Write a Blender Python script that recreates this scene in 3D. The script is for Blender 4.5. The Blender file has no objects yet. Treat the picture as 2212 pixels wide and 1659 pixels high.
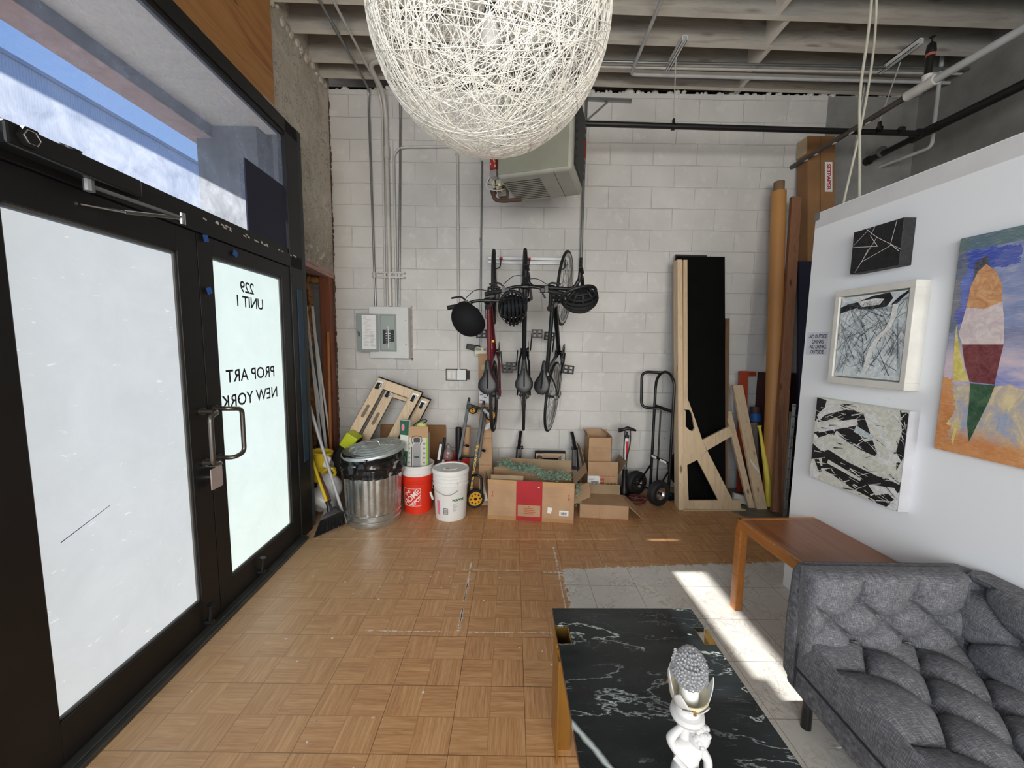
import bpy, math, random
from mathutils import Matrix, Vector
SC = bpy.context.scene
# ---------------------------------------------------------------- camera
F_PX = 830.0
cam_data = bpy.data.cameras.new('camera'); cam = bpy.data.objects.new('camera', cam_data)
SC.collection.objects.link(cam); SC.camera = cam
cam_data.sensor_fit = 'HORIZONTAL'; cam_data.sensor_width = 36.0
cam_data.lens = 36.0 * F_PX / 2212.0; cam_data.clip_start = .02
cam.matrix_world = (Matrix.Translation((0, 0, 1.59)) @ Matrix.Rotation(math.radians(90 - 5.81), 4, 'X') @ Matrix.Rotation(0.0135, 4, 'Z'))
# ---------------------------------------------------------------- world, sun, exposure
SUN_DIR = Vector((2.9, .07, -2.33)).normalized()
world = bpy.data.worlds.new('sky'); SC.world = world; world.use_nodes = True
wn = world.node_tree.nodes; wn.clear(); wl = world.node_tree.links
w_out = wn.new('ShaderNodeOutputWorld'); w_bg = wn.new('ShaderNodeBackground')
w_tc = wn.new('ShaderNodeTexCoord'); w_sp = wn.new('ShaderNodeSeparateXYZ'); w_r = wn.new('ShaderNodeValToRGB')
wl.new(w_tc.outputs['Generated'], w_sp.inputs[0]); wl.new(w_sp.outputs[2], w_r.inputs[0]); wl.new(w_r.outputs[0], w_bg.inputs[0])
for el, (p, c) in zip(w_r.color_ramp.elements, ((.0, (.42, .62, .95, 1)), (.75, (.085, .27, .80, 1)))): el.position = p; el.color = c
w_bg.inputs['Strength'].default_value = .95
wl.new(w_bg.outputs[0], w_out.inputs[0])
sun_data = bpy.data.lights.new('sun', 'SUN'); sun_data.energy = 10.0; sun_data.angle = math.radians(.6); sun_data.color = (1, .955, .89)
sun = bpy.data.objects.new('sun', sun_data); SC.collection.objects.link(sun)
sun.rotation_euler = SUN_DIR.to_track_quat('-Z', 'Y').to_euler(); sun.location = (-8, 0, 8)
def area(name, loc, target, sx, sy, power, color, spread=180):
    d = bpy.data.lights.new(name, 'AREA'); d.shape = 'RECTANGLE'; d.size = sx; d.size_y = sy
    d.energy = power; d.color = color; d.spread = math.radians(spread)
    o = bpy.data.objects.new(name, d); SC.collection.objects.link(o); o.location = loc
    o.rotation_euler = (Vector(target) - Vector(loc)).to_track_quat('-Z', 'Y').to_euler(); return o
# two soft fill lights added behind the camera to brighten the room
area('rear_fill_light', (.6, -3.42, 1.8), (.1, 4.2, .6), 4.2, 2.4, 150, (1.0, .955, .885), 125)
area('side_fill_light', (-1.62, -1.5, 1.7), (2.2, 1.6, 1.0), 3.2, 2.8, 145, (.80, .90, 1.0))
vs = SC.view_settings; vs.view_transform = 'Standard'; vs.look = 'None'; vs.gamma = 1; vs.use_curve_mapping = False
vs.exposure = 0.14
SC.cycles.max_bounces = 8; SC.cycles.diffuse_bounces = 5; SC.cycles.transparent_max_bounces = 24
SC.cycles.use_denoising = True; SC.cycles.sample_clamp_indirect = 6.0
try: SC.cycles.denoiser = 'OPENIMAGEDENOISE'
except Exception: pass

# ---------------------------------------------------------------- materials
random.seed(7)
class NT:
    """small node helper"""
    def __init__(s, name):
        s.m = bpy.data.materials.new(name); s.m.use_nodes = True
        s.t = s.m.node_tree; s.t.nodes.clear()
        s.out = s.t.nodes.new('ShaderNodeOutputMaterial')
    def n(s, typ, **kw):
        nd = s.t.nodes.new('ShaderNode' + typ)
        for k, v in kw.items(): setattr(nd, k, v)
        return nd
    def l(s, a, b): s.t.links.new(a, b)
    def set(s, sock, v):
        if isinstance(v, bpy.types.NodeSocket): s.l(v, sock)
        elif isinstance(v, (tuple, list)) and len(v) == 3 and sock.type == 'RGBA': sock.default_value = (*v, 1)
        else: sock.default_value = v
    def math(s, op, a, b=0.0, c=0.0, clamp=False):
        nd = s.n('Math', operation=op, use_clamp=clamp)
        s.set(nd.inputs[0], a); s.set(nd.inputs[1], b); s.set(nd.inputs[2], c); return nd.outputs[0]
    def mix(s, f, a, b, mode='MIX'):
        nd = s.n('Mix', data_type='RGBA', blend_type=mode)
        s.set(nd.inputs[0], f); s.set(nd.inputs[6], a); s.set(nd.inputs[7], b); return nd.outputs[2]
    def coord(s, kind='Object', scale=(1, 1, 1), rot=(0, 0, 0), loc=(0, 0, 0)):
        tc = s.n('TexCoord'); mp = s.n('Mapping')
        mp.inputs['Scale'].default_value = scale; mp.inputs['Rotation'].default_value = rot; mp.inputs['Location'].default_value = loc
        s.l(tc.outputs[kind], mp.inputs[0]); return mp.outputs[0]
    def noise(s, vec, scale, detail=3, rough=.55, dist=0.0):
        nd = s.n('TexNoise'); nd.inputs['Scale'].default_value = scale; nd.inputs['Detail'].default_value = detail
        nd.inputs['Roughness'].default_value = rough; nd.inputs['Distortion'].default_value = dist
        if vec: s.l(vec, nd.inputs['Vector'])
        return nd.outputs[0]
    def ramp(s, f, stops, interp='LINEAR'):
        nd = s.n('ValToRGB'); nd.color_ramp.interpolation = interp; e = nd.color_ramp.elements
        while len(e) < len(stops): e.new(.5)
        for el, (p, c) in zip(e, stops):
            el.position = p; el.color = (*c, 1) if isinstance(c, (tuple, list)) else (c, c, c, 1)
        s.set(nd.inputs[0], f); return nd.outputs[0]
    def bump(s, h, strength=.3, dist=.01):
        nd = s.n('Bump'); nd.inputs['Strength'].default_value = strength; nd.inputs['Distance'].default_value = dist
        s.l(h, nd.inputs['Height']); return nd.outputs[0]
    def bsdf(s, col, rough=.6, metal=0.0, normal=None, **kw):
        b = s.n('BsdfPrincipled'); s.set(b.inputs['Base Color'], col); s.set(b.inputs['Roughness'], rough); s.set(b.inputs['Metallic'], metal)
        if normal: s.l(normal, b.inputs['Normal'])
        for k, v in kw.items(): s.set(b.inputs[k], v)
        s.l(b.outputs[0], s.out.inputs[0]); return b
def cl(c, k): return tuple(max(0, min(1, x * k)) for x in c)
def simple(name, col, rough=.55, metal=0.0, var=.12, scale=6, bump=.0, bscale=60, **kw):
    n = NT(name); v = n.coord()
    f = n.noise(v, scale, 4)
    c = n.ramp(f, [(.3, cl(col, 1 - var)), (.7, cl(col, 1 + var))])
    nm = n.bump(n.noise(v, bscale, 3), bump, .004) if bump else None
    n.bsdf(c, rough, metal, nm, **kw); return n.m
def wood(name, a, b, axis=2, scale=1.0, rough=.6, knots=True):
    n = NT(name); sc = [9 * scale] * 3; sc[axis] = .7 * scale
    v = n.coord(scale=tuple(sc))
    f = n.noise(v, 2.2, 5, .6, 1.2); c = n.ramp(f, [(.3, a), (.55, b), (.75, cl(a, .85))])
    if knots:
        sk = [7.0] * 3; sk[axis] = 2.2
        vo = n.n('TexVoronoi'); n.l(n.coord(scale=tuple(sk)), vo.inputs[0]); vo.inputs['Scale'].default_value = 1.0
        k = n.ramp(vo.outputs['Distance'], [(.05, 1.0), (.12, 0.0)]); c = n.mix(k, c, cl(a, .35))
    n.bsdf(c, rough, 0, n.bump(f, .15, .003)); return n.m
def cardboard(name, col=(.46, .29, .165)):
    n = NT(name); v = n.coord(scale=(1, 1, 1))
    f = n.noise(v, 5, 5); g = n.noise(n.coord(scale=(1, 1, 60)), 3, 2)
    c = n.ramp(f, [(.3, cl(col, .84)), (.7, cl(col, 1.12))]); n.bsdf(n.mix(.12, c, n.ramp(g, [(.3, cl(col, .6)), (.7, cl(col, 1.2))])), .85, 0, n.bump(g, .08, .002)); return n.m

MT = {}
def m(k): return MT[k]
MT['black_metal'] = simple('black_metal', (.006, .006, .007), .38, .0)
MT['black_plastic'] = simple('black_plastic', (.009, .009, .010), .45)
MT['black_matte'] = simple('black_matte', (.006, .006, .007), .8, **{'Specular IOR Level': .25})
MT['rubber'] = simple('rubber', (.009, .009, .010), .7, bump=.2)
MT['chrome'] = simple('chrome', (.62, .63, .64), .22, 1.0, .05)
MT['grey_metal'] = simple('grey_metal', (.33, .34, .34), .42, .85)
MT['alu'] = simple('aluminium', (.50, .51, .52), .4, .7)
MT['bronze'] = simple('bronze_handle', (.16, .145, .13), .3, .85)
MT['burgundy'] = simple('burgundy_paint', (.14, .008, .016), .3)
MT['red_plastic'] = simple('red_plastic', (.62, .03, .02), .42)
MT['bucket_orange'] = simple('bucket_orange', (.72, .035, .012), .4)
MT['white_plastic'] = simple('white_plastic', (.78, .78, .76), .4, var=.04)
MT['white_paint'] = simple('white_paint', (.78, .79, .79), .5, var=.04)
MT['dirty_white'] = simple('dirty_white', (.66, .645, .60), .6, var=.12)
MT['cream'] = simple('cream_plastic', (.72, .70, .56), .5, var=.04)
MT['paper'] = simple('paper', (.80, .80, .80), .8, var=.04)
MT['ink'] = simple('ink', (.012, .012, .015), .7)
MT['grey_ink'] = simple('grey_ink', (.25, .25, .26), .7)
MT['red_ink'] = simple('red_ink', (.50, .012, .02), .7)
MT['green_ink'] = simple('green_ink', (.02, .16, .03), .7)
MT['yellow_ink'] = simple('yellow_ink', (.80, .50, .02), .7)
MT['white_ink'] = simple('white_ink', (.85, .78, .76), .7, var=.02)
MT['pink_ink'] = simple('pink_ink', (.75, .22, .32), .7)
MT['card'] = cardboard('cardboard')
MT['card_dark'] = cardboard('cardboard_brown', (.30, .155, .065))
MT['card_in'] = cardboard('cardboard_inside', (.33, .235, .14))
MT['kraft'] = simple('kraft_paper', (.50, .235, .075), .5, var=.05, scale=2)
MT['pine'] = wood('pine', (.56, .40, .25), (.70, .54, .36))
MT['pine_x'] = wood('pine_plank', (.50, .35, .22), (.64, .48, .32), axis=0)
MT['ply'] = wood('plywood_cut', (.52, .38, .235), (.64, .49, .32), scale=.7, knots=False)
MT['redwood'] = wood('reddish_timber', (.20, .085, .045), (.28, .13, .07))
MT['studwood'] = wood('old_stud', (.15, .045, .022), (.23, .075, .035))
MT['plyorange'] = wood('orange_plywood', (.42, .17, .05), (.56, .27, .09), axis=1, scale=.6)
MT['tablewood'] = wood('table_wood', (.22, .075, .025), (.30, .115, .042), axis=1, scale=.8, rough=.28, knots=False)
MT['tableedge'] = wood('table_edge_wood', (.36, .12, .028), (.46, .18, .045), axis=1, scale=.8, rough=.32, knots=False)
MT['brass'] = simple('brass', (.52, .32, .085), .28, .9, .08)
MT['yellow_paint'] = simple('yellow_paint', (.72, .52, .03), .45)
MT['yellow_bright'] = simple('yellow_bright', (.80, .68, .08), .45)
MT['lime'] = simple('lime_plastic', (.50, .58, .02), .45)
MT['wheel_yellow'] = simple('wheel_yellow', (.72, .36, .02), .45)
MT['broom_handle'] = simple('orange_handle', (.42, .15, .03), .5)
MT['grey_handle'] = simple('grey_handle', (.42, .43, .45), .4)
MT['bag_plastic'] = simple('bag_plastic', (.5, .5, .5), .35, var=.25, bump=.8, bscale=14)
MT['trash_bag'] = simple('trash_bag', (.010, .010, .011), .16, bump=1.0, bscale=26)
MT['heater_green'] = simple('heater_grey', (.31, .325, .26), .5, var=.06)
MT['heater_light'] = simple('heater_light', (.44, .445, .39), .5, var=.09)
MT['slot'] = simple('dark_slot', (.03, .03, .028), .7)
MT['pcb'] = simple('circuit_red', (.35, .03, .02), .5)
MT['rust'] = simple('rusty_iron', (.10, .055, .035), .7)
MT['conduit'] = simple('conduit_paint', (.56, .55, .52), .45, .1)
MT['conduit_grey'] = simple('conduit_bare', (.30, .31, .31), .38, .8)
MT['pipe_black'] = simple('pipe_black', (.012, .012, .012), .4, var=.2)
MT['pipe_brown'] = simple('pipe_brown', (.075, .062, .055), .55, var=.4, scale=9)
MT['pipe_white'] = simple('pipe_white', (.50, .51, .51), .5)
MT['panel_grey'] = simple('panel_grey', (.66, .67, .66), .5, var=.04)
MT['panel_door'] = simple('panel_door_grey', (.22, .25, .25), .5, var=.04)
MT['navy'] = simple('navy_board', (.009, .011, .035), .6, var=.05)
MT['bluetape'] = simple('blue_tape', (.02, .12, .42), .6)
MT['bluestrip'] = simple('blue_strip', (.018, .05, .085), .6)
MT['foam'] = simple('spray_foam', (.42, .18, .05), .8, var=.3, bump=.8, bscale=20)
MT['rope'] = simple('rope_cream', (.55, .53, .44), .8, bump=.5, bscale=200)
MT['figurine'] = simple('figurine_plaster', (.56, .555, .55), .55, var=.03)
MT['aged_cream'] = simple('aged_cream', (.62, .57, .42), .5)
MT['needle'] = simple('garland_green', (.23, .33, .245), .6, var=.45, scale=30)
MT['thread'] = simple('white_thread', (.86, .84, .77), .55, var=.02)
MT['black_board'] = simple('black_board', (.003, .003, .003), .8, var=.3, **{'Specular IOR Level': .12})
MT['orange_steel'] = simple('orange_steel', (.36, .045, .012), .55)
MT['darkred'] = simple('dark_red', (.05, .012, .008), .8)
MT['brown_tube'] = simple('brown_tube', (.07, .035, .03), .6)
MT['blk_fabric'] = simple('black_felt', (.012, .014, .02), .95)
MT['frame_black'] = simple('door_frame_black', (.0055, .005, .005), .5, 0.0, var=.3, scale=3)
MT['sofa_leg'] = simple('sofa_leg_black', (.010, .010, .010), .35)
MT['sole_white'] = simple('wheel_hub_steel', (.55, .55, .55), .3, .9)
MT['joist'] = simple('joist_paint_lit', (.74, .69, .61), .7, var=.10, scale=5, bump=.2, bscale=15)  # undersides paler: light off the floor is put into the colour
MT['sticker_red'] = simple('sticker_red', (.42, .02, .02), .5)

def galvanized():
    n = NT('galvanized_steel'); v = n.coord()
    vo = n.n('TexVoronoi'); vo.inputs['Scale'].default_value = 60; n.l(v, vo.inputs[0])
    f = n.noise(v, 7, 4)
    c = n.mix(.4, n.ramp(f, [(.3, (.42, .45, .45)), (.7, (.66, .70, .70))]), n.ramp(vo.outputs['Color'], [(0, (.4, .43, .44)), (1, (.72, .75, .76))]))
    n.bsdf(c, n.ramp(f, [(.2, .20), (.8, .34)]), .9); return n.m
MT['galv'] = galvanized()
MT['galv_lid'] = simple('galvanized_lid', (.50, .56, .565), .42, .55, .14, 9)
def joist_side():  # sides darker than the undersides, shade put into the colour
    n = NT('joist_paint_shaded'); v = n.coord(scale=(.8, 6, 6)); f = n.noise(v, 2.5, 6, .65, .8)
    g = n.noise(n.coord(), 1.3, 3)
    c = n.mix(n.ramp(g, [(.45, 0.0), (.75, .7)]), n.ramp(f, [(.3, (.27, .235, .195)), (.5, (.43, .39, .335)), (.7, (.53, .485, .42))]), (.30, .31, .30))
    vo = n.n('TexVoronoi'); n.l(n.coord(scale=(2.2, 3, 8)), vo.inputs[0]); vo.inputs['Scale'].default_value = 1
    k = n.ramp(vo.outputs['Distance'], [(.08, .75), (.2, 0.0)])
    n.bsdf(n.mix(k, c, (.18, .15, .13)), .75, 0, n.bump(f, .25, .004)); return n.m
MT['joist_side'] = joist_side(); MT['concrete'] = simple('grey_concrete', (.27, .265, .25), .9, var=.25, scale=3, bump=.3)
def fabric(uv):
    n = NT('grey_tweed'); k = 'UV' if uv else 'Object'
    a = n.noise(n.coord(k, (1, 12, 1 if uv else 12)), 48, 2, .7); b = n.noise(n.coord(k, (12, 1, 1)), 46, 2, .7); c = n.noise(n.coord(k, (3, 3, 3)), 9, 3)
    f = n.math('ADD', n.math('MULTIPLY', a, .5), n.math('MULTIPLY', b, .5))
    col = n.ramp(f, [(.34, (.035, .036, .046)), (.5, (.115, .116, .132)), (.66, (.34, .335, .345))])
    col = n.mix(.25, col, n.ramp(c, [(.3, (.06, .06, .075)), (.7, (.20, .20, .21))]))
    n.bsdf(col, .95, 0, n.bump(f, .5, .0025)); return n.m
MT['fabric'] = fabric(False); MT['fabric_uv'] = fabric(True)
MT['piping'] = simple('dark_seam', (.022, .022, .03), .9)
def block_wall(name, tint=(.645, .63, .605), rough_amt=.55, unpainted=False):
    n = NT(name); tc = n.n('TexCoord'); sp = n.n('SeparateXYZ'); n.l(tc.outputs['Object'], sp.inputs[0])
    cb = n.n('CombineXYZ'); n.l(sp.outputs[0], cb.inputs[0]); n.l(sp.outputs[2], cb.inputs[1])
    # wobble the joints
    w = n.n('TexNoise'); w.inputs['Scale'].default_value = 3.5; n.l(tc.outputs['Object'], w.inputs[0])
    off = n.n('VectorMath', operation='SCALE'); n.l(w.outputs['Color'], off.inputs[0]); off.inputs['Scale'].default_value = .022
    ad = n.n('VectorMath', operation='ADD'); n.l(cb.outputs[0], ad.inputs[0]); n.l(off.outputs[0], ad.inputs[1])
    mp = n.n('Mapping'); mp.inputs['Location'].default_value = (.13, -.001, 0); n.l(ad.outputs[0], mp.inputs[0])
    br = n.n('TexBrick'); n.l(mp.outputs[0], br.inputs[0]); br.inputs['Scale'].default_value = 1
    br.inputs['Brick Width'].default_value = .455; br.inputs['Row Height'].default_value = .2185
    br.inputs['Mortar Size'].default_value = .0042; br.inputs['Mortar Smooth'].default_value = .45
    br.inputs['Color1'].default_value = (.45, .45, .45, 1); br.inputs['Color2'].default_value = (.55, .55, .55, 1); br.inputs['Mortar'].default_value = (.5, .5, .5, 1)
    f = n.noise(tc.outputs['Object'], 1.4, 4); g = n.noise(tc.outputs['Object'], 26, 4, .6); big = n.noise(tc.outputs['Object'], 5, 4, .7)
    c = n.ramp(f, [(.3, cl(tint, .86)), (.7, cl(tint, 1.10))]); c = n.mix(n.ramp(n.noise(tc.outputs['Object'], 7.5, 5, .7), [(.56, 0.0), (.62, .35)]), c, cl(tint, 1.2))
    c = n.mix(n.math('MULTIPLY', br.outputs['Fac'], n.ramp(n.noise(tc.outputs['Object'], 3.1, 3), [(.40, .0), (.62, .9)])), c, cl(tint, .80))
    hl = n.ramp(n.noise(tc.outputs['Object'], 2.2, 3), [(.5, 0.0), (.62, .5)])
    c = n.mix(n.math('MULTIPLY', hl, br.outputs['Fac']), c, cl(tint, 1.25))
    vo = n.n('TexVoronoi'); n.l(tc.outputs['Object'], vo.inputs[0]); vo.inputs['Scale'].default_value = 2.6
    spot = n.ramp(vo.outputs['Distance'], [(.018, .85), (.03, 0.0)]); c = n.mix(spot, c, (.06, .055, .05))
    h = n.math('SUBTRACT', n.math('ADD', n.math('MULTIPLY', g, .16), n.math('MULTIPLY', big, .35)), br.outputs['Fac'])
    n.bsdf(c, rough_amt, 0, n.bump(h, .75, .011)); return n.m
MT['block'] = block_wall('painted_block_wall')
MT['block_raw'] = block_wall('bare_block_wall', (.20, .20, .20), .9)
def plaster():
    n = NT('peeling_plaster'); v = n.coord()
    f = n.noise(v, 3.2, 6, .62, .6); g = n.noise(v, 9, 5, .6, 1.5)
    base = n.ramp(f, [(.28, (.36, .30, .23)), (.40, (.56, .50, .41)), (.6, (.68, .62, .52)), (.75, (.74, .69, .60))])
    patch = n.ramp(g, [(.57, 0.0), (.59, 1.0)]); edge = n.ramp(g, [(.555, 0.0), (.57, 1.0), (.585, 0.0)])
    tc = n.n('TexCoord'); sp = n.n('SeparateXYZ'); n.l(tc.outputs['Object'], sp.inputs[0])
    low = n.ramp(n.math('MULTIPLY', sp.outputs[2], .25), [(.62, 1.0), (.74, 0.0)])
    c = n.mix(n.math('MULTIPLY', low, .65), base, n.ramp(g, [(.35, (.10, .06, .045)), (.5, (.30, .26, .2)), (.66, (.20, .15, .12))]))
    c = n.mix(patch, c, (.60, .57, .50)); c = n.mix(edge, c, (.09, .07, .055))
    n.bsdf(c, .85, 0, n.bump(g, .35, .012)); return n.m
MT['plaster'] = plaster()
def partition_mat():
    n = NT('white_board'); v = n.coord(); f = n.noise(v, 1.1, 3); g = n.noise(v, 70, 2)
    vo = n.n('TexVoronoi'); n.l(v, vo.inputs[0]); vo.inputs['Scale'].default_value = 2.3
    c = n.ramp(f, [(.3, (.84, .86, .89)), (.7, (.88, .90, .93))])
    c = n.mix(n.ramp(vo.outputs['Distance'], [(.012, .6), (.022, 0.0)]), c, (.3, .33, .36))
    sc = n.noise(n.coord(scale=(1, .7, 3)), 4.0, 4, .6, .6); c = n.mix(n.ramp(sc, [(.70, 0.0), (.74, .35)]), c, (.5, .52, .55))
    n.bsdf(c, .62, 0, n.bump(g, .06, .002)); return n.m
MT['partition'] = partition_mat()
def marble():
    n = NT('black_marble'); v = n.coord(rot=(0, 0, .12), scale=(.62, 1.7, 1))
    w1 = n.noise(v, 2.2, 7, .60, .3); a = n.math('ABSOLUTE', n.math('SUBTRACT', w1, .5))
    v1 = n.ramp(a, [(.0, .95), (.0025, .5), (.006, 0.0)])
    w2 = n.noise(n.coord(rot=(0, 0, -.5), scale=(1, 2.6, 1)), 3.4, 6, .6, .4); b = n.math('ABSOLUTE', n.math('SUBTRACT', w2, .48))
    v2 = n.ramp(b, [(.0, .35), (.002, .15), (.005, 0.0)])
    gate = n.ramp(n.noise(v, 2.4, 2), [(.43, 0.0), (.55, 1.0)])
    gate2 = n.ramp(n.noise(v, 3.1, 2), [(.45, 0.0), (.65, 1.0)])
    cl1 = n.ramp(n.noise(v, 5, 5), [(.35, (.006, .008, .009)), (.75, (.022, .028, .030))])
    c = n.mix(n.math('MULTIPLY', v1, gate), cl1, (.55, .62, .60)); c = n.mix(n.math('MULTIPLY', v2, gate2), c, (.42, .47, .46))
    # the wide diagonal vein near the front-left corner
    tc = n.n('TexCoord'); sp = n.n('SeparateXYZ'); n.l(tc.outputs['Object'], sp.inputs[0])
    dd = n.math('ADD', n.math('MULTIPLY', n.math('SUBTRACT', sp.outputs[0], -.28), .82), n.math('MULTIPLY', n.math('SUBTRACT', sp.outputs[1], -.08), .57))
    dd = n.math('ADD', dd, n.math('MULTIPLY', n.math('SUBTRACT', n.noise(v, 14, 4), .5), .022)); dd = n.math('ABSOLUTE', dd)
    lim = n.math('MULTIPLY', n.math('GREATER_THAN', sp.outputs[0], -.32), n.math('LESS_THAN', sp.outputs[0], .12))
    c = n.mix(n.math('MULTIPLY', n.ramp(dd, [(.002, 1.0), (.011, 0.0)]), lim), c, (.62, .70, .68))
    s = n.noise(n.coord(scale=(.5, 8, 1), rot=(0, 0, .9)), 18, 3); c = n.mix(n.ramp(s, [(.70, 0.0), (.75, .3)]), c, (.35, .38, .38))
    n.bsdf(c, n.ramp(n.noise(v, 9, 4), [(.3, .16), (.7, .30)]), 0.0); return n.m
MT['marble'] = marble()
def floor_mat():
    n = NT('worn_parquet_vinyl'); tc = n.n('TexCoord'); mp = n.n('Mapping'); mp.inputs['Location'].default_value = (-.0775 + .003, -.121, 0)
    n.l(tc.outputs['Object'], mp.inputs[0]); sp = n.n('SeparateXYZ'); n.l(mp.outputs[0], sp.inputs[0]); x, y = sp.outputs[0], sp.outputs[1]
    raw = n.n('SeparateXYZ'); n.l(tc.outputs['Object'], raw.inputs[0]); X, Y = raw.outputs[0], raw.outputs[1]
    Q = .1524; T = .3048
    ux, uy = n.math('DIVIDE', x, Q), n.math('DIVIDE', y, Q); fx, fy = n.math('FLOOR', ux), n.math('FLOOR', uy)
    par = n.math('FLOORED_MODULO', n.math('ADD', fx, fy), 2.0)
    a = n.math('ADD', n.math('MULTIPLY', x, n.math('SUBTRACT', 1.0, par)), n.math('MULTIPLY', y, par))
    b = n.math('ADD', n.math('MULTIPLY', y, n.math('SUBTRACT', 1.0, par)), n.math('MULTIPLY', x, par))
    sl = n.math('FLOOR', n.math('DIVIDE', b, Q / 6)); cell = n.n('CombineXYZ'); n.l(fx, cell.inputs[0]); n.l(fy, cell.inputs[1]); n.l(sl, cell.inputs[2])
    wnz = n.n('TexWhiteNoise', noise_dimensions='3D'); n.l(cell.outputs[0], wnz.inputs[0])
    gv = n.n('CombineXYZ'); n.l(n.math('MULTIPLY', a, 9.0), gv.inputs[0]); n.l(n.math('MULTIPLY', b, 120.0), gv.inputs[1])
    n.l(n.math('ADD', n.math('MULTIPLY', wnz.outputs[0], 31.0), n.math('MULTIPLY', fx, 3.3)), gv.inputs[2])
    g = n.noise(gv.outputs[0], 1.0, 4, .6, .4)
    c = n.ramp(g, [(.28, (.28, .12, .048)), (.47, (.49, .256, .110)), (.64, (.63, .37, .18)), (.8, (.73, .47, .25))])
    c = n.mix(.45, c, n.mix(wnz.outputs[0], (.44, .205, .085), (.63, .355, .165)))
    def edge(u, w): # distance to integer lines
        fr = n.math('FRACT', u); d = n.math('MINIMUM', fr, n.math('SUBTRACT', 1.0, fr)); return n.math('LESS_THAN', d, w)
    sline = n.math('MAXIMUM', edge(ux, .012), edge(uy, .012)); c = n.mix(n.math('MULTIPLY', sline, .35), c, (.20, .085, .03))
    slat = edge(n.math('DIVIDE', b, Q / 6), .04); c = n.mix(n.math('MULTIPLY', slat, .25), c, (.16, .07, .03))
    tile = n.math('MAXIMUM', edge(n.math('DIVIDE', x, T), .0055), edge(n.math('DIVIDE', y, T), .0055)); c = n.mix(n.math('MULTIPLY', tile, .6), c, (.09, .045, .02))
    obj = tc.outputs['Object']
    # glossy reflection painted in as a paler, yellower tone towards the door
    wr = n.math('MULTIPLY', n.ramp(n.math('ADD', n.math('MULTIPLY', X, -.5), n.math('MULTIPLY', n.noise(obj, 2, 3), .25)), [(.35, 0.0), (.95, 1.0)]), .42)
    c = n.mix(wr, c, (.52, .42, .28))
    # white / grey / pink paint specks
    for sc_, thr, colr, gs in ((14, .065, (.82, .80, .76), 1.6), (5.3, .028, (.30, .28, .26), 2.3), (3.1, .022, (.80, .79, .76), 3.4), (6.1, .02, (.55, .16, .22), 1.9)):
        vo = n.n('TexVoronoi'); n.l(obj, vo.inputs[0]); vo.inputs['Scale'].default_value = sc_
        k = n.math('LESS_THAN', vo.outputs['Distance'], n.math('MULTIPLY', thr * 2, n.noise(obj, 11, 2)))
        k = n.math('MULTIPLY', k, n.math('GREATER_THAN', n.noise(obj, gs, 2), .49)); c = n.mix(n.math('MULTIPLY', k, .85), c, colr)
    # worn-through seams
    nz = n.noise(obj, 38, 4, .7); nz2 = n.noise(obj, 16, 3)
    def seg(vert, fix, lo, hi, w, skew=0.0, dark=False):
        u, v_ = (X, Y) if vert else (Y, X)
        d = n.math('ABSOLUTE', n.math('SUBTRACT', u, n.math('ADD', fix, n.math('MULTIPLY', n.math('SUBTRACT', v_, lo), skew))))
        k = n.math('LESS_THAN', d, n.math('MULTIPLY', n.math('SUBTRACT', nz, .42), n.math('MULTIPLY', w, 1.5)))
        return n.math('MULTIPLY', k, n.math('MULTIPLY', n.math('GREATER_THAN', v_, lo), n.math('LESS_THAN', v_, hi)))
    for sg in ((True, -.279, 1.99, 2.68, .035), (False, 1.984, -.80, .24, .013), (False, 2.575, -.34, .10, .012), (True, .347, 2.48, 2.90, .035), (False, 2.56, .24, .46, .03), (True, .345, 1.9, 2.5, .02)):
        c = n.mix(n.math('MULTIPLY', seg(*sg), .9), c, (.74, .72, .69))
    c = n.mix(seg(True, -.279, 2.02, 2.42, .014), c, (.03, .025, .03))
    # bare white tile underneath
    nb = n.math('MULTIPLY', n.math('SUBTRACT', n.noise(obj, 22, 6, .75), .5), .16)
    top = n.math('ADD', 2.60, n.math('MULTIPLY', n.math('SUBTRACT', X, .4), .085))
    wm = n.math('MULTIPLY', n.math('GREATER_THAN', n.math('ADD', X, nb), .372), n.math('LESS_THAN', n.math('ADD', Y, nb), top))
    v2 = n.noise(obj, 9, 7, .7, 2.2); vv = n.math('ABSOLUTE', n.math('SUBTRACT', v2, .5))
    wt = n.ramp(n.noise(obj, 3, 4), [(.3, (.66, .64, .60)), (.7, (.80, .785, .74))])
    wt = n.mix(n.math('MULTIPLY', n.ramp(vv, [(.0, .75), (.035, 0.0)]), n.ramp(n.noise(obj, 6, 3), [(.4, 0.0), (.6, 1.0)])), wt, (.34, .28, .21))
    vo = n.n('TexVoronoi'); n.l(obj, vo.inputs[0]); vo.inputs['Scale'].default_value = 9
    k = n.math('LESS_THAN', vo.outputs['Distance'], n.math('MULTIPLY', .22, n.math('SUBTRACT', n.noise(obj, 8, 2), .38))); wt = n.mix(n.math('MULTIPLY', k, .6), wt, (.30, .24, .21))
    vr = n.n('TexVoronoi'); n.l(obj, vr.inputs[0]); vr.inputs['Scale'].default_value = 4.4
    wt = n.mix(n.math('MULTIPLY', n.math('LESS_THAN', vr.outputs['Distance'], .045), .7), wt, (.35, .16, .14))
    tw = n.math('MAXIMUM', edge(n.math('DIVIDE', n.math('ADD', X, .07), .3048), .006), edge(n.math('DIVIDE', n.math('ADD', Y, .02), .3048), .006)); wt = n.mix(n.math('MULTIPLY', tw, .7), wt, (.22, .19, .16))
    c = n.mix(wm, c, wt)
    # bare dirty concrete in the back right corner
    cm = n.math('GREATER_THAN', n.math('ADD', n.math('ADD', n.math('MULTIPLY', X, .85), n.math('MULTIPLY', Y, .45)), nb), 3.46)
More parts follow.
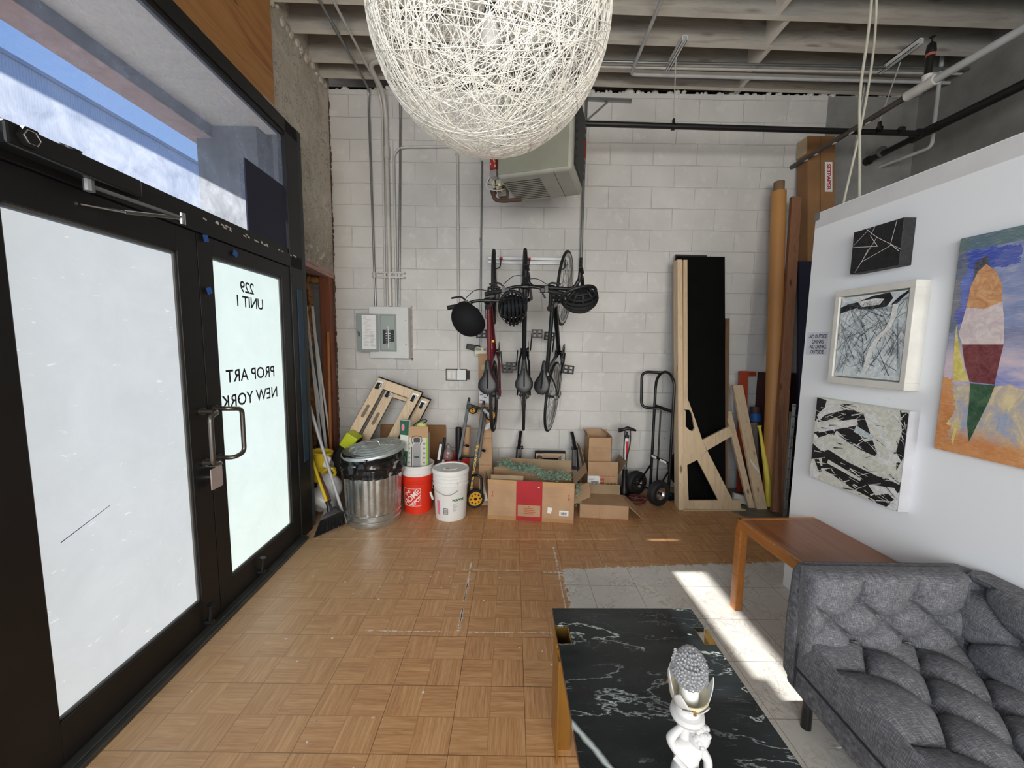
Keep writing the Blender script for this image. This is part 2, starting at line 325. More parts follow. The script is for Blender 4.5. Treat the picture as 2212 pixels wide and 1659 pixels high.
    cc = n.ramp(n.noise(obj, 5, 6, .7), [(.3, (.06, .055, .05)), (.6, (.17, .16, .145)), (.75, (.36, .35, .33))])
    c = n.mix(cm, c, cc)
    ro = n.ramp(n.noise(obj, 4, 4), [(.3, .30), (.7, .46)])
    n.bsdf(c, ro, 0, n.bump(n.math('ADD', n.math('MULTIPLY', g, .25), n.math('MULTIPLY', tile, -1.0)), .22, .002)); return n.m
MT['floor'] = floor_mat()
def frosted(name, col, gain=1.0):
    n = NT(name); v = n.coord(); f = n.noise(v, 4, 6, .7, .5); g = n.noise(n.coord(scale=(1, 2.5, 8), rot=(.5, 0, 0)), 5, 4, .6)
    c = n.ramp(f, [(.3, cl(col, .90)), (.7, col)]); c = n.mix(n.ramp(g, [(.66, 0.0), (.70, .35)]), c, (.46, .47, .47))
    t = n.n('BsdfTranslucent'); n.l(c, t.inputs[0]); d = n.n('BsdfDiffuse'); n.l(c, d.inputs[0]); gl = n.n('BsdfGlossy'); gl.inputs['Roughness'].default_value = .35
    a = n.n('MixShader'); a.inputs[0].default_value = .22; n.l(t.outputs[0], a.inputs[1]); n.l(d.outputs[0], a.inputs[2])
    b = n.n('MixShader'); b.inputs[0].default_value = .03; n.l(a.outputs[0], b.inputs[1]); n.l(gl.outputs[0], b.inputs[2]); n.l(b.outputs[0], n.out.inputs[0]); return n.m
MT['frost_a'] = frosted('frosted_pane', (.262, .285, .298))
MT['frost_b'] = frosted('frosted_pane_clean', (.34, .405, .40))
def dusty_glass():
    n = NT('dusty_glass'); v = n.coord(); f = n.noise(v, 9, 7, .72, .4)
    tr = n.n('BsdfTransparent'); tr.inputs[0].default_value = (.93, .95, .96, 1)
    gl = n.n('BsdfGlossy'); gl.inputs['Roughness'].default_value = .02
    fr = n.n('Fresnel'); fr.inputs[0].default_value = 1.5
    a = n.n('MixShader'); n.l(fr.outputs[0], a.inputs[0]); n.l(tr.outputs[0], a.inputs[1]); n.l(gl.outputs[0], a.inputs[2])
    t = n.n('BsdfTranslucent'); t.inputs[0].default_value = (.80, .86, .95, 1)
    b = n.n('MixShader'); n.l(n.ramp(f, [(.35, .16), (.75, .34)]), b.inputs[0]); n.l(a.outputs[0], b.inputs[1]); n.l(t.outputs[0], b.inputs[2]); n.l(b.outputs[0], n.out.inputs[0]); return n.m
MT['glass_dusty'] = dusty_glass()
def clearish(name, col, rough=.05, trans=.9, ior=1.45):
    n = NT(name); n.bsdf(col, rough, 0, None, **{'Transmission Weight': trans, 'IOR': ior}); return n.m
MT['beads'] = clearish('clear_beads', (.72, .73, .75), .08, .85, 1.45)
MT['frost_shade'] = clearish('frosted_petals', (.80, .80, .80), .5, .45)
MT['bulb'] = simple('opal_bulb', (.82, .81, .78), .25, var=.02)
MT['clear_plastic'] = clearish('clear_plastic', (.9, .9, .9), .1, .85)
def corrugated():
    n = NT('corrugated_cladding'); tc = n.n('TexCoord'); sp = n.n('SeparateXYZ'); n.l(tc.outputs['Object'], sp.inputs[0])
    s = n.math('SINE', n.math('MULTIPLY', sp.outputs[1], 40.0)); c = n.ramp(n.math('MULTIPLY_ADD', s, .5, .5), [(.1, (.33, .36, .44)), (.6, (.42, .45, .53))])
    n.bsdf(c, .6, 0, n.bump(s, .25, .03)); return n.m
MT['corrugated'] = corrugated()
MT['brickred'] = simple('beam_brick', (.30, .185, .14), .9, var=.2, scale=12, bump=.6)
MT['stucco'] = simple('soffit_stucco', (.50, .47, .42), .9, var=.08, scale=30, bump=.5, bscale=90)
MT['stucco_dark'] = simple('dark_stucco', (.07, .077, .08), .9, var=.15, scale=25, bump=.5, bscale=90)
MT['asphalt'] = simple('pavement', (.42, .41, .39), .9, var=.12)
# ---------------------------------------------------------------- mesh helpers
PI = math.pi
def R(axis, deg): return Matrix.Rotation(math.radians(deg), 4, axis)
def T(x, y, z): return Matrix.Translation((x, y, z))
class MB:
    def __init__(s): s.v = []; s.f = []; s.mi = []; s.M = Matrix()
    def add(s, vs_, fs, mi=0, M=None):
        k = len(s.v); A = s.M @ M if M is not None else s.M
        s.v += [tuple(A @ Vector(p)) for p in vs_]; s.f += [tuple(i + k for i in f) for f in fs]; s.mi += [mi] * len(fs); return s
    def box(s, c, d, M=None, mi=0):
        x, y, z = d[0] / 2, d[1] / 2, d[2] / 2; A = T(*c) @ (M if M is not None else Matrix())
        return s.add([(a, b, e) for a in (-x, x) for b in (-y, y) for e in (-z, z)], [(0, 1, 3, 2), (4, 6, 7, 5), (0, 4, 5, 1), (2, 3, 7, 6), (0, 2, 6, 4), (1, 5, 7, 3)], mi, A)
    def span(s, a, b, mi=0): return s.box([(a[i] + b[i]) / 2 for i in range(3)], [abs(b[i] - a[i]) for i in range(3)], None, mi)
    def beam(s, p, q, w, h, up=(0, 0, 1), mi=0):
        """rectangular bar from p to q: w along p->q x up, h along the other"""
        p, q = Vector(p), Vector(q); d = (q - p); L = d.length; d.normalize(); u = Vector(up)
        if abs(d.dot(u)) > .995: u = Vector((0, 1, 0))
        sx = d.cross(u).normalized(); uu = sx.cross(d).normalized(); vs_ = []
        for t in (p, q):
            for a, b in ((-1, -1), (1, -1), (1, 1), (-1, 1)): vs_.append(t + sx * (a * w / 2) + uu * (b * h / 2))
        return s.add(vs_, [(0, 3, 2, 1), (4, 5, 6, 7), (0, 1, 5, 4), (1, 2, 6, 5), (2, 3, 7, 6), (3, 0, 4, 7)], mi)
    def tube(s, pts, r, n=10, closed=False, mi=0, caps=True):
        P = [Vector(p) for p in pts]; N = len(P); rs = r if isinstance(r, (list, tuple)) else [r] * N; vs_ = []; prev = None
        for i in range(N):
            if closed: d = (P[(i + 1) % N] - P[i - 1])
            else: d = P[min(i + 1, N - 1)] - P[max(i - 1, 0)]
            if d.length < 1e-9: d = Vector((0, 0, 1))
            d.normalize()
            if prev is None:
                a = Vector((0, 0, 1)) if abs(d.z) < .9 else Vector((1, 0, 0)); u = d.cross(a).normalized()
            else:
                u = prev - d * prev.dot(d); u = u.normalized() if u.length > 1e-6 else d.orthogonal().normalized()
            prev = u; w = d.cross(u)
            for k in range(n):
                t = 2 * PI * k / n; vs_.append(P[i] + (u * math.cos(t) + w * math.sin(t)) * rs[i])
        fs = []
        for i in range(N if closed else N - 1):
            j = (i + 1) % N
            for k in range(n): fs.append((i * n + k, i * n + (k + 1) % n, j * n + (k + 1) % n, j * n + k))
        if not closed and caps: fs.append(tuple(range(n - 1, -1, -1))); fs.append(tuple((N - 1) * n + k for k in range(n)))
        return s.add(vs_, fs, mi)
    def lathe(s, prof, n=32, M=None, mi=0, wob=None):
        vs_ = []; fs = []
        for r, z in prof:
            for k in range(n):
                t = 2 * PI * k / n; rr = r * (wob(t, z) if wob else 1); vs_.append((rr * math.cos(t), rr * math.sin(t), z))
        for i in range(len(prof) - 1):
            for k in range(n): fs.append((i * n + k, i * n + (k + 1) % n, (i + 1) * n + (k + 1) % n, (i + 1) * n + k))
        if prof[0][0] > 1e-6: fs.append(tuple(range(n - 1, -1, -1)))
        if prof[-1][0] > 1e-6: fs.append(tuple((len(prof) - 1) * n + k for k in range(n)))
        return s.add(vs_, fs, mi, M)
    def cyl(s, p, q, r, n=16, mi=0): return s.tube([p, q], r, n, False, mi)
    def prism(s, poly, h, M=None, mi=0):
        """polygon in XY extruded 0..h in Z"""
        n = len(poly); vs_ = [(x, y, 0) for x, y in poly] + [(x, y, h) for x, y in poly]
        fs = [tuple(range(n - 1, -1, -1)), tuple(range(n, 2 * n))] + [(i, (i + 1) % n, n + (i + 1) % n, n + i) for i in range(n)]
        return s.add(vs_, fs, mi, M)
    def sphere(s, c, r, n=12, m_=8, M=None, mi=0):
        rr = r if isinstance(r, (tuple, list)) else (r, r, r); vs_ = [(0, 0, -rr[2])]; fs = []
        for i in range(1, m_):
            a = -PI / 2 + PI * i / m_
            for k in range(n): t = 2 * PI * k / n; vs_.append((rr[0] * math.cos(a) * math.cos(t), rr[1] * math.cos(a) * math.sin(t), rr[2] * math.sin(a)))
        vs_.append((0, 0, rr[2])); e = len(vs_) - 1
        for k in range(n): fs.append((0, 1 + (k + 1) % n, 1 + k)); fs.append((e, 1 + (m_ - 2) * n + k, 1 + (m_ - 2) * n + (k + 1) % n))
        for i in range(m_ - 2):
            for k in range(n): fs.append((1 + i * n + k, 1 + i * n + (k + 1) % n, 1 + (i + 1) * n + (k + 1) % n, 1 + (i + 1) * n + k))
        return s.add(vs_, fs, mi, T(*c) @ (M if M is not None else Matrix()))
    def grid(s, fn, nu, nv, mi=0, M=None):
        vs_ = [fn(i / nu, j / nv) for i in range(nu + 1) for j in range(nv + 1)]
        fs = [(i * (nv + 1) + j, (i + 1) * (nv + 1) + j, (i + 1) * (nv + 1) + j + 1, i * (nv + 1) + j + 1) for i in range(nu) for j in range(nv)]
        return s.add(vs_, fs, mi, M)
    def build(s, name, mats, parent=None, smooth=True, bevel=0.0, origin=None, seg=2, angle=35):
        if not isinstance(mats, (list, tuple)): mats = [mats]
        V = [Vector(p) for p in s.v]
        if parent is not None:
            A = Matrix(); o = parent
            while o is not None: A = o.matrix_basis @ A; o = o.parent
            A = A.inverted(); V = [A @ p for p in V]; loc = Vector((0, 0, 0))
        else:
            if origin is None:
                lo = [min(p[i] for p in V) for i in range(3)]; hi = [max(p[i] for p in V) for i in range(3)]
                origin = ((lo[0] + hi[0]) / 2, (lo[1] + hi[1]) / 2, lo[2])
            loc = Vector(origin); V = [p - loc for p in V]
        me = bpy.data.meshes.new(name); me.from_pydata(V, [], s.f); me.validate(verbose=False)
        for mt in mats: me.materials.append(MT[mt] if isinstance(mt, str) else mt)
        if len(mats) > 1 and len(me.polygons) == len(s.mi): me.polygons.foreach_set('material_index', s.mi)
        if smooth:
            me.polygons.foreach_set('use_smooth', [True] * len(me.polygons))
            try: me.set_sharp_from_angle(angle=math.radians(angle))
            except Exception: pass
        me.update(); o = bpy.data.objects.new(name, me); SC.collection.objects.link(o); o.location = loc
        if parent is not None: o.parent = parent
        if bevel:
            b = o.modifiers.new('bevel', 'BEVEL'); b.width = bevel; b.segments = seg; b.limit_method = 'ANGLE'; b.angle_limit = math.radians(40)
        return o
def tag(o, label=None, cat=None, group=None, kind=None):
    if label: o['label'] = label
    if cat: o['category'] = cat
    if group: o['group'] = group
    if kind: o['kind'] = kind
    return o
def thing(name, label, cat, loc=(0, 0, 0), group=None, kind=None):
    o = bpy.data.objects.new(name, None); o.empty_display_size = .1; SC.collection.objects.link(o); o.location = loc
    return tag(o, label, cat, group, kind)
def struct(o): o['kind'] = 'structure'; return o
def copy_tree(o, parent=None):
    c = o.copy(); SC.collection.objects.link(c)
    if parent is not None: c.parent = parent
    for ch in list(o.children): copy_tree(ch, c)
    return c
def text_geo(body, size, align='CENTER', spacing=1.0, line=1.0, ext=0.0, bold=0.0):
    cu = bpy.data.curves.new('t', 'FONT'); cu.body = body; cu.size = size; cu.align_x = align; cu.space_character = spacing
    cu.space_line = line; cu.extrude = ext; cu.offset = bold; cu.resolution_u = 3
    o = bpy.data.objects.new('t', cu); SC.collection.objects.link(o)
    me = bpy.data.meshes.new_from_object(o.evaluated_get(bpy.context.evaluated_depsgraph_get()))
    v = [tuple(p.co) for p in me.vertices]; f = [tuple(p.vertices) for p in me.polygons]
    bpy.data.objects.remove(o); bpy.data.curves.remove(cu); bpy.data.meshes.remove(me); return v, f
def wrap_cyl(v, cx, cy, r, z0, ang0, taper=0.0, zr=0.0):
    """flat (x,y) print bent round a vertical cylinder; ang0 is where x=0 sits (degrees), as seen from outside"""
    out = []
    for x, y, z in v:
        rr = r + taper * (y + zr); a = math.radians(ang0) + x / rr; out.append((cx + rr * math.cos(a), cy + rr * math.sin(a), z0 + y))
    return out
def arc(c, r, a0, a1, n, plane='xz'):
    o = []
    for i in range(n + 1):
        a = math.radians(a0 + (a1 - a0) * i / n); u, v = r * math.cos(a), r * math.sin(a)
        o.append((c[0] + u, c[1], c[2] + v) if plane == 'xz' else (c[0], c[1] + u, c[2] + v) if plane == 'yz' else (c[0] + u, c[1] + v, c[2]))
    return o
def smoothpath(pts, r=.05, n=5):
    """round the corners of a polyline"""
    P = [Vector(p) for p in pts]; o = [P[0]]
    for i in range(1, len(P) - 1):
        a, b, c = P[i - 1], P[i], P[i + 1]; d1 = (a - b); d2 = (c - b); k = min(r, d1.length * .49, d2.length * .49)
        s_, e = b + d1.normalized() * k, b + d2.normalized() * k
        for j in range(n + 1): t = j / n; o.append(s_ * (1 - t) ** 2 + b * 2 * t * (1 - t) + e * t * t)
    o.append(P[-1]); return o
# ================================================================ SETTING
O0 = (0, 0, 0)
def DP(y, z, off=0.0): return (-1.62 - .0375 * (y - 1.28) + off, y, z)
def dbox(mb, y0, y1, z0, z1, o0, o1, mi=0):
    """box lying along the shop-front plane"""
    vs_ = [DP(y, z, o) for o in (o0, o1) for y in (y0, y1) for z in (z0, z1)]
    return mb.add(vs_, [(0, 1, 3, 2), (4, 6, 7, 5), (0, 4, 5, 1), (2, 3, 7, 6), (0, 2, 6, 4), (1, 5, 7, 3)], mi)
def dquad(mb, y0, y1, z0, z1, o, mi=0): return mb.add([DP(y0, z0, o), DP(y1, z0, o), DP(y1, z1, o), DP(y0, z1, o)], [(0, 1, 2, 3)], mi)
# floor
struct(MB().span((-2.6, -3.6, -.12), (4.5, 4.7, 0)).build('floor', 'floor', origin=O0, smooth=False))
# ceiling: deck, joists, blocking
cei = struct(MB().span((-2.6, -3.6, 4.43), (4.7, 4.9, 4.5)).build('ceiling', 'joist_side', origin=O0, smooth=False))
jy = [4.125, 3.915, 3.575, 3.275] + [3.275 - .335 * k for k in range(1, 20)]
def joist(y):
    b = MB(); s = .027; x0, x1 = -1.98 if y > -3 else -1.98, 4.5; hw = .024
    vs_ = [(x, y + s * x + d, z) for x in (x0, x1) for d in (-hw, hw) for z in (4.2, 4.43)]
    b.add(vs_, [(0, 1, 3, 2), (4, 6, 7, 5), (2, 3, 7, 6), (0, 4, 5, 1)], 0); b.add(vs_, [(0, 2, 6, 4), (1, 5, 7, 3)], 1)
    return b.build('joist', ['joist_side', 'joist'], cei, smooth=False)
for y in jy: joist(y)
for i in range(9):
    ya, yb = jy[i + 1], jy[i]; x = 2.27 - .05 * min(i, 4) - (.07 if i > 2 else 0)
    MB().span((x - .022, ya + .027 * x + .024, 4.205), (x + .022, yb + .027 * x - .024, 4.42)).build('joist_blocking', 'joist', cei, smooth=False)
MB().span((2.25, 4.2, 4.21), (2.31, 4.48, 4.42)).build('joist_blocking', 'joist', cei, smooth=False)
# back wall of painted blocks, with the dark gap above it
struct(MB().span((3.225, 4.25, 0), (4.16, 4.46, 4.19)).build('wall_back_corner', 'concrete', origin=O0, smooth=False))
bw = MB().span((-1.935, 4.25, 0), (3.225, 4.46, 4.19)); bw.build('wall_back', 'block', origin=O0, smooth=False); struct(bpy.data.objects['wall_back'])
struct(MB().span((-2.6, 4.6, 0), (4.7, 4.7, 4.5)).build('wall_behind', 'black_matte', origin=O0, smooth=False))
rb = MB(); rr = random.Random(3); x = -1.9
while x < 4.1:
    s = rr.choice([.012, .018, .022, .034]) * rr.uniform(.6, 1.1)
    if rr.random() < .82: rb.sphere((x, 4.252 + rr.uniform(.005, .05), 4.19 + s * .45), (s * rr.uniform(.9, 1.8), s, s * rr.uniform(.6, 1.1)), 6, 4, R('Z', rr.uniform(0, 90)))
    x += s * rr.uniform(1.1, 2.6)
tag(rb.build('mortar_rubble', 'dirty_white', smooth=False), 'crumbs of old mortar lying on the ledge at the top of the block wall', 'rubble', kind='stuff')
# left wall: plaster above the shop front, plywood sheet, niche with lintel
def WL(y, z, off=0.0): return (-1.90 - .05 * (y - 3.5) + off, y, z)
def wlbox(mb, y0, y1, z0, z1, o0, o1, mi=0):
    vs_ = [WL(y, z, o) for o in (o0, o1) for y in (y0, y1) for z in (z0, z1)]
    return mb.add(vs_, [(0, 1, 3, 2), (4, 6, 7, 5), (0, 4, 5, 1), (2, 3, 7, 6), (0, 2, 6, 4), (1, 5, 7, 3)], mi)
w = MB(); wlbox(w, -3.5, 4.27, 3.24, 4.45, -.12, 0); wlbox(w, 3.15, 4.27, 2.34, 3.24, -.12, 0); wlbox(w, -3.5, .86, 3.0, 3.24, -.12, 0); wlbox(w, -3.5, -3.2, 0, 3.0, -.12, 0); wlbox(w, -3.2, .60, 0, .5, -.12, 0); wlbox(w, .52, .86, 0, 3.0, -.12, 0)
wl_ = struct(w.build('wall_left', 'plaster', origin=O0, smooth=False))
lump = MB(); rr = random.Random(5)
for k in range(26):  # broken plaster edge under the joist ends
    y = 2.2 + k * .078 + rr.uniform(-.02, .02); s = rr.uniform(.02, .05); lump.sphere(WL(y, 4.19 + rr.uniform(-.03, .02), .004), (.016, s, s * .7), 7, 5, R('X', rr.uniform(0, 90)))
lump.build('plaster_lumps', 'plaster', wl_, smooth=False)
MB_ = MB(); wlbox(MB_, -.2, 3.178, 3.24, 4.2, 0, .016)
tag(MB_.build('plywood_sheet', 'plyorange', smooth=False), 'orange-brown knotty plywood sheet on the wall above the black transom frame', 'plywood')
# niche beside the shop front
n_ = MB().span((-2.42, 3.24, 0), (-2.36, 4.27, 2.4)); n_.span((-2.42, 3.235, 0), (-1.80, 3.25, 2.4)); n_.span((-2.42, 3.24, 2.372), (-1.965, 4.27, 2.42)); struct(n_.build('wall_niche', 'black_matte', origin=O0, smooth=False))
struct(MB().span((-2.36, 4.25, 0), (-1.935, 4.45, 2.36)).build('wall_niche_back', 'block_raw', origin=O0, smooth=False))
l_ = MB(); l_.add([(-2.36, 3.16, 2.30), (-1.885, 3.16, 2.30), (-1.935, 4.25, 2.27), (-2.36, 4.25, 2.33), (-2.36, 3.16, 2.36), (-1.885, 3.16, 2.36), (-1.935, 4.25, 2.345), (-2.36, 4.25, 2.37)], [(0, 3, 2, 1), (4, 5, 6, 7), (0, 1, 5, 4), (1, 2, 6, 5), (2, 3, 7, 6), (3, 0, 4, 7)])
struct(l_.build('trim_1', wood('lintel_wood', (.30, .13, .10), (.50, .33, .28), axis=1), smooth=False, bevel=.004))
struct(MB().span((-2.055, 4.15, 0), (-1.945, 4.245, 2.29)).build('trim_2', 'studwood', smooth=False, bevel=.004))
b = MB(); rr = random.Random(9)
for k in range(26): b.sphere((-2.19 + rr.uniform(-.015, .02), 4.2, 2.26 - k * .075), (rr.uniform(.02, .035), .025, rr.uniform(.035, .06)), 8, 5, R('Y', rr.uniform(-30, 30)))
b.sphere((-2.13, 4.2, 2.25), (.07, .03, .035), 8, 5)
tag(b.build('foam_bead', 'foam'), 'lumpy orange bead of expanding foam up the back of the niche', 'foam')
b = MB(); rr = random.Random(12)   # ragged crack line of mortar where the side wall meets the blocks
for k in range(60): b.sphere((-1.935 + rr.uniform(-.004, .006), 4.24, .55 + k * .06), (rr.uniform(.004, .014), .008, rr.uniform(.02, .045)), 6, 4)
struct(b.build('trim_3', 'rust', smooth=False))
# remaining walls (right, rear)
struct(MB().span((4.16, -3.6, 0), (4.3, 4.7, 4.45)).build('wall_right', 'concrete', origin=O0, smooth=False))
w = MB().span((-2.0, -3.6, 0), (-1.6, -3.5, 4.45)); w.span((2.8, -3.6, 0), (4.3, -3.5, 4.45)); w.span((-1.6, -3.6, 3.25), (2.8, -3.5, 4.45)); w.span((-1.6, -3.6, 0), (2.8, -3.5, .5)); struct(w.build('wall_rear', 'block', origin=O0, smooth=False))
struct(MB().span((-1.6, -3.56, .5), (2.8, -3.55, 3.25)).build('added_pane_rear', 'frost_a', smooth=False))  # unseen pane made up to go with the rear fill light
b = MB(); wlbox(b, -3.2, .52, .5, 3.0, -.06, -.05); struct(b.build('added_pane_side', 'frost_a', smooth=False))  # unseen pane made up to go with the side fill light
# white display partition, eight feet high
def PP(y, z, off=0.0): return (1.02 * (1.815 + .0733 * (2.406 - y)) - off, 1.02 * y, max(0, 1.59 + 1.02 * (z - 1.59)))
b = MB(); vs_ = [PP(y, z, o) for o in (0, -.09) for y in (-2.0, 2.406) for z in (0, 2.40)]
b.add(vs_, [(0, 1, 3, 2), (4, 6, 7, 5), (0, 4, 5, 1), (2, 3, 7, 6), (0, 2, 6, 4), (1, 5, 7, 3)])
part = struct(b.build('wall_partition', 'partition', smooth=False, bevel=.002))
b = MB(); vs_ = [PP(y, z, o) for o in (.0012, 0) for y, z in ((-1.95, 2.335), (-1.95, 2.395), (2.40, 2.31), (2.40, 2.395))]
b.add(vs_, [(0, 1, 3, 2), (4, 6, 7, 5), (0, 4, 5, 1), (2, 3, 7, 6), (0, 2, 6, 4), (1, 5, 7, 3)]); b.build('top_tape', simple('seam_tape', (.66, .66, .66), .8, var=.05), part, smooth=False)
b = MB(); vs_ = [PP(y, z, o) for o in (.003, -.05) for y in (2.375, 2.409) for z in (2.355, 2.403)]
b.add(vs_, [(0, 1, 3, 2), (4, 6, 7, 5), (0, 4, 5, 1), (2, 3, 7, 6), (0, 2, 6, 4), (1, 5, 7, 3)]); b.build('corner_bracket', 'grey_metal', part, smooth=False)

# ================================================================ SHOP FRONT
fr = MB()
dbox(fr, .86, 3.15, 2.155, 2.25, -.12, 0); dbox(fr, .86, 3.15, 3.12, 3.21, -.06, 0)
dbox(fr, 2.975, 3.15, 0, 3.21, -.06, 0); dbox(fr, .50, 1.085, 0, 3.21, -.20, 0)
struct(fr.build('trim_4', 'frame_black', smooth=False, bevel=.003)); frame = bpy.data.objects['trim_4']
b = MB(); dbox(b, 1.0, 3.06, 2.25, 2.285, -.05, -.01); dbox(b, 1.0, 3.06, 3.09, 3.12, -.05, -.01); dbox(b, 3.03, 3.06, 2.25, 3.12, -.05, -.01)
b.build('glazing_bead', 'frame_black', frame, smooth=False)
b = MB(); dbox(b, 3.05, 3.12, .62, 2.0, 0, .006); b.build('blue_masking_strip', 'bluestrip', frame, smooth=False)
b = MB()
for y, z, a in ((2.12, 2.135, 20), (2.35, 2.11, -15), (2.12, 1.86, 30)):
    b.add([DP(y + dx * math.cos(math.radians(a)) - dz * math.sin(math.radians(a)), z + dx * math.sin(math.radians(a)) + dz * math.cos(math.radians(a)), .004) for dx, dz in ((-.02, -.016), (.018, -.02), (.022, .014), (-.015, .02))], [(0, 1, 2, 3)])
b.build('blue_tape_scrap', 'bluetape', frame, smooth=False)
b = MB(); rr = random.Random(21)   # chipped paint and old tape on the head rail
for k in range(26):
    y = 2.1 + rr.random() * .95; z = 2.235 + rr.uniform(-.004, .012); s = rr.uniform(.006, .018)
    b.add([DP(y - s, z, .002), DP(y + s, z - .003, .002), DP(y + s * .8, z + .006, .002), DP(y - s * .7, z + .008, .002)], [(0, 1, 2, 3)])
b.build('paint_chip', 'dirty_white', frame, smooth=False)
# threshold
b = MB(); dbox(b, .5, 2.98, 0, .0295, -.10, .03); dbox(b, .5, 2.98, 0, .022, .0, .05); dbox(b, .5, 2.98, .022, .030, -.02, .030); dbox(b, .5, 2.98, .022, .027, -.075, -.04); struct(b.build('trim_5', simple('threshold_metal', (.10, .105, .10), .38, .7, .3), smooth=False, bevel=.003))
def leaf(name, y0, y1, g0, g1, z0, z1, pane_mat):
    b = MB(); o0, o1 = -.052, -.008
    dbox(b, y0, g0, .03, 2.150, o0, o1); dbox(b, g1, y1, .03, 2.150, o0, o1); dbox(b, g0, g1, .03, z0, o0, o1); dbox(b, g0, g1, z1, 2.150, o0, o1)
    d = struct(b.build(name, 'frame_black', smooth=False, bevel=.002))
    b = MB(); dbox(b, g0 - .001, g0 + .010, z0, z1, -.036, -.020); dbox(b, g1 - .010, g1 + .001, z0, z1, -.036, -.020); dbox(b, g0, g1, z0, z0 + .010, -.036, -.020); dbox(b, g0, g1, z1 - .010, z1, -.036, -.020)
    b.build('glazing_bead', simple(name + '_bead', (.10, .10, .095), .5), d, smooth=False)
    b = MB(); dquad(b, g0 - .004, g1 + .004, z0 - .004, z1 + .004, -.030); tag(b.build('frosted_glass', pane_mat, d, smooth=False), 'frosted glass pane')
    return d
d1 = leaf('door_1', 1.09, 2.066, 1.264, 1.940, .195, 2.025, 'frost_a')
d2 = leaf('door_2', 2.072, 2.972, 2.178, 2.862, .185, 2.055, 'frost_b')
b = MB(); dbox(b, 2.05, 2.09, .02, 2.16, -.062, -.056); b.build('leak_strip', 'frame_black', d1, smooth=False)  # unseen cover added outside to stop sun leaking between the doors
# clear transom
b = MB(); dquad(b, 1.0, 3.035, 2.25, 3.12, -.03); tr = struct(b.build('window_1', 'glass_dusty', smooth=False))
b = MB(); dbox(b, 2.515, 2.955, 2.252, 2.725, -.022, -.012); tag(b.build('navy_card', 'navy', smooth=False), 'dark navy card leaning against the right end of the transom glass', 'card')
# handles, lock, stops, closer
def pull(d, y, s):
    b = MB(); zt, zb = 1.215, .935
    pts = [DP(y, zt, -.01), DP(y, zt, .085), DP(y + s * .075, zt - .012, .095), DP(y + s * .075, zb + .012, .095), DP(y, zb, .085), DP(y, zb, -.01)]
    b.tube(smoothpath(pts, .032, 6), .0125, 12); b.cyl(DP(y, zt, -.008), DP(y, zt, .006), .021, 16); b.cyl(DP(y, zb, -.008), DP(y, zb, .006), .021, 16)
    return tag(b.build('door_handle', 'bronze', d), 'dull bronze offset pull handle')
pull(d1, 2.022, -1); pull(d2, 2.118, 1)
b = MB(); dbox(b, 2.004, 2.090, .785, .900, .030, .036); lk = b.build('lock_plate', simple('lock_plate_tan', (.42, .36, .33), .45), d1, smooth=False, bevel=.002)
b = MB(); b.cyl(DP(2.05, .845, -.01), DP(2.05, .845, .031), .016); b.cyl(DP(2.05, .905, -.01), DP(2.05, .905, .034), .010); b.build('lock_cylinder', 'chrome', lk)
for d, y in ((d1, 1.955), (d2, 2.42)):
    b = MB(); b.tube([DP(y, .045, .012), DP(y, .155, .022)], [.011, .008]); b.cyl(DP(y, .155, .022), DP(y, .163, .024), .018); b.cyl(DP(y, .06, -.01), DP(y, .06, .03), .016); b.build('flush_bolt', 'black_metal', d)
cb = MB(); dbox(cb, 1.20, 1.640, 2.165, 2.235, .045, .115); clo = thing('door_closer', 'black hydraulic door closer with folded arm on the head of the left door', 'door closer', DP(1.4, 2.165, .04))
cb.build('body', 'black_metal', clo, smooth=False, bevel=.008)
b = MB(); dbox(b, 1.20, 1.60, 2.185, 2.232, -.0, .046); b.build('mounting_plate', 'grey_metal', clo, smooth=False)
b = MB(); b.cyl(DP(1.255, 2.205, .10), DP(1.255, 2.205, .128), .032, 6); ec = b.build('end_cap', 'black_metal', clo, smooth=False)
b = MB(); b.tube([DP(1.255 + .022 * math.cos(2 * PI * i / 6), 2.205 + .022 * math.sin(2 * PI * i / 6), .1285) for i in range(6)], .0022, 6, True); b.build('hex_ring', 'chrome', ec)
b = MB(); b.cyl(DP(1.42, 2.20, .05), DP(1.42, 2.258, .07), .028, 16); b.build('pinion_cap', 'black_metal', clo)
b = MB(); b.tube([DP(1.46, 2.125, .08), DP(1.46, 2.17, .08)], .016); b.beam(DP(1.46, 2.145, .08), DP(1.835, 2.150, .115), .022, .008); b.build('main_arm', 'grey_metal', clo)
b = MB(); b.tube([DP(1.83, 2.148, .115), DP(1.62, 2.105, .05)], .008); b.tube([DP(1.62, 2.105, .05), DP(1.50, 2.095, .0)], .005); b.cyl(DP(1.83, 2.12, .115), DP(1.83, 2.17, .115), .014); b.build('forearm', 'chrome', clo)
# lettering on the second door, reading from the street
def door_text(body, size, y, z, spacing=1.0, mat='ink'):
    v, f = text_geo(body, size, spacing=spacing, bold=.0012)
    b = MB(); b.add([DP(y - a, z + c, -.0275) for a, c, _ in v], f)     # mirrored: street-side print seen from indoors
    return b
dt = MB()
for body, size, y, z, sp_ in (('229', .098, 2.492, 1.895, .92), ('UNIT 1', .098, 2.512, 1.805, .92), ('PROP ART', .108, 2.500, 1.345, 1.0), ('NEW YORK', .108, 2.488, 1.195, 1.0)):
    t_ = door_text(body, size, y, z, sp_); dt.add(t_.v, t_.f)
hy, hz = 2.352, 1.233
dt.add([DP(hy + .009 * (16 * math.sin(t) ** 3) / 16 * 1.2, hz + .011 * (13 * math.cos(t) - 5 * math.cos(2 * t) - 2 * math.cos(3 * t) - math.cos(4 * t)) / 16, -.0275) for t in [2 * PI * k / 28 for k in range(28)]], [tuple(range(28))])
dt.build('lettering', 'ink', d2, smooth=False)
